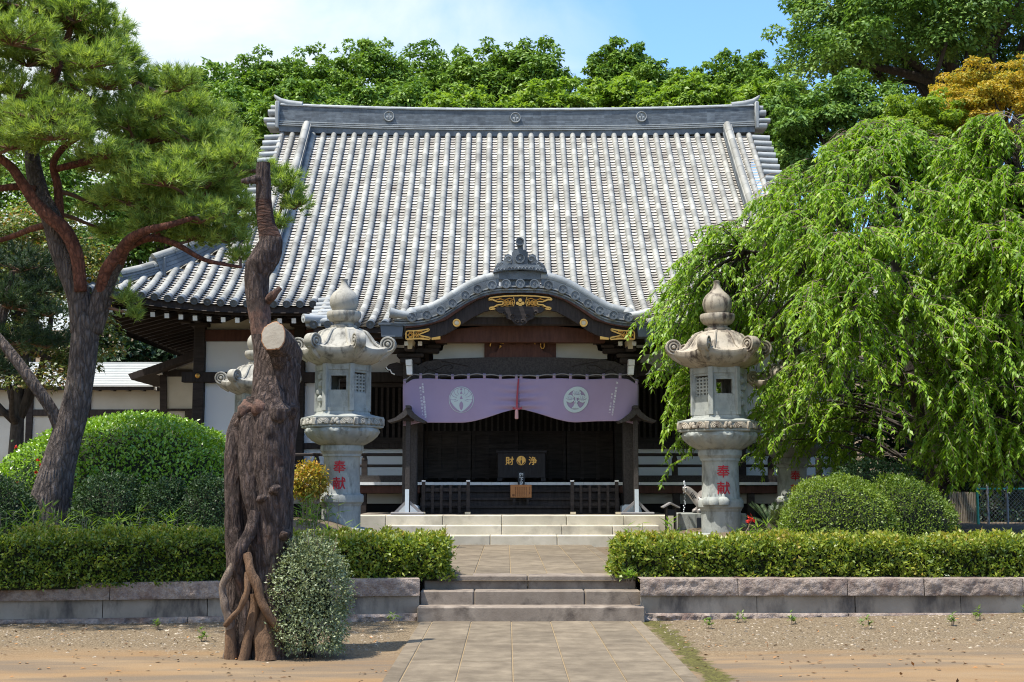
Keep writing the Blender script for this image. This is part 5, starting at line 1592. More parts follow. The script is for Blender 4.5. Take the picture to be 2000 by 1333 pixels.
        under = [d * 0.58 + Vector((0, 0, 2.79)), d * 0.72 + Vector((0, 0, 2.885)), d * 0.80 + Vector((0, 0, 2.97))]
        mb.tube(under, [0.05, 0.06, 0.06], 9)
    mb.build('corner_scrolls', GW, rf, smooth=True, ang=35)
    # finial
    fin = lambda i, t: (1 + (0.05 * abs(sin(10 * t)) if 5 <= i <= 8 else 0))
    mb = MB(); mb.lathe([(0.17, 3.29), (0.215, 3.31), (0.22, 3.345), (0.16, 3.375), (0.165, 3.40), (0.225, 3.43), (0.265, 3.49), (0.275, 3.55), (0.262, 3.585), (0.235, 3.59), (0.18, 3.592), (0.20, 3.62), (0.232, 3.69), (0.240, 3.76), (0.228, 3.83), (0.185, 3.90), (0.12, 3.955), (0.075, 4.01), (0.055, 4.06), (0.05, 4.10), (0.06, 4.13), (0.03, 4.14)], n=60, mod=fin)
    mb.build('finial', GW, L_, smooth=True, ang=40)
    L_.location = loc; L_.rotation_euler = (0, 0, rot)
    ins.rotation_euler = (0, 0, -rot)
    return L_
def p_at_base(px, py_top, Y, H=4.14):
    q = P(px, py_top, Y); return (q.x, q.y, q.z - H)
make_lantern('stone_lantern', 'tall carved stone lantern with red characters beside the dead trunk', p_at_base(673, 545, 21.0), R(-4), False)
make_lantern('stone_lantern', 'tall carved stone lantern with brown stained roof under the weeping tree', p_at_base(1400, 549, 20.7), R(4), True)
make_lantern('stone_lantern', 'further stone lantern mostly hidden behind the dead trunk', p_at_base(507, 634, 24.7, 4.14 * 0.95), R(2), False).scale = (0.95, 0.95, 0.95)
make_lantern('stone_lantern', 'further stone lantern half hidden by weeping leaves and a clipped round bush', p_at_base(1540, 632, 24.7, 4.14 * 0.95), R(-3), True).scale = (0.95, 0.95, 0.95)

# ================================================================== turtle fountain, small lamp house, fences
Yt = 22.9
fz = bed_z(4, Yt)
def blockpx(o, name, m, u0, v0, u1, v1, Y, d, ch=0.01, zmin=None):
    mb = MB(); a, b = P(u0, v1, Y), P(u1, v0, Y); mb.span(a.x, b.x, Y, Y + d, a.z if zmin is None else zmin, b.z, ch=ch); return mb.build(name, m, o)
wb = thing('water_basin', 'pale stone block with a dark recess standing behind the right lantern', 'water basin', P(1400, 1037, Yt))
blockpx(wb, 'block', M['granite'], 1327, 1003.5, 1458, 1040, Yt, 0.9, zmin=0.6)
blockpx(wb, 'dark_recess', M['black_board'], 1361, 1011, 1400, 1033, Yt - 0.008, 0.02)
tu = thing('turtle_statue', 'bronze dragon headed turtle statue looking up on the stone block', 'statue', P(1360, 1003, Yt + 0.3))
def skin_body(name, m, parent, verts, edges, radii, sub=2):
    me = bpy.data.meshes.new(name); me.from_pydata([tuple(v) for v in verts], edges, [])
    o = bpy.data.objects.new(name, me); COL.objects.link(o)
    sk = o.modifiers.new('skin', 'SKIN'); ss = o.modifiers.new('sub', 'SUBSURF'); ss.levels = sub; ss.render_levels = sub
    for i, r in enumerate(radii):
        r = r if isinstance(r, tuple) else (r, r); me.skin_vertices[0].data[i].radius = r
    me.skin_vertices[0].data[0].use_root = True
    dg = bpy.context.evaluated_depsgraph_get(); dg.update()
    m2 = bpy.data.meshes.new_from_object(o.evaluated_get(dg)); bpy.data.objects.remove(o)
    m2.polygons.foreach_set('use_smooth', np.ones(len(m2.polygons), dtype=bool))
    m2.materials.clear()
    return link_mesh(name, m2, m, parent)
yt = Yt + 0.38
tp = lambda u, v, dy=0: P(u, v, yt) + Vector((0, dy, 0))
vv = [tp(1400, 985), tp(1380, 983), tp(1362, 976), tp(1354, 968), tp(1347, 960), tp(1341, 957), tp(1333, 953.5), tp(1372, 990, -0.16), tp(1364, 999, -0.2), tp(1358, 1001, -0.22), tp(1372, 990, 0.16), tp(1364, 999, 0.2), tp(1354, 1001, 0.2), tp(1425, 990, -0.16), tp(1428, 1000, -0.18), tp(1425, 990, 0.16), tp(1428, 1000, 0.18), tp(1425, 985), tp(1440, 990)]
ee = [(0, 1), (1, 2), (2, 3), (3, 4), (4, 5), (5, 6), (1, 7), (7, 8), (8, 9), (1, 10), (10, 11), (11, 12), (0, 17), (17, 13), (13, 14), (17, 15), (15, 16), (17, 18)]
rr = [0.17, 0.15, 0.11, 0.085, 0.075, 0.08, 0.045, 0.075, 0.06, 0.055, 0.075, 0.06, 0.055, 0.08, 0.06, 0.08, 0.06, 0.14, 0.03]
skin_body('body', M['bronze'], tu, vv, ee, rr)
mb = MB()
c = tp(1398, 985) + Vector((0, 0, 0.02)); ax = (tp(1430, 992) - tp(1370, 972)).normalized()
rows = []
for i in range(9):
    lat = i / 8 * pi / 2; row = []
    for k in range(25):
        t = 2 * pi * k / 24; sc_ = 1 + 0.04 * abs(sin(6 * t))
        q = Vector((0.36 * cos(t) * cos(lat) * sc_, 0.25 * sin(t) * cos(lat) * sc_, 0.02 + 0.24 * sin(lat)))
        row.append(c + Matrix.Rotation(0.28, 3, 'Y') @ q)
    rows.append(row)
mb.grid(rows); mb.build('shell', M['bronze'], tu, smooth=True, ang=60)
mb = MB()
for k in range(5): mb.tube([tp(1351 + 2.2 * k, 964 + 3 * k, -0.09) + Vector((0, -0.005, 0.02)), tp(1346 + 2.6 * k, 969 + 3 * k, -0.06)], 0.008, 5)
for s in (-1, 1): mb.lathe([(0.002, -0.016), (0.014, -0.008), (0.016, 0), (0.012, 0.01), (0.002, 0.016)], tp(1339, 954.5, s * 0.06), 10)
mb.build('neck_grooves', M['black_board'], tu)
mb = MB()
for k in range(34):
    t = k / 33; c = tp(1338 - 2.0 * sin(t * 3) + random.uniform(-1, 1), 953 - 16 * (4 * t * (1 - t)) * 0.8, 0) if t < 0.5 else tp(1336 + random.uniform(-2.5, 2.5), 940 + (t - 0.5) * 118, -0.05)
    r = random.uniform(0.004, 0.012); mb.lathe([(0.001, -r * 1.5), (r, -r * 0.3), (r * 0.8, r * 0.5), (0.001, r * 1.3)], c, 7)
tag(mb.build('water_spout', M['water'], smooth=True), 'splashing water jet rising before the turtle mouth', 'water jet')
Yl = 22.75
lp = thing('lamp_house', 'tiny roofed lamp box on thin legs at the platform corner', 'lamp', P(1312, 1010, Yl))
mb = MB()
for u in (1303, 1320):
    for dy in (0, 0.2): a = P(u, 1012, Yl); b = P(u, 991, Yl); mb.span(a.x - 0.012, a.x + 0.012, Yl + dy, Yl + dy + 0.024, 0.6, b.z)
mb.build('legs', M['wood_grey'], lp)
mb = MB(); slab(mb, [(1294.5, 991), (1311, 981.5), (1329, 991), (1328, 993), (1311, 984.5), (1296, 993)], Yl - 0.06, 0.34); fix_normals(mb.build('roof', M['fence_grey'], lp))
mb = MB(); a, b = P(1303, 1008, Yl + 0.03), P(1320, 996, Yl + 0.03); mb.span(a.x, b.x, Yl + 0.03, Yl + 0.2, a.z, b.z); mb.build('lamp_box', M['black_board'], lp)

Yf_ = 25.5
fe = thing('picket_fence', 'pale vertical slat fence in shade right of the clipped bushes', 'fence', P(1870, 1030, Yf_))
mb = MB()
for k in range(34):
    u = 1800 + k * 3.3; a = P(u, 1036, Yf_); mb.span(a.x - 0.011, a.x + 0.011, Yf_, Yf_ + 0.02, 0.66, P(u, 958 + 4 * (u - 1800) / 110, Yf_).z)
mb.build('slats', M['fence_wood'], fe)
mb = MB(); a, b = P(1799, 975, Yf_), P(1912, 975, Yf_); mb.span(a.x, b.x, Yf_ + 0.022, Yf_ + 0.05, a.z - 0.03, a.z + 0.03); mb.span(a.x, b.x, Yf_ + 0.022, Yf_ + 0.05, 0.85, 0.91); mb.build('rail', M['fence_wood'], fe)
Yn = 24.6
ne = thing('mesh_fence', 'green and grey post wire mesh fence in shade near the frame edge', 'fence', P(1960, 1030, Yn))
for i, (u, m) in enumerate(((1911, M['fence_green']), (1931, M['fence_grey']), (1969, M['fence_grey']), (2012, M['fence_grey']), (2055, M['fence_green']))):
    a = P(u, 1030, Yn); mb = MB(); mb.cyl((a.x, Yn, 0.62), (a.x, Yn, P(u, 950, Yn).z), 0.026, n=10); mb.build('post', m, ne)
mb = MB(); x0, x1 = P(1911, 1000, Yn).x, P(2055, 1000, Yn).x; z0, z1 = 0.72, P(1911, 955, Yn).z
k = x0 - (z1 - z0)
while k < x1:
    for sg in (1, -1):
        a = Vector((k, Yn, z0 if sg > 0 else z1)); b = Vector((k + (z1 - z0), Yn, z1 if sg > 0 else z0))
        if a.x < x0: f_ = (x0 - a.x) / (b.x - a.x); a = a.lerp(b, f_)
        if b.x > x1: f_ = (x1 - a.x) / (b.x - a.x); b = a.lerp(b, f_)
        mb.bar(a, b, 0.004, 0.004)
    k += 0.075
mb.build('wire_mesh', M['fence_grey'], ne)
mb = MB(); mb.cyl((x0, Yn, z1), (x1, Yn, z1), 0.018, n=8); mb.build('top_rail', M['fence_green'], ne)
# ================================================================== vegetation
def unit(a): return a / np.maximum(1e-9, np.linalg.norm(a, axis=-1, keepdims=True))
def rdir(n, zmin=-1.0):
    z = RNG.uniform(zmin, 1, n); t = RNG.uniform(0, 2 * pi, n); r = np.sqrt(1 - z * z)
    return np.stack([r * np.cos(t), r * np.sin(t), z], 1)
def poly_obj(name, V, k, tint, m, parent):
    """V: (n*k, 3) vertices, faces of k corners each"""
    n = len(V) // k
    if parent is not None:
        off = Vector((0, 0, 0)); b = parent
        while b is not None: off += Vector(b.location); b = b.parent
        V = V - np.array(off)
    me = bpy.data.meshes.new(name)
    me.vertices.add(n * k); me.vertices.foreach_set('co', V.astype(np.float32).ravel())
    me.loops.add(n * k); me.loops.foreach_set('vertex_index', np.arange(n * k, dtype=np.int32))
    me.polygons.add(n); me.polygons.foreach_set('loop_start', np.arange(0, n * k, k, dtype=np.int32))
    me.attributes.new('tint', 'FLOAT', 'FACE').data.foreach_set('value', np.clip(tint, 0, 1).astype(np.float32))
    me.update(calc_edges=True); me.validate()
    o = bpy.data.objects.new(name, me); COL.objects.link(o)
    me.materials.append(m)
    if parent is not None: o.parent = parent
    return o
def leaves(name, C, D, Nn, Ln, Wd, m, parent, tint=None, mid=0.42):
    C = np.asarray(C); D = unit(D); Sx = unit(np.cross(D, Nn)); n = len(C)
    Ln = np.broadcast_to(Ln, n)[:, None]; Wd = np.broadcast_to(Wd, n)[:, None]
    U = np.cross(Sx, D)
    V = np.stack([C, C + D * Ln * mid + Sx * Wd * 0.5 + U * Wd * 0.12, C + D * Ln - U * Ln * 0.08, C + D * Ln * mid - Sx * Wd * 0.5 + U * Wd * 0.12], 1).reshape(-1, 3)
    if tint is None: tint = RNG.random(n)
    return poly_obj(name, V, 4, tint, m, parent)

LM = {}
LM['forest'] = leafmat('wood leaves', [(0.05, 0.11, 0.017), (0.14, 0.245, 0.038), (0.26, 0.37, 0.068)], 0.5, 0.22, 0.25)
LM['forest_y'] = leafmat('yellow green leaves', [(0.085, 0.165, 0.02), (0.18, 0.285, 0.036), (0.28, 0.38, 0.058)], 0.5, 0.35, 0.35)
LM['zelkova'] = leafmat('deep green leaves', [(0.05, 0.11, 0.026), (0.13, 0.235, 0.050), (0.25, 0.36, 0.085)], 0.5, 0.25, 0.22)
LM['maple_o'] = leafmat('orange maple leaves', [(0.14, 0.20, 0.025), (0.42, 0.34, 0.04), (0.60, 0.42, 0.07)], 0.5, 0.40, 0.3, (1.3, 1.1, 0.6))
LM['maple_y'] = leafmat('lime maple leaves', [(0.10, 0.18, 0.02), (0.19, 0.28, 0.03), (0.28, 0.33, 0.04)], 0.5, 0.40, 0.3)
LM['maple_mix'] = leafmat('turning leaves', [(0.04, 0.085, 0.02), (0.10, 0.15, 0.03), (0.16, 0.17, 0.04), (0.36, 0.17, 0.06)], 0.4, 0.3, 0.45)
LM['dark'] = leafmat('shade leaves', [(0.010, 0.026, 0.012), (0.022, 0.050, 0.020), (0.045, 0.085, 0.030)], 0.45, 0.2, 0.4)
LM['pine'] = leafmat('pine needles', [(0.10, 0.17, 0.042), (0.25, 0.345, 0.075), (0.40, 0.49, 0.12)], 0.5, 0.35, 0.35)
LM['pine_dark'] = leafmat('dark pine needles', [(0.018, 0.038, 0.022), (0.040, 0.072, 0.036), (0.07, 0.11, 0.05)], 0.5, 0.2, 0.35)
LM['cherry'] = leafmat('weeping cherry leaves', [(0.075, 0.155, 0.012), (0.19, 0.32, 0.026), (0.33, 0.45, 0.055)], 0.45, 0.42, 0.35, (1.6, 1.7, 0.5))
LM['dome'] = leafmat('glossy azalea leaves', [(0.10, 0.21, 0.014), (0.19, 0.33, 0.024), (0.28, 0.42, 0.04)], 0.30, 0.25, 0.55)
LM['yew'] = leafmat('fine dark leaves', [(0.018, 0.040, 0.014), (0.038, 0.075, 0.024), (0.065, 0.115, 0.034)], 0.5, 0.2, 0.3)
LM['hedge'] = leafmat('hedge leaves', [(0.05, 0.095, 0.012), (0.14, 0.20, 0.022), (0.27, 0.31, 0.038), (0.36, 0.27, 0.06)], 0.42, 0.3, 0.4)
LM['azalea'] = leafmat('clipped bush leaves', [(0.075, 0.13, 0.016), (0.155, 0.225, 0.028), (0.25, 0.31, 0.045)], 0.45, 0.3, 0.35)
LM['grey'] = leafmat('grey green leaves', [(0.10, 0.13, 0.06), (0.21, 0.25, 0.125), (0.35, 0.39, 0.215)], 0.45, 0.2, 0.4)
LM['nandina'] = leafmat('orange tinted leaves', [(0.14, 0.20, 0.02), (0.36, 0.30, 0.03), (0.50, 0.25, 0.04)], 0.45, 0.35, 0.35, (1.2, 1.1, 0.6))
LM['sasa'] = leafmat('bamboo grass blades', [(0.07, 0.15, 0.015), (0.15, 0.25, 0.03), (0.26, 0.34, 0.05)], 0.4, 0.4, 0.4)
LM['weed'] = leafmat('weed leaves', [(0.08, 0.14, 0.03), (0.14, 0.22, 0.04), (0.20, 0.28, 0.05)], 0.5, 0.3, 0.3)
LM['fern'] = leafmat('cycad fronds', [(0.03, 0.06, 0.025), (0.06, 0.10, 0.04), (0.10, 0.13, 0.06)], 0.4, 0.2, 0.5)
LM['red'] = leafmat('red petals', [(0.55, 0.03, 0.02), (0.70, 0.05, 0.03)], 0.5, 0.3, 0.3, (1.1, 0.9, 0.9))
LM['litter'] = leafmat('fallen leaves', [(0.10, 0.055, 0.03), (0.20, 0.12, 0.06), (0.36, 0.17, 0.06)], 0.8, 0.0, 0.2)
M['core'] = mat('solid shade core', (0.010, 0.014, 0.006), (0.022, 0.026, 0.012), scale=20, rough=1.0)  # solid near-black core, blocks light and stands for shade between the leaves

def limb_pts(a, b, bend=0.15, n=7, seed=0):
    a, b = Vector(a), Vector(b); d = b - a; rnd = random.Random(seed)
    o = Vector((rnd.uniform(-1, 1), rnd.uniform(-1, 1), rnd.uniform(-.3, 1))) * d.length * bend
    return [a + d * t + o * (4 * t * (1 - t)) * (0.8 + 0.2 * sin(t * 9)) for t in np.linspace(0, 1, n)]

def broadleaf(name, label, group, u, top, hw, Y, lm, n, leaf, rz_px=None, depth=1.0, base=None, lobes=42, seed=1, bark='bark_dark', sprigs=40, loose=0.0, flat=0.72, trunk_u=None, limbs=7, cat='tree'):
    global RNG
    RNG = np.random.default_rng(seed); rnd = random.Random(seed)
    mpp = Y / FPX
    rx = hw * mpp; rz = (rz_px or hw) * mpp; ry = rx * depth
    c = P(u, top + (rz_px or hw), Y)
    if base is None: base = 0.7 + 9.5 * sstep(40, 72, Y) + 3 * sstep(6, 40, c.x) * sstep(36, 50, Y)
    bx = P(trunk_u, 900, Y).x if trunk_u else c.x
    T = thing(name, label, cat, (bx, Y, base), group)
    d = rdir(lobes, -0.55); f = RNG.uniform(0.45, 0.92, lobes) ** 0.7
    lc = np.array(c) + d * f[:, None] * np.array([rx, ry, rz])
    lr = RNG.uniform(0.13, 0.28, lobes) * (rx * rz) ** 0.5
    # sprays that break the outline
    sd = rdir(sprigs, -0.15)
    sc_ = np.array(c) + sd * np.array([rx, ry, rz]) * RNG.uniform(0.92, 1.20, sprigs)[:, None]
    lc = np.concatenate([lc, sc_]); lr = np.concatenate([lr, RNG.uniform(0.05, 0.12, sprigs) * (rx * rz) ** 0.5])
    w = lr ** 1.7; w[:lobes] *= 1 - loose
    idx = RNG.choice(len(lc), n, p=w / w.sum())
    dd = rdir(n, -0.4); rad = RNG.uniform(0.25, 1.0, n) ** 0.45
    # sub-clumping: leaves gather in sprays
    q = np.round(dd * 3.0 + RNG.normal(0, 0.12, (n, 3)))
    dd = unit(dd + 0.45 * unit(q + 1e-3))
    pos = lc[idx] + dd * (lr[idx] * rad)[:, None] * np.array([1.12, 1.12, flat])
    nn = unit(dd * 0.55 + np.array([0, 0, 0.75]) + RNG.normal(0, 0.42, (n, 3)))
    ax = unit(np.cross(nn, rdir(n)) + np.array([0, 0, -0.25]) + dd * 0.4)
    lt = RNG.uniform(-0.18, 0.18, len(lc))
    tint = np.clip(RNG.normal(0.5, 0.2, n) + lt[idx], 0, 1)
    leaves('crown', pos, ax, nn, leaf * RNG.uniform(0.7, 1.3, n), leaf * RNG.uniform(0.42, 0.7, n), lm, T, tint)
    mb = MB()
    top_c = Vector((c.x, Y, c.z))
    tr = limb_pts((bx, Y, base - 0.1), top_c + Vector((0, 0, rz * 0.1)), 0.05, 9, seed)
    r0 = max(0.10, 0.085 * rx + 0.05)
    mb.tube(tr, list(np.linspace(r0, r0 * 0.35, 9)), 10)
    for k in range(limbs):
        j = rnd.randrange(lobes); e = Vector(lc[j])
        s = tr[rnd.randrange(4, 8)]
        mb.tube(limb_pts(s, e, 0.12, 6, seed * 31 + k), list(np.linspace(r0 * 0.42, r0 * 0.10, 6)), 7)
    mb.build('trunk', M[bark], T, smooth=True, ang=180)
    return T

G_WOOD = 'trees of the wood behind the roof'
WOOD = [(395, 136, 95, 55, 'forest', 'green tree left of the roof, lowest of the wood skyline beside the pine', 110),
        (505, 118, 90, 57, 'forest', 'rounded green tree rising behind the left ridge end', 120),
        (610, 110, 95, 56, 'forest', 'dense green tree behind the roof between left ridge end and first crest', 120),
        (725, 94, 95, 57, 'forest', 'tall dense green tree above the left ridge crest', 130),
        (845, 98, 95, 58, 'forest', 'green tree with uneven top between the left and middle ridge crests', 120),
        (945, 92, 80, 57, 'forest', 'green tree just left of the middle ridge crest', 120),
        (1040, 84, 75, 55, 'forest', 'tall green tree above the middle ridge crest, highest behind the roof', 130),
        (1212, 92, 62, 58, 'forest', 'open topped tree with loose twigs above the right ridge crest', 110),
        (1300, 122, 75, 57, 'forest', 'low rounded green tree right of the loose topped tree', 100),
        (1440, 108, 72, 58, 'forest', 'green tree with ragged twigs above the right descending ridge', 110),
        (1525, 138, 70, 55, 'forest', 'green tree in the sky gap beside the big right tree', 110),
        (330, 215, 95, 48, 'forest', 'bushy green tree directly behind the right pine boughs', 120),
        (455, 190, 95, 48, 'forest', 'bright green tree beside the left gable edge of the roof', 120),
        (600, 172, 95, 48, 'forest', 'mid green lower tree just above the left half of the ridge', 90),
        (770, 168, 95, 48, 'forest', 'lower leafy tree peeping over the ridge by the left crest', 90),
        (905, 182, 85, 47, 'forest_y', 'yellow green low tree over the ridge left of the middle crest', 80),
        (1075, 172, 95, 47, 'forest_y', 'yellow green low tree over the ridge right of the middle crest', 80),
        (1215, 158, 85, 48, 'forest_y', 'light green tree under the loose topped tree', 90),
        (1345, 165, 90, 48, 'forest_y', 'light green low tree above the ridge near the right descending ridge', 90),
        (1480, 168, 80, 47, 'forest_y', 'light green tree right behind the right ridge end horn', 100)]
for i, (u, top, hw, Y, lm, lab, rzp) in enumerate(WOOD):
    sparse = u in (1212, 1440)
    broadleaf('wood_tree', lab, G_WOOD, u, top, hw * 1.08, Y + (i * 7 % 5) * 0.7, LM[lm], 21000, 0.20, rzp, 0.85, lobes=85, seed=100 + i, sprigs=150 if sparse else 100, loose=0.35 if sparse else 0, limbs=10)
broadleaf('large_zelkova', 'big deep green tree with dark limbs filling the upper right sky', None, 1850, -150, 315, 40, LM['zelkova'], 85000, 0.155, 235, 0.7, lobes=120, seed=150, sprigs=150, trunk_u=1930, limbs=26)
broadleaf('broadleaf_tree', 'layered deep green tree standing right of the roof gable under the big tree', None, 1640, 160, 150, 37, LM['zelkova'], 34000, 0.15, 140, 0.8, lobes=70, seed=151, sprigs=80, trunk_u=1650)
broadleaf('maple_tree', 'golden orange maple below the big tree at the right edge', None, 1950, 128, 150, 31.5, LM['maple_o'], 34000, 0.09, 115, 0.8, lobes=90, seed=152, sprigs=110, flat=0.5)
broadleaf('maple_tree', 'lime green maple between the deep green tree and the golden maple', None, 1800, 185, 105, 30.5, LM['maple_y'], 26000, 0.09, 120, 0.8, lobes=80, seed=153, sprigs=100, flat=0.5)
broadleaf('maple_tree', 'green maple with orange tipped leaves behind the leaning pine trunk', None, 45, 400, 160, 24.0, LM['maple_mix'], 26000, 0.085, 250, 0.7, lobes=90, seed=154, sprigs=90, base=0.7, limbs=14)
broadleaf('background_tree', 'dark evergreen tree seen in the gap under the left eave', None, 255, 610, 120, 40, LM['dark'], 9000, 0.2, 100, 0.7, lobes=40, seed=155, sprigs=40)
broadleaf('background_tree', 'broad green tree behind the pine limbs and corridor roof', None, 60, 240, 230, 43, LM['forest'], 24000, 0.20, 230, 0.7, lobes=80, seed=156, sprigs=40)
broadleaf('background_tree', 'dark leafy tree showing between the pine limbs left of the hall roof', None, 330, 330, 130, 44, LM['forest'], 12000, 0.22, 160, 0.7, lobes=50, seed=157, sprigs=40)
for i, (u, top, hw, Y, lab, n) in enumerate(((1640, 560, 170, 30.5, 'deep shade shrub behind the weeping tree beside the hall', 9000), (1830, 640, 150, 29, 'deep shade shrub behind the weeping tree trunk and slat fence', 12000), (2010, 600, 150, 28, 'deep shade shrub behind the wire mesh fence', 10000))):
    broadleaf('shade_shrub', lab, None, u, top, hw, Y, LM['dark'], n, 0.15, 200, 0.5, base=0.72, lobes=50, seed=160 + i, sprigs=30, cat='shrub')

# ------------------------------------------------------------------ clipped bushes and hedges
def bush_shell(T, pts, nrm, leaf, lm, m_up=0.35, jit=0.03, wr=0.55, rough=0.55, tshift=None, name='foliage'):
    n = len(pts)
    nn = unit(nrm * 0.7 + np.array([0, 0, m_up]) + RNG.normal(0, rough, (n, 3)))
    ax = unit(np.cross(nn, rdir(n)) + nrm * 0.55 + np.array([0, 0, 0.15]))
    p = pts + nrm * RNG.normal(0, jit, n)[:, None]
    t = np.clip(RNG.normal(0.45, 0.22, n) + (0 if tshift is None else tshift), 0, 1)
    return leaves(name, p, ax, nn, leaf * RNG.uniform(0.7, 1.35, n), leaf * wr * RNG.uniform(0.75, 1.25, n), lm, T, t)
def vnoise(P_, sc, amp, seed=0.0):
    return np.array([mnoise.noise(Vector((p[0] * sc + seed, p[1] * sc, p[2] * sc))) for p in P_]) * amp
def dome(name, label, cat, c, r, n, leaf, lm, jit=0.03, power=2.0, lump=0.08, group=None, seed=1, sprigs=0, zmin=-0.1, core=0.88, tsd=None, rough=0.55):
    global RNG
    RNG = np.random.default_rng(seed)
    c = np.array(c); r = np.array(r)
    T = thing(name, label, cat, (c[0], c[1], c[2]), group)
    def surf(d):
        k = (np.abs(d) ** power).sum(1) ** (-1 / power)
        p = d * k[:, None]
        return p
    d = rdir(n, zmin)
    p = surf(d); nr = unit(np.sign(p) * np.abs(p) ** (power - 1) / r)
    base = c + p * r
    lum = vnoise(base, 2.2 / max(r), lump * max(r), seed) + vnoise(base, 7 / max(r), lump * 0.45 * max(r), seed + 3)
    pts = base + nr * lum[:, None]
    deep = RNG.random(n) < 0.35
    pts = pts - nr * (deep * RNG.uniform(0.01, 0.12, n) * max(r) * 0.5)[:, None]
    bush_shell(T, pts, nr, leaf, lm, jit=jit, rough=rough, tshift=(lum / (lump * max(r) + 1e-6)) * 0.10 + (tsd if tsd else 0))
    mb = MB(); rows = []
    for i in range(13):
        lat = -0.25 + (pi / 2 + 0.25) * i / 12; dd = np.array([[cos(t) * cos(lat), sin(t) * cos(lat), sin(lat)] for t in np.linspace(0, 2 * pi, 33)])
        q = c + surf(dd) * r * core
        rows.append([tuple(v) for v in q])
    mb.grid(rows); mb.build('shade_core', M['core'], T, smooth=True, ang=180)
    if sprigs:
        sd = rdir(sprigs, 0.0); sp_ = surf(sd)
        C_, D_, N_ = [], [], []
        st = MB()
        for q in sp_:
            b = c + q * r; o = unit(q[None] * 0.8 + np.array([[0, 0, 0.8]]) + RNG.normal(0, .3, (1, 3)))[0]; l = RNG.uniform(0.05, 0.16)
            st.tube([b, b + o * l], [0.003, 0.0015], 4)
            for k in range(8):
                C_.append(b + o * l * k / 8); D_.append(o * 0.5 + RNG.normal(0, .6, 3)); N_.append(RNG.normal(0, 1, 3) + np.array([0, 0, 1]))
        leaves('loose_shoots', np.array(C_), np.array(D_), unit(np.array(N_)), leaf * 1.1, leaf * 0.6, lm, T)
        st.build('stems', M['twig'], T)
    return T
def dome_px(name, label, cat, u, top, hw, Y, n, leaf, lm, base=None, depth=0.85, **kw):
    mpp = Y / FPX; b = bed_z(P(u, 900, Y).x, Y) if base is None else base
    tz = P(u, top, Y).z
    return dome(name, label, cat, (P(u, 900, Y).x, Y, b), (hw * mpp, hw * mpp * depth, tz - b), n, leaf, lm, **kw)
dome_px('azalea_dome', 'large smooth domed azalea bush with glossy bright leaves behind the pine trunk', 'bush', 255, 812, 265, 19.8, 30000, 0.062, LM['dome'], base=0.9, power=2.1, lump=0.035, seed=200, jit=0.025, rough=0.42)
for i, (u, top, hw, lab) in enumerate(((0, 942, 70, 'dark clipped shrub at the left frame edge behind the low hedge'), (216, 932, 66, 'dark clipped shrub right of the pine trunk foot'), (326, 946, 50, 'dark clipped shrub in the middle of the row before the azalea dome'), (415, 934, 58, 'dark clipped shrub next to the dead trunk'))):
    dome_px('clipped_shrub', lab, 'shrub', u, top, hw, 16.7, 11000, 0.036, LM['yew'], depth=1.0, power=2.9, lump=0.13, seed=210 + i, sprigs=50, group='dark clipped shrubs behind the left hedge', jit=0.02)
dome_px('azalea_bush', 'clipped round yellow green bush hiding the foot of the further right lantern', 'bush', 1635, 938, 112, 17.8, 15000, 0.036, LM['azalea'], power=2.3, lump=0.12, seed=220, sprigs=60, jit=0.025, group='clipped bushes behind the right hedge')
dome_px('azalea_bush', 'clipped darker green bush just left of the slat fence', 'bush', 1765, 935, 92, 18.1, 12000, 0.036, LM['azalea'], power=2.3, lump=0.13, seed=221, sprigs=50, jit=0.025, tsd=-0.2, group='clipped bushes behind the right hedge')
dome_px('shade_bush', 'loose dark bush between weeping branches and the clipped bushes', 'bush', 1700, 905, 120, 19.4, 9000, 0.05, LM['yew'], power=2.2, lump=0.15, seed=222, jit=0.05)
for i, (u, top, hw, Y, lab) in enumerate(((1855, 850, 90, 27.2, 'dark undergrowth bush behind the slat fence'), (1965, 860, 90, 26.6, 'dark undergrowth bush behind the wire mesh fence'), (2060, 850, 90, 27.0, 'dark undergrowth bush at the frame edge behind the mesh fence'))):
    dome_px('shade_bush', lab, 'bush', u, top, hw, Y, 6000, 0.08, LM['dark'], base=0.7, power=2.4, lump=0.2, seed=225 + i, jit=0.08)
# little grey bush beside the dead trunk
gb = P(606, 1250, 11.5)
dome('grey_bush', 'small upright grey green bush growing beside the dead trunk', 'bush', (gb.x, 11.5, 0.42), (0.295, 0.27, 0.58), 15000, 0.026, LM['grey'], jit=0.035, power=2.3, lump=0.14, seed=230, sprigs=90, zmin=-0.62, core=0.6)
mb = MB(); rnd = random.Random(9)
GBo = bpy.data.objects['grey_bush']
for k in range(12):
    a = Vector((gb.x + rnd.uniform(-.06, .06), 11.5 + rnd.uniform(-.06, .06), -0.02)); b = Vector((gb.x + rnd.uniform(-.24, .24), 11.5 + rnd.uniform(-.2, .2), rnd.uniform(0.35, 0.8))); mb.tube(limb_pts(a, b, 0.08, 5, k), [0.012, 0.01, 0.009, 0.007, 0.005], 5)
mb.build('stems', M['bark_dark'], GBo)

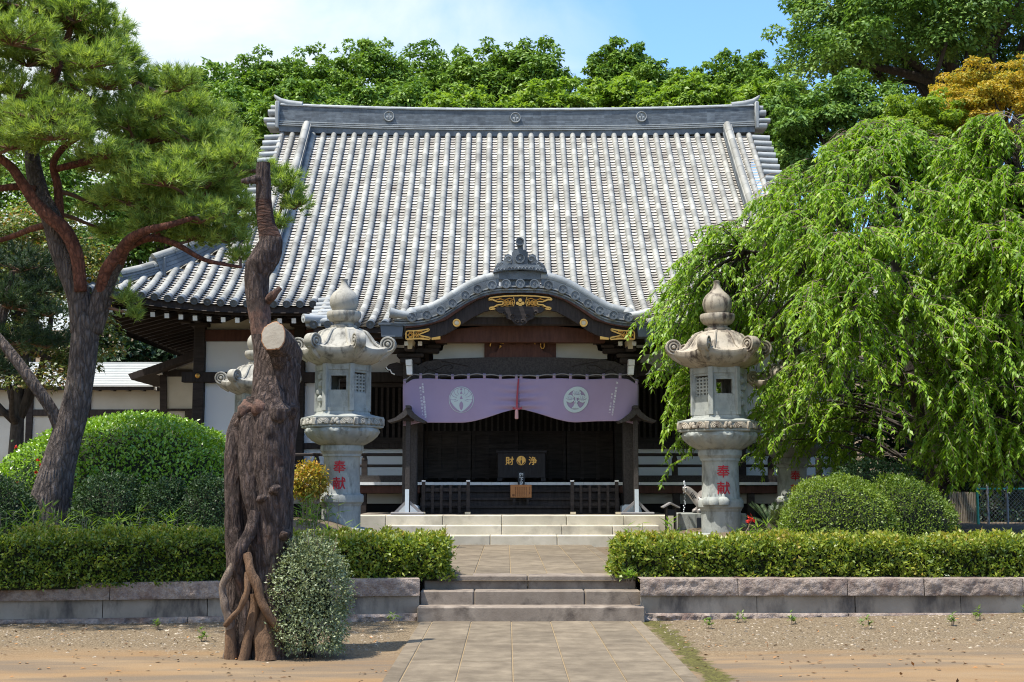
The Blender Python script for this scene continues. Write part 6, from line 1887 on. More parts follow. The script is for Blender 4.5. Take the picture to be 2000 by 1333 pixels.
def hedge(name, label, a, b, w, z0, z1, n, leaf, lm, seed, group=None, lump=0.07, endl=0.0, tsd=0.0):
    global RNG
    RNG = np.random.default_rng(seed)
    a = np.array([*a, 0.0]); b = np.array([*b, 0.0]); d = b - a; Lh = np.linalg.norm(d); d /= Lh
    nr = np.array([d[1], -d[0], 0.0]);
    if nr[1] > 0: nr = -nr
    h = z1 - z0
    T = thing(name, label, 'hedge', tuple((a + b) / 2 + np.array([0, 0, z0])), group)
    areas = np.array([Lh * h, Lh * w, Lh * h * 0.4, w * h, w * h]); areas /= areas.sum()
    which = RNG.choice(5, n, p=areas); s = RNG.random(n); t = RNG.random(n)
    pts = np.zeros((n, 3)); nm = np.zeros((n, 3)); up = np.array([0, 0, 1.0])
    for k in range(5):
        i = which == k; S_, T_ = s[i][:, None], t[i][:, None]
        if k == 0: pts[i] = a + d * S_ * Lh + nr * w / 2 + up * (z0 + T_ * h); nm[i] = nr
        if k == 1: pts[i] = a + d * S_ * Lh + nr * (T_ - 0.5) * w + up * z1; nm[i] = up
        if k == 2: pts[i] = a + d * S_ * Lh - nr * w / 2 + up * (z0 + T_ * h); nm[i] = -nr
        if k == 3: pts[i] = a + nr * (S_ - 0.5) * w + up * (z0 + T_ * h); nm[i] = -d
        if k == 4: pts[i] = b + nr * (S_ - 0.5) * w + up * (z0 + T_ * h); nm[i] = d
    # round the shoulders
    zt = (pts[:, 2] - (z1 - 0.10)) / 0.10
    sh = np.clip(zt, 0, 1) ** 2 * 0.05
    lat = ((pts - a) @ nr)
    pts -= nr * (np.sign(lat) * sh * (np.abs(lat) > w * 0.3))[:, None]
    edge = np.clip((np.abs(lat) - w * 0.32) / (w * 0.18), 0, 1) ** 2 * 0.05 * (which == 1)
    pts[:, 2] -= edge
    lum = vnoise(pts, 2.5, lump, seed) + vnoise(pts, 8, lump * 1.3, seed)
    pts = pts + nm * lum[:, None]
    deep = RNG.random(n) < 0.45
    pts -= nm * (deep * RNG.uniform(0, 0.12, n))[:, None]
    nn = unit(nm * 0.6 + np.array([0, 0, 0.4]) + RNG.normal(0, 0.6, (n, 3)))
    ax = unit(np.cross(nn, rdir(n)) + nm * 0.5 + np.array([0, 0, 0.3]))
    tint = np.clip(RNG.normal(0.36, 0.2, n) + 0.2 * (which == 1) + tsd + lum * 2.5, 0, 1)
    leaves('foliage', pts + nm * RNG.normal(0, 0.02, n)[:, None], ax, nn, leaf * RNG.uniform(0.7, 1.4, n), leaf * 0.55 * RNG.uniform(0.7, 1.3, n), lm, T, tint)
    # upright shoots on top
    k = int(Lh * 55); S_ = RNG.random(k)[:, None]; base = a + d * S_ * Lh + nr * (RNG.random(k)[:, None] - 0.5) * w * 0.9 + up * (z1 - 0.02)
    C_ = np.repeat(base, 5, 0) + np.tile(np.linspace(0, 1, 5), k)[:, None] * np.repeat(RNG.normal(0, 0.2, (k, 3)) + up, 5, 0) * np.repeat(RNG.uniform(0.03, 0.09, k), 5)[:, None]
    leaves('loose_shoots', C_, RNG.normal(0, 0.6, (5 * k, 3)) + up, unit(RNG.normal(0, 1, (5 * k, 3)) + up), leaf * 0.9, leaf * 0.45, lm, T, np.clip(RNG.normal(0.62, 0.2, 5 * k), 0, 1))
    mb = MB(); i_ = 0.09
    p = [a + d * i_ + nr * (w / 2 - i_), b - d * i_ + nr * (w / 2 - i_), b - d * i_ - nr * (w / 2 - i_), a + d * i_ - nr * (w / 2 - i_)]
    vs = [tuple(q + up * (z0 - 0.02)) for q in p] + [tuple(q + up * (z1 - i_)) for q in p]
    mb.add(vs, [(0, 1, 5, 4), (1, 2, 6, 5), (2, 3, 7, 6), (3, 0, 4, 7), (4, 5, 6, 7)]); mb.build('shade_core', M['core'], T)
    return T
hz_ = lambda v, Y: P(1000, v, Y).z
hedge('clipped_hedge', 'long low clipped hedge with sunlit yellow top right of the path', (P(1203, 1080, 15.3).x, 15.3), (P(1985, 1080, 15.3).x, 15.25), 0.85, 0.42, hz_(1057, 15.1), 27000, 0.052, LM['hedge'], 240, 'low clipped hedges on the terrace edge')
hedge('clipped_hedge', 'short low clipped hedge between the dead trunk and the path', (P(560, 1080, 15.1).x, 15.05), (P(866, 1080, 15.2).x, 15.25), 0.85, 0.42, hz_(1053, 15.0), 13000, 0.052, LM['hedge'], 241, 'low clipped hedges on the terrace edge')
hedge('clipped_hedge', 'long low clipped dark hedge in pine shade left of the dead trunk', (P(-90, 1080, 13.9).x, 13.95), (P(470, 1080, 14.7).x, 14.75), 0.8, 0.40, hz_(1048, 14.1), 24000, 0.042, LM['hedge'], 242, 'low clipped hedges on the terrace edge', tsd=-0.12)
# ================================================================== pine
def needles(name, base, axis, ln, k, m, parent, tint, spread=0.75, w=0.0055):
    """tufts of k needles each"""
    n = len(base)
    B = np.repeat(base, k, 0); A = np.repeat(unit(axis), k, 0); Lq = np.repeat(ln, k) * RNG.uniform(0.75, 1.1, n * k)
    D = unit(A + spread * RNG.normal(0, 0.62, (n * k, 3)))
    Sx = unit(np.cross(D, RNG.normal(0, 1, (n * k, 3))))
    B = B + A * RNG.uniform(-0.04, 0.03, n * k)[:, None]
    V = np.stack([B - Sx * w / 2, B + Sx * w / 2, B + D * Lq[:, None]], 1).reshape(-1, 3)
    t = np.clip(np.repeat(tint, k) + RNG.normal(0, 0.10, n * k), 0, 1)
    return poly_obj(name, V, 3, t, m, parent)

def path_px(pts):
    """pts: (u, v, Y) -> points; smoothed"""
    q = [P(*p) for p in pts]; out_ = []
    for i in range(len(q) - 1):
        p0, p1, p2, p3 = q[max(i - 1, 0)], q[i], q[i + 1], q[min(i + 2, len(q) - 1)]
        for t in (0, 0.25, 0.5, 0.75):
            out_.append(0.5 * ((2 * p1) + (p2 - p0) * t + (2 * p0 - 5 * p1 + 4 * p2 - p3) * t * t + (3 * p1 - p0 - 3 * p2 + p3) * t ** 3))
    out_.append(q[-1]); return out_
def limb(mb, pts, r, n=12, wob=0.06):
    p = path_px(pts); rr = np.interp(np.linspace(0, 1, len(p)), np.linspace(0, 1, len(r)), r)
    rr = [x * (1 + wob * mnoise.noise(q * 2.3)) for x, q in zip(rr, p)]
    mb.tube(p, rr, n); return p

def build_pine(name, label, Y, trunk_l, red_l, pads, m_need, dens, seed, ground):
    global RNG
    RNG = np.random.default_rng(seed); rnd = random.Random(seed)
    mpp = Y / FPX
    T = thing(name, label, 'pine tree', ground)
    sk = []
    mb = MB()
    for pts, r in trunk_l: sk += limb(mb, pts, r, 18)
    if mb.v: tr = mb.build('trunk', M['bark_pine'], T, smooth=True, ang=180)
    mb = MB()
    for pts, r in red_l: sk += limb(mb, pts, r, 12)
    if mb.v: mb.build('limbs', M['bark_red'], T, smooth=True, ang=180)
    base, axis, tint = [], [], []
    tw = MB()
    skn = np.array(sk)
    for (u, v, ru, rv, dy) in pads:
        c = P(u, v, Y + dy); rx, rz = ru * mpp, rv * mpp; ry = rx * 0.8
        # bough from the nearest limb
        dist = np.linalg.norm((skn - np.array(c)) * np.array([1, 1, 1.6]), axis=1); s = sk[int(np.argmin(dist))]
        e = c - Vector((0, 0, rz * 0.55))
        r0 = 0.02 + 0.016 * (e - s).length
        bp = limb_pts(s, e, 0.10, 7, seed + int(u)); tw.tube(bp, list(np.linspace(min(r0, 0.055), 0.016, 7)), 7)
        ntw = max(6, int(14 * ru / 60))
        tips = []
        for k in range(ntw):
            a = rnd.uniform(0, 2 * pi); f = rnd.uniform(0.35, 0.98)
            q = c + Vector((cos(a) * rx * f, sin(a) * ry * f, rz * (rnd.uniform(-0.5, 0.35) * (1 - 0.6 * f))))
            lp_ = limb_pts(e, q, 0.14, 6, seed * 7 + k + int(v)); tw.tube(lp_, [0.013, 0.011, 0.009, 0.008, 0.006, 0.004], 5); tips.append(lp_)
        n = int(dens * ru * rv * 4 / 1000) + 8
        # tufts sit on twigs and over the upper shell of each bough
        d = rdir(n, -0.45); f = RNG.uniform(0.5, 1.0, n) ** 0.6
        lob = 1 + 0.22 * np.sin(np.arctan2(d[:, 1], d[:, 0]) * 3 + rnd.uniform(0, 6)) * (np.abs(d[:, 2]) < .8)
        p = np.array(c) + d * (f * lob)[:, None] * np.array([rx, ry, rz])
        p += RNG.normal(0, 0.05, (n, 3))
        base.append(p); axis.append(d * np.array([0.8, 0.8, 0.35]) + np.array([0, 0, 0.55]) + RNG.normal(0, 0.28, (n, 3)))
        tint.append(np.clip(RNG.normal(0.46, 0.27, n) + rnd.uniform(-0.12, 0.12), 0, 1))
        for lp_ in tips:
            for q in lp_[2:]:
                if rnd.random() < 0.8:
                    base.append(np.array([q])); axis.append(np.array([[rnd.gauss(0, .5), rnd.gauss(0, .5), 0.6]])); tint.append(np.array([rnd.uniform(0.15, 0.7)]))
    base = np.concatenate(base); axis = np.concatenate(axis); tint = np.concatenate(tint)
    needles('crown', base, axis, RNG.uniform(0.10, 0.16, len(base)) * Y / 17, 22, m_need, T, tint, w=0.0105 * Y / 17)
    tw.build('boughs', M['twig_pine'], T, smooth=True, ang=180)
    return T
Y0 = 17.2
trunk_l = [([(92, 1040, Y0), (98, 985, Y0), (112, 920, Y0), (128, 860, Y0), (146, 800, Y0), (157, 740, Y0), (164, 680, Y0), (170, 620, Y0)], [0.32, 0.275, 0.225, 0.205, 0.185, 0.178, 0.178, 0.18]),
           ([(160, 650, Y0), (156, 590, Y0 - .02), (137, 530, Y0), (116, 480, Y0), (102, 430, Y0), (80, 385, Y0 + .1), (68, 340, Y0 + .2), (62, 300, Y0 + .3)], [0.15, 0.165, 0.165, 0.145, 0.135, 0.125, 0.115, 0.10]),
           ([(180, 650, Y0), (198, 585, Y0), (214, 535, Y0 - .1), (232, 500, Y0 - .2)], [0.13, 0.145, 0.125, 0.11]),
           ([(118, 845, Y0), (100, 800, Y0 - .1), (62, 745, Y0 - .2), (25, 695, Y0 - .2), (-8, 655, Y0 - .2)], [0.075, 0.078, 0.075, 0.07, 0.06])]
red_l = [([(62, 305, Y0 + .3), (72, 250, Y0 + .3), (95, 180, Y0 + .2), (120, 110, Y0), (140, 50, Y0)], [0.10, 0.09, 0.075, 0.06, 0.04]),
         ([(158, 570, Y0 - .15), (150, 500, Y0 - .2), (128, 452, Y0 - .25), (95, 422, Y0 - .3), (66, 392, Y0 - .3), (42, 355, Y0 - .4), (20, 325, Y0 - .5), (-15, 300, Y0 - .6)], [0.085, 0.09, 0.095, 0.09, 0.08, 0.07, 0.06, 0.05]),
         ([(112, 470, Y0), (116, 420, Y0 + .1), (112, 360, Y0 + .15), (104, 320, Y0 + .1), (128, 285, Y0), (170, 262, Y0 - .2)], [0.07, 0.065, 0.06, 0.052, 0.045, 0.03]),
         ([(198, 575, Y0 - .05), (205, 535, Y0 - .2), (228, 500, Y0 - .3), (262, 474, Y0 - .3), (300, 465, Y0 - .4), (345, 478, Y0 - .4), (400, 508, Y0 - .3), (470, 522, Y0 - .1)], [0.085, 0.085, 0.08, 0.068, 0.05, 0.04, 0.03, 0.02]),
         ([(226, 520, Y0 - .1), (245, 480, Y0 - .4), (275, 455, Y0 - .7), (330, 440, Y0 - .9), (380, 425, Y0 - .8)], [0.10, 0.085, 0.06, 0.045, 0.025]),
         ([(90, 440, Y0), (60, 448, Y0 + .2), (25, 462, Y0 + .4), (-20, 475, Y0 + .4)], [0.05, 0.045, 0.04, 0.03]),
         ([(70, 370, Y0), (30, 365, Y0 - .1), (-20, 372, Y0 - .2)], [0.05, 0.05, 0.04]),
         ([(104, 170, Y0 + .2), (170, 160, Y0), (230, 150, Y0 - .1), (300, 180, Y0), (350, 215, Y0 + .2)], [0.05, 0.045, 0.04, 0.03, 0.02]),
         ([(112, 330, Y0 + .1), (190, 310, Y0), (260, 285, Y0), (330, 270, Y0 + .2), (420, 262, Y0 + .3)], [0.05, 0.05, 0.045, 0.035, 0.02]),
         ([(300, 465, Y0 - .4), (380, 400, Y0 - .2), (440, 350, Y0 + .2), (500, 335, Y0 + .5), (560, 370, Y0 + .5)], [0.05, 0.04, 0.035, 0.028, 0.018])]
pads = [(50, 10, 115, 48, 0), (150, 22, 75, 42, -.3), (205, 62, 55, 36, .2), (25, 70, 95, 34, -.8), (125, 82, 90, 32, .5), (232, 112, 46, 34, -.2), (175, 120, 72, 26, -.8), (55, 118, 80, 24, .6), (-50, 60, 85, 60, 0), (-65, 150, 80, 40, 0),
        (35, 178, 78, 24, -.5), (120, 168, 58, 18, .8), (205, 165, 56, 18, -.6), (258, 152, 36, 24, .3), (95, 225, 90, 24, -1.), (25, 240, 70, 22, -.5), (180, 245, 72, 24, .3), (105, 262, 84, 20, -1.2), (250, 240, 45, 24, -.5), (20, 282, 70, 18, -.9),
        (318, 165, 44, 30, .6), (358, 205, 54, 30, .2), (300, 220, 48, 30, -.4), (405, 232, 56, 27, .5), (442, 272, 42, 28, .3), (370, 262, 58, 28, -.3), (285, 268, 52, 28, .4), (335, 300, 58, 20, .8), (420, 305, 50, 22, .1),
        (245, 322, 56, 28, -.6), (325, 348, 70, 28, -.8), (400, 352, 60, 28, -.3), (452, 400, 46, 28, 0), (392, 422, 64, 26, -.6), (320, 408, 60, 26, -.4), (250, 385, 56, 28, -.5), (440, 462, 46, 24, .2), (370, 462, 52, 18, -.2), (482, 345, 34, 28, .6), (290, 440, 40, 16, -.5), (470, 500, 26, 12, .1),
        (556, 360, 34, 26, .4), (574, 398, 24, 22, .4), (535, 438, 22, 18, .4), (530, 340, 22, 18, .5), (190, 325, 46, 20, .3), (200, 400, 44, 24, .9),
        (245, 585, 18, 11, -.1), (262, 613, 10, 8, -.1), (215, 450, 30, 16, .8), (-40, 230, 60, 30, 0), (-60, 330, 60, 25, -.2), (150, 205, 55, 18, .9)] + [(20, -45, 110, 40, .3), (120, -20, 80, 40, .2), (-70, -20, 100, 45, -.3), (290, 195, 50, 26, .9), (215, 210, 46, 20, .9), (415, 385, 50, 26, .6), (345, 380, 60, 24, .6), (470, 430, 40, 24, .5), (395, 460, 46, 20, .6), (300, 370, 50, 24, .7), (60, 205, 66, 18, .9), (140, 130, 66, 22, .9), (75, 95, 80, 26, 1.0), (385, 315, 56, 22, -.5), (205, 300, 50, 18, -.9), (350, 165, 40, 26, -.5), (460, 310, 40, 24, -.4)]
build_pine('red_pine', 'leaning forked red pine with cloud like needle boughs in front of the left roof', Y0, trunk_l, red_l, pads, LM['pine'], 20, 300, (P(92, 1000, Y0).x, Y0, 0.9))
pads2 = [(40, 515, 66, 30, 0), (95, 560, 50, 26, .2), (20, 585, 70, 34, -.2), (30, 660, 60, 26, 0), (92, 668, 52, 22, .3), (-10, 720, 50, 24, 0), (95, 610, 40, 16, -.2)]
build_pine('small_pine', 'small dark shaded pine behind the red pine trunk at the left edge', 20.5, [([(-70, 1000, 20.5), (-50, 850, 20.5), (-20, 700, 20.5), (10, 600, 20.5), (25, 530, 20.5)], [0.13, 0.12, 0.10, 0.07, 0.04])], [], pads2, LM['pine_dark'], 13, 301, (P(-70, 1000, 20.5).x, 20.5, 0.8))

shade_pads = [((-8.6 + 0.95 * (k % 5) + 0.3 * sin(k * 5) + 0.26) / (12.3 + 0.45 * (k // 5)) * FPX + 990, 948 - (6.1 + 0.5 * sin(k * 3)) / (12.3 + 0.45 * (k // 5)) * FPX, 150, 52, 0.45 * (k // 5) - 0.3) for k in range(20)]  # out-of-view boughs placed towards the sun to shade the hedge and wall
build_pine('red_pine', 'unseen red pine added left of the view so its boughs shade the left hedge and wall', 12.6, [([(-700, 1260, 12.6), (-690, 900, 12.6), (-640, 400, 12.6), (-520, -60, 12.6), (-380, -260, 12.6), (-150, -300, 12.7)], [0.26, 0.22, 0.19, 0.15, 0.10, 0.05])], [], shade_pads, LM['pine'], 13, 302, (P(-700, 1260, 12.6).x, 12.6, 0))

# ================================================================== weeping cherry trees
def weeping(name, label, u_ax, Y, env, n_str, seed, trunk, Lrange, skip=None, az=(0, 2 * pi), rmin=0.25, leafL=0.112, bare=14, extra=[]):
    """env: list of (radius px, top v) of the crown's upper surface"""
    global RNG
    RNG = np.random.default_rng(seed); rnd = random.Random(seed)
    mpp = Y / FPX
    er = [e[0] * mpp for e in env]; ez = [P(u_ax, e[1], Y).z for e in env]
    ax = P(u_ax, 900, Y)
    T = thing(name, label, 'weeping tree', (P(trunk[0][0][0][0], 980, Y).x, Y, 0.72))
    mb = MB(); sk = []
    for (pts, r) in trunk: 
        p = limb(mb, [(q[0], q[1], Y + q[2]) for q in pts], r, 10, 0.08); sk += p
    mb.build('trunk', M['bark_dark'], T, smooth=True, ang=180)
    C_, D_, N_, T_ = [], [], [], []
    tw = MB(); bo = MB(); skn = np.array(sk)
    nstr = 0
    def strand(p0, out, Ln, leafy=True, r=0.005):
        n = max(6, int(Ln / 0.12)); pts = []
        ph, am = rnd.uniform(0, 6), rnd.uniform(0.02, 0.07)
        side = Vector((-out.y, out.x, 0))
        for i in range(n + 1):
            s = Ln * i / n
            pts.append(p0 + out * (0.50 * (1 - math.exp(-1.6 * s))) + side * am * sin(s * 2.2 + ph) * s * 0.5 + Vector((0, 0, 0.10 * (1 - math.exp(-5 * s)) - s * 0.97 + 0.32 * (1 - math.exp(-1.8 * s)))))
        tw.tube(pts, list(np.linspace(r, r * 0.45, n + 1)), 4, cap=False)
        if not leafy: return
        tl = rnd.gauss(0, 0.14); s = 0.1
        while s < Ln:
            f = s / Ln * n; i = min(n - 1, int(f)); p = pts[i].lerp(pts[i + 1], f - i); d = (pts[i + 1] - pts[i]).normalized()
            for q in range(2):
                a = rnd.uniform(0, 2 * pi); sd = Vector((cos(a), sin(a), rnd.uniform(-.5, .1)))
                C_.append(p); D_.append(d * 0.55 + sd * rnd.uniform(0.5, 1.3) + Vector((rnd.gauss(0, .2), rnd.gauss(0, .2), rnd.uniform(-.55, 0)))); N_.append(sd * 0.5 + Vector((rnd.gauss(0, .35), rnd.gauss(0, .35) - 0.25, 0.75))); T_.append(0.46 + tl + rnd.gauss(0, 0.22))
            s += rnd.uniform(0.032, 0.06)
    ztop, zbot = ez[0], ez[-1]
    def rad_at(z): return er[-1] * (1 - 0.12 * sstep(zbot, 1.5, z)) if z < zbot else float(np.interp(-z, [-q for q in ez], er))
    for k in range(n_str):                                 # boughs arch out at every height, short leafy strands hang from them
        a = rnd.uniform(*az)
        z = ztop - (ztop - 1.9) * rnd.random() ** 1.1
        r = max(0.3, rad_at(z) * (1 - 0.55 * rnd.random() ** 1.7))
        e = Vector((ax.x + cos(a) * r, Y + sin(a) * r, z))
        w = np.linalg.norm((skn - np.array(e)) * np.array([1, 1, 0.8]) + np.array([0, 0, 0.5]), axis=1); s = sk[int(np.argmin(w))]
        L0 = (e - s).length
        b = [s.lerp(e, t) + Vector((rnd.gauss(0, .03), rnd.gauss(0, .03), min(0.55, 0.20 * L0) * 4 * t * (1 - t) * (0.5 + t))) for t in np.linspace(0, 1, 9)]
        if skip and skip(e, 1): continue
        bo.tube(b, list(np.linspace(0.008 + 0.006 * L0, 0.005, 9)), 5, cap=False)
        out = Vector((cos(a), sin(a), 0))
        m = max(5, int(L0 * 0.62 / 0.12)); 
        for j in range(min(m, 15)):
            t = 0.40 + 0.60 * (j + rnd.random()) / min(m, 15); i = min(7, int(t * 8)); p0 = b[i].lerp(b[i + 1], t * 8 - i)
            if skip and skip(p0, 1): continue
            sd = Vector((-out.y, out.x, 0)) * rnd.uniform(-1, 1)
            Ln = min(rnd.uniform(*Lrange) * (0.6 + 0.4 * r / er[-1]), p0.z - 1.0)
            if Ln > 0.25: strand(p0, (out * rnd.uniform(0.3, 1.2) + sd).normalized() * rnd.uniform(0.7, 1.9), Ln)
    for (u, v, dy, ln, ox) in extra:
        strand(P(u, v, Y + dy), Vector((ox, -0.1, 0)), ln)
    for k in range(bare):                                  # leafless grey sprays arching over the top
        a = rnd.uniform(*az); r = er[-1] * rnd.uniform(0.1, 0.8); z = float(np.interp(r, er, ez))
        p0 = Vector((ax.x + cos(a) * r, Y + sin(a) * r, z))
        for q in range(7): strand(p0 + Vector((rnd.gauss(0, .08), rnd.gauss(0, .08), rnd.uniform(-.05, .12))), Vector((rnd.gauss(0, 1), rnd.gauss(0, .6), 0)).normalized() * rnd.uniform(.6, 1.6), rnd.uniform(0.3, 0.75), False, 0.006)
    C_ = np.array([tuple(v) for v in C_]); D_ = np.array([tuple(v) for v in D_]); N_ = np.array([tuple(v) for v in N_])
    leaves('crown', C_, D_, unit(N_), leafL * RNG.uniform(0.75, 1.2, len(C_)), 0.036 * RNG.uniform(0.8, 1.25, len(C_)), LM['cherry'], T, np.array(T_), mid=0.38)
    tw.build('hanging_twigs', M['twig'], T, smooth=True, ang=180)
    bo.build('boughs', M['bark_dark'], T, smooth=True, ang=180)
    return T
lant = P(1400, 900, 20.7)
def skip_r(p, ln):
    if p.y < 21.35 and abs(p.x - lant.x) < 0.80: return True
    if p.y < 21.35 and lant.x - 1.7 < p.x < lant.x + 0.8 and random.random() < 0.85: return True
    return False
env1 = [(0, 238), (55, 252), (110, 285), (180, 325), (240, 362), (300, 405), (350, 450), (400, 505), (440, 560), (462, 600)]
extra = [(1345, 575, -.9, 1.0, -.8), (1330, 600, -.9, 1.15, -.7), (1352, 560, -.8, 0.7, -1.0), (1312, 640, -.8, 1.0, -.3), (1340, 745, .6, 1.35, -.9), (1332, 760, .6, 1.5, -.8), (1350, 735, .6, 1.2, -.9), (1345, 780, .7, 1.3, -.5), (1355, 740, .6, 1.6, -.5), (1322, 690, .6, 0.9, -1.0),
         (1415, 515, -1.0, 0.75, .1), (1425, 520, -1.05, 0.6, .2), (1440, 540, -1.1, 0.9, .2), (1452, 560, -1.1, 1.0, .3), (1465, 600, -1.2, 1.1, .1), (1480, 620, -1.3, 1.2, .1), (1300, 620, -.6, .7, -.4), (1290, 650, -.6, .6, -.2), (1375, 500, -.7, .7, -.9), (1385, 480, -.6, .6, -.9)]
weeping('weeping_cherry', 'large weeping cherry with hanging leafy branches over the right lantern', 1745, 21.6, env1, 700, 400,
        [([(1832, 1010, 0), (1828, 950, 0), (1822, 900, 0), (1800, 800, 0), (1775, 680, 0), (1758, 560, 0), (1745, 440, 0), (1738, 350, 0), (1705, 260, 0), (1685, 236, 0)], [0.24, 0.20, 0.18, 0.16, 0.14, 0.12, 0.10, 0.075, 0.04, 0.02]),
         ([(1800, 800, 0), (1740, 700, -.6), (1660, 610, -1.2), (1580, 550, -.6), (1510, 500, .2), (1450, 490, .5)], [0.10, 0.09, 0.075, 0.055, 0.035, 0.015]),
         ([(1790, 750, 0), (1850, 640, -.8), (1900, 540, -1.2), (1930, 470, -1.2)], [0.10, 0.09, 0.07, 0.05]),
         ([(1770, 650, 0), (1700, 520, .9), (1600, 440, 1.5), (1520, 400, 1.8)], [0.09, 0.075, 0.06, 0.04])], (0.35, 1.05), skip_r, extra=extra)
env2 = [(0, 228), (40, 245), (90, 300), (130, 380), (165, 470), (190, 560)]
weeping('weeping_cherry', 'second weeping cherry cut by the right frame edge', 1985, 19.6, env2, 290, 401,
        [([(2040, 1010, 0), (2035, 900, 0), (2020, 760, 0), (2005, 600, 0), (1995, 420, 0), (1978, 270, 0)], [0.16, 0.14, 0.12, 0.10, 0.07, 0.03])], (0.4, 1.4), None, bare=8)

# ================================================================== dead trunk
def build_stump():
    Ys = 11.75; mpp = Ys / FPX
    T = thing('dead_trunk', 'tall dead tree trunk with sawn limbs and bare twisted roots before the left lantern', 'dead tree', (P(495, 1262, Ys).x, Ys, 0))
    rnd = random.Random(5)
    prof = [(1285, 452, 530), (1268, 452, 530), (1230, 450, 534), (1190, 450, 540), (1150, 448, 548), (1110, 446, 556), (1047, 442, 574), (969, 441, 576), (891, 442, 577), (850, 444, 579), (830, 450, 581), (800, 468, 582), (774, 488, 583), (740, 492, 586), (715, 497, 586), (690, 497, 560), (665, 492, 534), (640, 489, 530), (600, 484, 526), (570, 480, 523), (540, 479, 525), (515, 482, 541), (495, 492, 549), (470, 507, 552), (440, 503, 538), (400, 499, 530), (360, 500, 529), (330, 500, 528), (320, 501, 528)]
    vs_ = [p[0] for p in prof][::-1]; l_ = [p[1] for p in prof][::-1]; r_ = [p[2] for p in prof][::-1]
    N_, K_ = 300, 132
    rows = []; rowsT = []
    for i in range(N_ + 1):
        v = 1285 + (320 - 1285) * i / N_
        l, r = float(np.interp(v, vs_, l_)), float(np.interp(v, vs_, r_))
        c = P((l + r) / 2, v, Ys); R_ = (r - l) / 2 * mpp
        low = sstep(700, 860, v)                                # 1 in the fluted lower trunk
        row = []
        for k in range(K_):
            t = 2 * pi * k / K_
            d = Vector((cos(t), sin(t), 0))
            fl_ = 0.15 * low * (abs(sin(2.5 * t + 0.55 + 0.30 * sin(v * 0.008))) ** 0.6 - 0.72) + 0.075 * low * (abs(sin(4.5 * t + 1 + v * 0.003)) ** 0.5 - 0.7)
            p = c + d * R_
            n1_ = mnoise.noise(Vector((cos(t) * 1.6, sin(t) * 1.6, v * 0.0045))) * 0.10
            n2_ = mnoise.noise(Vector((p.x * 9, p.y * 9, p.z * 3.2))) * 0.075 + mnoise.noise(Vector((p.x * 24, p.y * 24, p.z * 11))) * 0.045 + mnoise.noise(Vector((p.x * 60, p.y * 60, p.z * 22))) * 0.02
            rid = (1 - abs(mnoise.noise(Vector((p.x * 13, p.y * 13, p.z * 3.0 + 7))))) ** 3 * 0.05
            collar = 0.20 * math.exp(-((v - 815) / 28) ** 2) * (0.6 + mnoise.noise(Vector((p.x * 12, p.y * 12, p.z * 9))))
            edge = 1 if 332 < v else 0.25
            rr = R_ * (1 - 0.20 * low) * (1 + (fl_ + n1_ * (0.5 + low) + n2_ + rid + collar) * edge)
            row.append(c + Vector((cos(t) * rr, sin(t) * rr * 0.92, 0)))
        row.append(row[0]); rows.append(row)
    at = lambda v: int(round((1285 - v) / (1285 - 320) * N_))
    for va, vb, m_, nm in ((1285, 655, 'stump', 'trunk'), (655, 588, 'stump_bare', 'barkless_neck'), (588, 466, 'stump', 'upper_trunk'), (466, 392, 'stump_crack', 'flaking_neck'), (392, 320, 'stump', 'top_trunk')):
        mb = MB(); mb.grid(rows[at(va): at(vb) + 1]); mb.build(nm, M[m_], T, smooth=True, ang=180)
    def column(name, pts, rad, m, n=44, amp=1.0):
        p = path_px(pts); t_ = np.linspace(0, 1, len(p)); tt = np.linspace(0, 1, len(p) * 5)
        q = [Vector([float(np.interp(x, t_, [w[a_] for w in p])) for a_ in range(3)]) for x in tt]
        rr = np.interp(tt, np.linspace(0, 1, len(rad)), rad); rows_ = []
        for c_, r0 in zip(q, rr):
            row = []
            for k in range(n):
                t = 2 * pi * k / n; w = c_ + Vector((cos(t), sin(t), 0)) * r0
                d_ = mnoise.noise(Vector((w.x * 6, w.y * 6, w.z * 2.2))) * 0.16 + mnoise.noise(Vector((w.x * 16, w.y * 16, w.z * 6))) * 0.11 + mnoise.noise(Vector((w.x * 38, w.y * 38, w.z * 15))) * 0.06
                row.append(c_ + Vector((cos(t), sin(t), 0)) * r0 * (1 + d_ * amp))
            row.append(row[0]); rows_.append(row)
        mb = MB(); mb.grid(rows_, flip=True); top_ = rows_[-1]
        mb.add(rows_[0][:-1], [tuple(range(n))]); return mb.build(name, m, T, smooth=True, ang=180)
    column('stem_column', [(462, 806, Ys - .10), (458, 850, Ys - .16), (456, 920, Ys - .18), (458, 1000, Ys - .18), (460, 1080, Ys - .18), (462, 1180, Ys - .18), (462, 1290, Ys - .2)], [0.02, 0.075, 0.088, 0.09, 0.088, 0.085, 0.10], M['stump'])
    column('stem_column', [(488, 775, Ys - .14), (486, 830, Ys - .24), (488, 900, Ys - .27), (494, 970, Ys - .29), (500, 1010, Ys - .30), (498, 1060, Ys - .28), (494, 1130, Ys - .24)], [0.03, 0.085, 0.095, 0.09, 0.075, 0.06, 0.03], M['stump'])
    column('stem_column', [(528, 735, Ys - .12), (528, 800, Ys - .22), (530, 900, Ys - .25), (531, 1000, Ys - .25), (528, 1100, Ys - .24), (524, 1200, Ys - .24), (522, 1290, Ys - .26)], [0.10, 0.15, 0.165, 0.155, 0.14, 0.13, 0.14], M['stump'])
    column('stem_column', [(564, 700, Ys - .06), (562, 790, Ys - .12), (560, 900, Ys - .12), (556, 1000, Ys - .12), (550, 1100, Ys - .12), (540, 1200, Ys - .14), (530, 1290, Ys - .16)], [0.07, 0.085, 0.075, 0.075, 0.07, 0.07, 0.08], M['stump'])
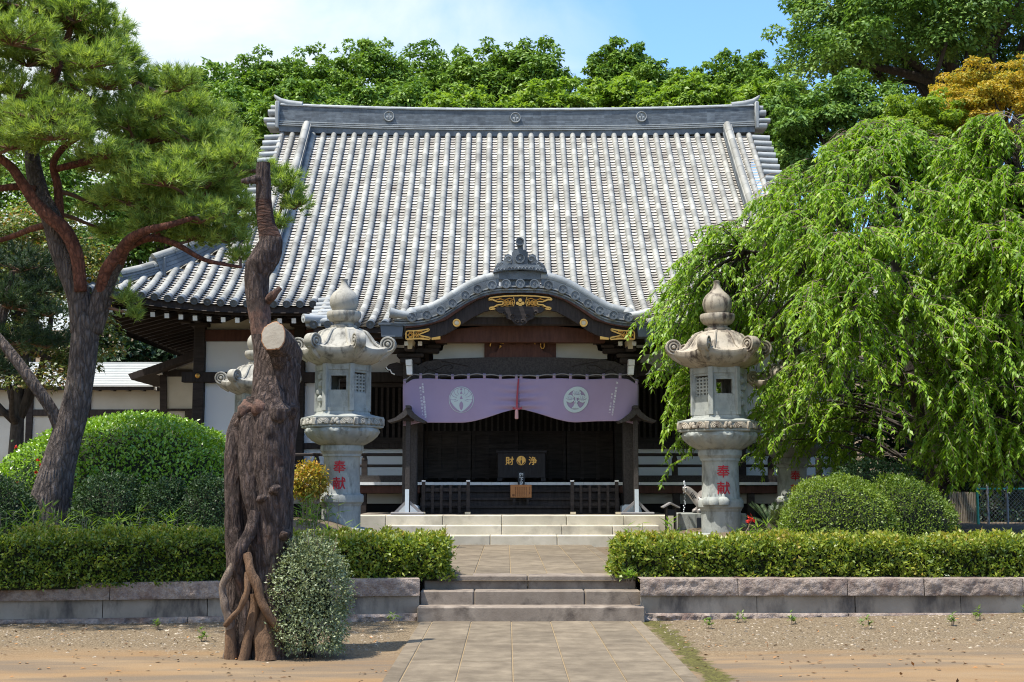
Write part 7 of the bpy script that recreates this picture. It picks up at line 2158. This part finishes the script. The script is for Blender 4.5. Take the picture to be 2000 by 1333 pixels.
    for (u, v, dy, r_, h_) in ((480, 806, -.20, .085, 26), (508, 800, -.30, .08, 24), (545, 812, -.32, .09, 30), (566, 806, -.20, .07, 22), (538, 958, -.40, .06, 14), (512, 975, -.40, .05, 12), (556, 1046, -.34, .05, 14), (545, 700, -.22, .09, 30)):
        column('knot', [(u, v - h_, Ys + dy + .06), (u + 2, v - h_ * .4, Ys + dy), (u - 2, v + h_ * .3, Ys + dy), (u, v + h_, Ys + dy + .07)], [0.02, r_, r_ * 0.85, 0.02], M['stump_bare'] if v < 815 and u < 520 else M['stump'], 32, 2.2)
    c = P(514.5, 320, Ys); mb = MB()
    mb.add([c + Vector((0, 0, 0.012))] + [p + Vector((0, 0, 0.006)) for p in rows[-1][:-1]], [(0, k + 1, (k + 1) % K_ + 1) for k in range(K_)]); mb.build('sawn_top', M['cut_wood'], T)
    # sawn limb that points at the viewer
    a, b = P(558, 690, Ys + 0.05), P(535, 657, Ys - 0.42)
    ax = (b - a).normalized(); ls = MB(); pts = [a - ax * 0.1, a + (b - a) * 0.3, a + (b - a) * 0.7, b]
    rows2 = []
    sx = ax.cross(Vector((0, 0, 1))).normalized(); sz = sx.cross(ax)
    for i in range(13):
        q = pts[0].lerp(pts[-1], i / 12); row = []
        for k in range(41):
            t = 2 * pi * k / 40; e = Vector((cos(t) * 2, sin(t) * 2, i * 0.3)); rr = 0.158 - 0.026 * i / 12
            rr *= 1 + 0.12 * mnoise.noise(e) + 0.06 * mnoise.noise(e * 4)
            row.append(q + (sx * cos(t) * 0.86 + sz * sin(t) * 1.05) * rr)
        rows2.append(row)
    ls.grid(rows2); sl = ls.build('sawn_limb', M['stump'], T, smooth=True, ang=180)
    mb = MB(); rim = rows2[-1][:-1]
    inner = [b + (p - b) * 0.93 + ax * 0.008 for p in rim]
    mb.grid([rows2[-1], inner + [inner[0]]]); mb.build('cut_rim', M['cut_rim'], sl)
    mb = MB(); mb.add([b + ax * 0.010] + inner, [(0, k + 1, (k + 1) % 40 + 1) for k in range(40)]); mb.build('cut_face', M['cut_wood'], sl)
    def tubepx(name, pts, rad, m, par=T, n=12, amp=0.2):
        p = path_px(pts); rr = np.interp(np.linspace(0, 1, len(p)), np.linspace(0, 1, len(rad)), rad)
        q = []; r2 = []
        for x, r in zip(p, rr): q.append(x + Vector((mnoise.noise(x * 7), mnoise.noise(x * 7 + Vector((3, 0, 0))), 0)) * 0.012); r2.append(r * (1 + amp * mnoise.noise(x * 14)))
        mb = MB(); mb.tube(q, r2, n); return mb.build(name, m, par, smooth=True, ang=70)
    tubepx('broken_branch', [(512, 352, Ys), (498, 351, Ys - .05), (484, 353, Ys - .08), (470, 354, Ys - .1)], [0.055, 0.045, 0.032, 0.018], M['stump'])
    tubepx('broken_branch', [(520, 590, Ys), (532, 578, Ys - .08), (541, 570, Ys - .1), (549, 562, Ys - .1)], [0.05, 0.04, 0.032, 0.02], M['stump_bare'])
    # roots: bark covered ones that twist down the front, bare brown ones at the foot
    tubepx('root', [(478, 1052, Ys - .36), (468, 1085, Ys - .40), (448, 1120, Ys - .42), (434, 1150, Ys - .42), (440, 1185, Ys - .42), (450, 1215, Ys - .40), (446, 1285, Ys - .36)], [0.034, 0.036, 0.034, 0.03, 0.036, 0.042, 0.05], M['root_pale'])
    tubepx('root', [(500, 1000, Ys - .36), (488, 1040, Ys - .40), (470, 1075, Ys - .44), (464, 1110, Ys - .40), (474, 1150, Ys - .36), (484, 1190, Ys - .36), (478, 1288, Ys - .34)], [0.05, 0.06, 0.055, 0.055, 0.06, 0.065, 0.085], M['stump'])
    tubepx('root', [(482, 1082, Ys - .46), (488, 1110, Ys - .50), (500, 1140, Ys - .50), (512, 1178, Ys - .50), (528, 1205, Ys - .48), (545, 1228, Ys - .44), (556, 1248, Ys - .40)], [0.035, 0.042, 0.045, 0.042, 0.038, 0.034, 0.02], M['stump_root'])
    tubepx('root', [(484, 1118, Ys - .50), (482, 1150, Ys - .52), (470, 1185, Ys - .50), (455, 1205, Ys - .48), (440, 1222, Ys - .44)], [0.022, 0.028, 0.026, 0.024, 0.018], M['stump_root'])
    tubepx('root', [(498, 1160, Ys - .40), (496, 1195, Ys - .42), (488, 1230, Ys - .44), (474, 1292, Ys - .46)], [0.045, 0.045, 0.045, 0.05], M['stump_root'])
    tubepx('root', [(524, 1150, Ys - .24), (520, 1195, Ys - .32), (516, 1230, Ys - .38), (520, 1292, Ys - .42)], [0.05, 0.07, 0.085, 0.105], M['stump_root'])
    tubepx('root', [(456, 1210, Ys - .36), (450, 1240, Ys - .40), (452, 1288, Ys - .40)], [0.04, 0.05, 0.065], M['stump_root'])
    tubepx('root', [(536, 1150, Ys - .28), (540, 1200, Ys - .32), (540, 1288, Ys - .34)], [0.08, 0.085, 0.10], M['stump'])
    for k in range(9):
        tubepx('knot', [(rnd.uniform(470, 560), v0, Ys - .36), (rnd.uniform(470, 560), v0 + 8, Ys - .40)], [0.05, 0.03], M['stump'], amp=0.5) if (v0 := rnd.uniform(770, 1050)) and k < 0 else None
    return T
build_stump()

# ================================================================== small plants
def blades(name, label, cat, c, rad, n, ln, lm, seed, arch=0.6, w=0.018, group=None, kind=None, stem=0.3):
    global RNG
    RNG = np.random.default_rng(seed)
    T = thing(name, label, cat, c, group)
    c = np.array(c)
    ns = max(4, n // 9); sx = RNG.normal(0, 0.45, (ns, 2)) * rad; sh = RNG.uniform(0.3, 1.0, ns) * stem
    i = RNG.integers(0, ns, n); a = RNG.uniform(0, 2 * pi, n)
    base = c + np.stack([sx[i, 0], sx[i, 1], sh[i] * RNG.uniform(0.45, 1.0, n)], 1)
    D = np.stack([np.cos(a), np.sin(a), RNG.uniform(-0.1, 1.1, n)], 1)
    Nn = np.stack([-np.cos(a) * 0.5, -np.sin(a) * 0.5, np.ones(n)], 1) + RNG.normal(0, .2, (n, 3))
    leaves('blades', base, D, unit(Nn), ln * RNG.uniform(0.6, 1.2, n), w * RNG.uniform(0.7, 1.3, n), lm, T, np.clip(RNG.normal(0.5, 0.22, n), 0, 1), mid=0.35)
    mb = MB()
    for k in range(ns): b = Vector((c[0] + sx[k, 0], c[1] + sx[k, 1], c[2] - 0.03)); mb.tube([b, b + Vector((0.02, 0, sh[k]))], [0.004, 0.003], 4)
    mb.build('stems', M['twig'], T)
    T['kind'] = 'thing'
    return T
def bl(u, Y, rad, n, ln, key, seed, lab, stem=0.3, w=0.018, name='bamboo_grass', cat='plant', group='bamboo grass clumps', z=None):
    x = P(u, 1000, Y).x; blades(name, lab, cat, (x, Y, bed_z(x, Y) if z is None else z), rad, n, ln, LM[key], seed, w=w, group=group, stem=stem)
bl(1238, 15.5, 0.24, 170, 0.14, 'sasa', 500, 'bright bamboo grass growing out of the right hedge end nearest the path', 0.66)
bl(1325, 17.2, 0.16, 110, 0.15, 'sasa', 501, 'upright leafy shoots in front of the water basin block', 0.62, 0.03)
bl(1290, 16.2, 0.30, 150, 0.16, 'sasa', 502, 'bamboo grass behind the right hedge between its end and the basin', 0.40)
bl(1480, 17.4, 0.30, 130, 0.17, 'sasa', 503, 'bamboo grass behind the hedge beside the red flower', 0.42)
bl(1535, 17.6, 0.25, 130, 0.17, 'sasa', 504, 'bamboo grass at the left foot of the clipped yellow green bush', 0.40)
bl(1400, 16.4, 0.35, 110, 0.16, 'sasa', 505, 'sparse bamboo grass at the base of the right lantern', 0.32)
bl(740, 17.5, 0.35, 160, 0.18, 'sasa', 506, 'yellow green bamboo grass in front of the left lantern base', 0.42)
bl(600, 17.4, 0.35, 260, 0.18, 'sasa', 507, 'tall bright bamboo grass between the dead trunk and left lantern', 0.62)
bl(650, 16.6, 0.35, 220, 0.17, 'sasa', 508, 'bamboo grass under the red characters of the left lantern', 0.45)
bl(860, 15.4, 0.14, 160, 0.09, 'weed', 509, 'leafy weed tuft spilling from the path end of the short hedge', 0.42, 0.025)
bl(100, 15.1, 0.45, 380, 0.20, 'sasa', 510, 'bamboo grass at the foot of the red pine trunk', 0.85)
bl(205, 15.2, 0.45, 340, 0.20, 'sasa', 511, 'bamboo grass between the red pine and the dark clipped shrubs', 0.80)
bl(330, 15.3, 0.40, 240, 0.19, 'sasa', 512, 'bamboo grass tuft before the middle dark clipped shrub', 0.74)
bl(20, 15.0, 0.40, 300, 0.19, 'sasa', 513, 'bamboo grass near the left frame edge behind the dark hedge', 0.80)
bl(1870, 16.6, 0.45, 170, 0.30, 'sasa', 514, 'arching grass clump behind the right hedge below the slat fence', 0.18, 0.016)
bl(1960, 16.8, 0.45, 140, 0.26, 'sasa', 515, 'arching grass clump behind the right hedge at the frame edge', 0.20, 0.016)
bl(1780, 16.4, 0.30, 120, 0.20, 'sasa', 516, 'low grass behind the hedge before the darker clipped bush', 0.25)
bl(975 - 85, 15.0, 0.05, 24, 0.05, 'weed', 517, 'tiny weed on the terrace paving near the short hedge', 0.12, 0.02, 'weed', 'weed', 'small weeds', 0.455)
bl(1230, 14.45, 0.09, 34, 0.12, 'sasa', 518, 'bamboo sprout leaning over the wall cap beside the steps', 0.08, 0.02, 'weed', 'weed', 'small weeds', 0.44)
for k, (u, Y, lab) in enumerate(((1545, 13.9, 'small weed in gravel nearest the steps under the right wall'), (1685, 13.3, 'leafy weed in gravel under the middle of the right wall'), (1850, 13.4, 'tall thin weed in gravel right of the leafy one'), (1995, 14.3, 'weed against the right wall at the frame edge'), (1435, 14.2, 'weed touching the rubble footing of the right wall'), (316, 13.5, 'small weed at the foot of the left wall'), (400, 12.6, 'low green weed left of the dead trunk'), (768, 14.2, 'weed in the corner between bottom step and wall'), (1380, 13.7, 'yellow green weed patch beside the steps'), (1900, 13.9, 'low weed in gravel below the right wall'))):
    x = P(u, 1200, Y).x
    bl(u, Y, 0.06, 34, 0.06, 'weed', 530 + k, lab, 0.14, 0.02, 'weed', 'weed', 'small weeds', ground_z(x, Y))
# orange nandina shrub
nx = P(604, 980, 20.4).x; nzb = bed_z(nx, 20.4)
ND = thing('nandina_shrub', 'orange and yellow leaved shrub between the dead trunk and left lantern', 'shrub', (nx, 20.4, nzb))
RNG = np.random.default_rng(540)
nn_ = 2600; c0 = np.array(P(604, 940, 20.4)); dd = rdir(nn_); pp = c0 + dd * (RNG.uniform(0.3, 1, nn_) ** 0.5)[:, None] * np.array([0.29, 0.26, 0.30]) + RNG.normal(0, 0.03, (nn_, 3))
leaves('foliage', pp, dd * 0.5 + RNG.normal(0, .6, (nn_, 3)) + np.array([0, 0, -.2]), unit(dd * .4 + np.array([0, 0, .8]) + RNG.normal(0, .4, (nn_, 3))), 0.06 * RNG.uniform(.7, 1.3, nn_), 0.028, LM['nandina'], ND, np.clip(RNG.normal(0.5, 0.28, nn_) + dd[:, 2] * 0.12, 0, 1))
mb = MB()
for k in range(10): mb.tube(limb_pts((nx + random.uniform(-.12, .12), 20.4, nzb - 0.03), Vector(pp[k * 40]), 0.1, 5, k), [0.014, 0.013, 0.011, 0.01, 0.006], 5)
mb.build('stems', M['twig'], ND)
# red flower, cycad
fx = P(1468, 1015, 18.5)
FL = thing('canna_flower', 'red canna flower on a slanting stem beside the right lantern base', 'flower', (fx.x - 0.1, 18.5, bed_z(fx.x, 18.5)))
mb = MB(); mb.tube([(fx.x - 0.16, 18.5, fx.z - 0.30), (fx.x - 0.05, 18.5, fx.z - 0.12), (fx.x, 18.5, fx.z)], [0.01, 0.008, 0.006], 6); mb.build('stem', M['twig'], FL)
RNG = np.random.default_rng(541); k_ = 22
leaves('petals', np.array([[fx.x + 0.012 * (i % 5 - 2) , 18.5, fx.z + 0.012 * (i % 7 - 3)] for i in range(k_)]), RNG.normal(0, .8, (k_, 3)) + np.array([-0.2, -.2, .5]), unit(RNG.normal(0, 1, (k_, 3))), 0.07, 0.03, LM['red'], FL)
RNG = np.random.default_rng(542)
CY = thing('cycad', 'dark stiff fronded cycad between the lantern and the further lantern', 'plant', (P(1508, 1010, 20.0).x, 20.0, bed_z(4, 20)))
C_, D_, N_ = [], [], []
cb = np.array([P(1508, 1010, 20.0).x, 20.0, bed_z(4, 20) + 0.05])
for k in range(18):
    a = RNG.uniform(0, 2 * pi); el = RNG.uniform(0.35, 1.25); d = np.array([cos(a) * cos(el), sin(a) * cos(el), sin(el)]); sd = np.cross(d, [0, 0, 1]); sd /= np.linalg.norm(sd)
    for j in range(26):
        s = 0.12 + 0.44 * j / 26; p = cb + d * s + np.array([0, 0, -0.25 * s * s])
        for g in (-1, 1): C_.append(p); D_.append(sd * g + d * 0.6 + np.array([0, 0, .15])); N_.append(np.cross(d, sd) + RNG.normal(0, .2, 3))
leaves('fronds', np.array(C_), np.array(D_), unit(np.array(N_)), 0.11, 0.012, LM['fern'], CY)
mb = MB(); mb.lathe([(0.08, -0.1), (0.10, 0.0), (0.07, 0.1), (0.02, 0.13)], cb, 12); mb.build('stem', M['bark_dark'], CY)
# small pink flowers left of the pine trunk
RNG = np.random.default_rng(543); k_ = 60
RS = thing('rose_shrub', 'low shrub with a few red and pink blooms left of the pine trunk', 'shrub', (P(48, 960, 17.9).x, 17.9, 0.85))
c0 = np.array(P(48, 950, 17.9)); pp = c0 + RNG.normal(0, 1, (700, 3)) * np.array([.16, .12, .22])
leaves('foliage', pp, RNG.normal(0, 1, (700, 3)), unit(RNG.normal(0, .6, (700, 3)) + np.array([0, 0, .8])), 0.05, 0.025, LM['yew'], RS)
fc = c0 + RNG.normal(0, 1, (9, 3)) * np.array([.15, .05, .24]) + np.array([0, -.12, 0]); pp = np.repeat(fc, 7, 0)
leaves('blooms', pp, RNG.normal(0, 1, (63, 3)), unit(RNG.normal(0, 1, (63, 3))), 0.035, 0.03, LM['red'], RS)

# ================================================================== gravel and litter on the yard
RNG = np.random.default_rng(600)
def scatter(n, x0, x1, y0, y1, keep):
    x = RNG.uniform(x0, x1, n); y = RNG.uniform(y0, y1, n); k = keep(x, y); return x[k], y[k]
def stones(name, m, n, region, s0, s1, seed):
    x, y = scatter(n, *region)
    V, F = [], []
    B = np.array([[1, 0, 0], [.5, .87, 0.1], [-.5, .87, 0], [-1, 0, .05], [-.5, -.87, 0], [.5, -.87, .1], [0, 0, .75]])
    mbs = MB()
    for a, b in zip(x, y):
        s = RNG.uniform(s0, s1) * (0.5 + RNG.random() ** 3); r = RNG.uniform(0, 2 * pi); z = ground_z(a, b)
        q = B * (1 + RNG.normal(0, .18, B.shape)) * np.array([s, s * RNG.uniform(.5, 1), s * .7])
        q = q @ np.array([[cos(r), sin(r), 0], [-sin(r), cos(r), 0], [0, 0, 1]]) + np.array([a, b, z - 0.001])
        mbs.add(q.tolist(), [(i, (i + 1) % 6, 6) for i in range(6)])
    return mbs.build(name, m)
M['pebble'] = mat('loose pebbles', (0.13, 0.10, 0.07), (0.33, 0.275, 0.205), scale=30, rough=0.95, tint=0.65)
def strip_keep(x, y):
    edge = np.array([12.15 + 0.5 * mnoise.noise(Vector((a * 0.8, 2.2, 0))) for a in x]); return (np.abs(x) > 1.35) & (y > edge - RNG.exponential(0.25, len(x)))
g = stones('gravel', M['pebble'], 17000, (-7, 7, 9.5, 14.45, strip_keep), 0.006, 0.019, 1)
tag(g, kind='stuff')
n = 900; x, y = scatter(n, -6.5, 6.5, 9.8, 14.4, lambda x, y: np.abs(x) > 1.25)
zz_ = np.array([ground_z(a, b) for a, b in zip(x, y)]) + 0.006; m_ = len(x)
tag(leaves('fallen_leaves', np.stack([x, y, zz_], 1), np.stack([RNG.normal(0, 1, m_), RNG.normal(0, 1, m_), RNG.uniform(-.05, .25, m_)], 1), unit(RNG.normal(0, .25, (m_, 3)) + np.array([0, 0, 1])), RNG.uniform(.03, .065, m_), RNG.uniform(.015, .03, m_), LM['litter'], None), kind='stuff')
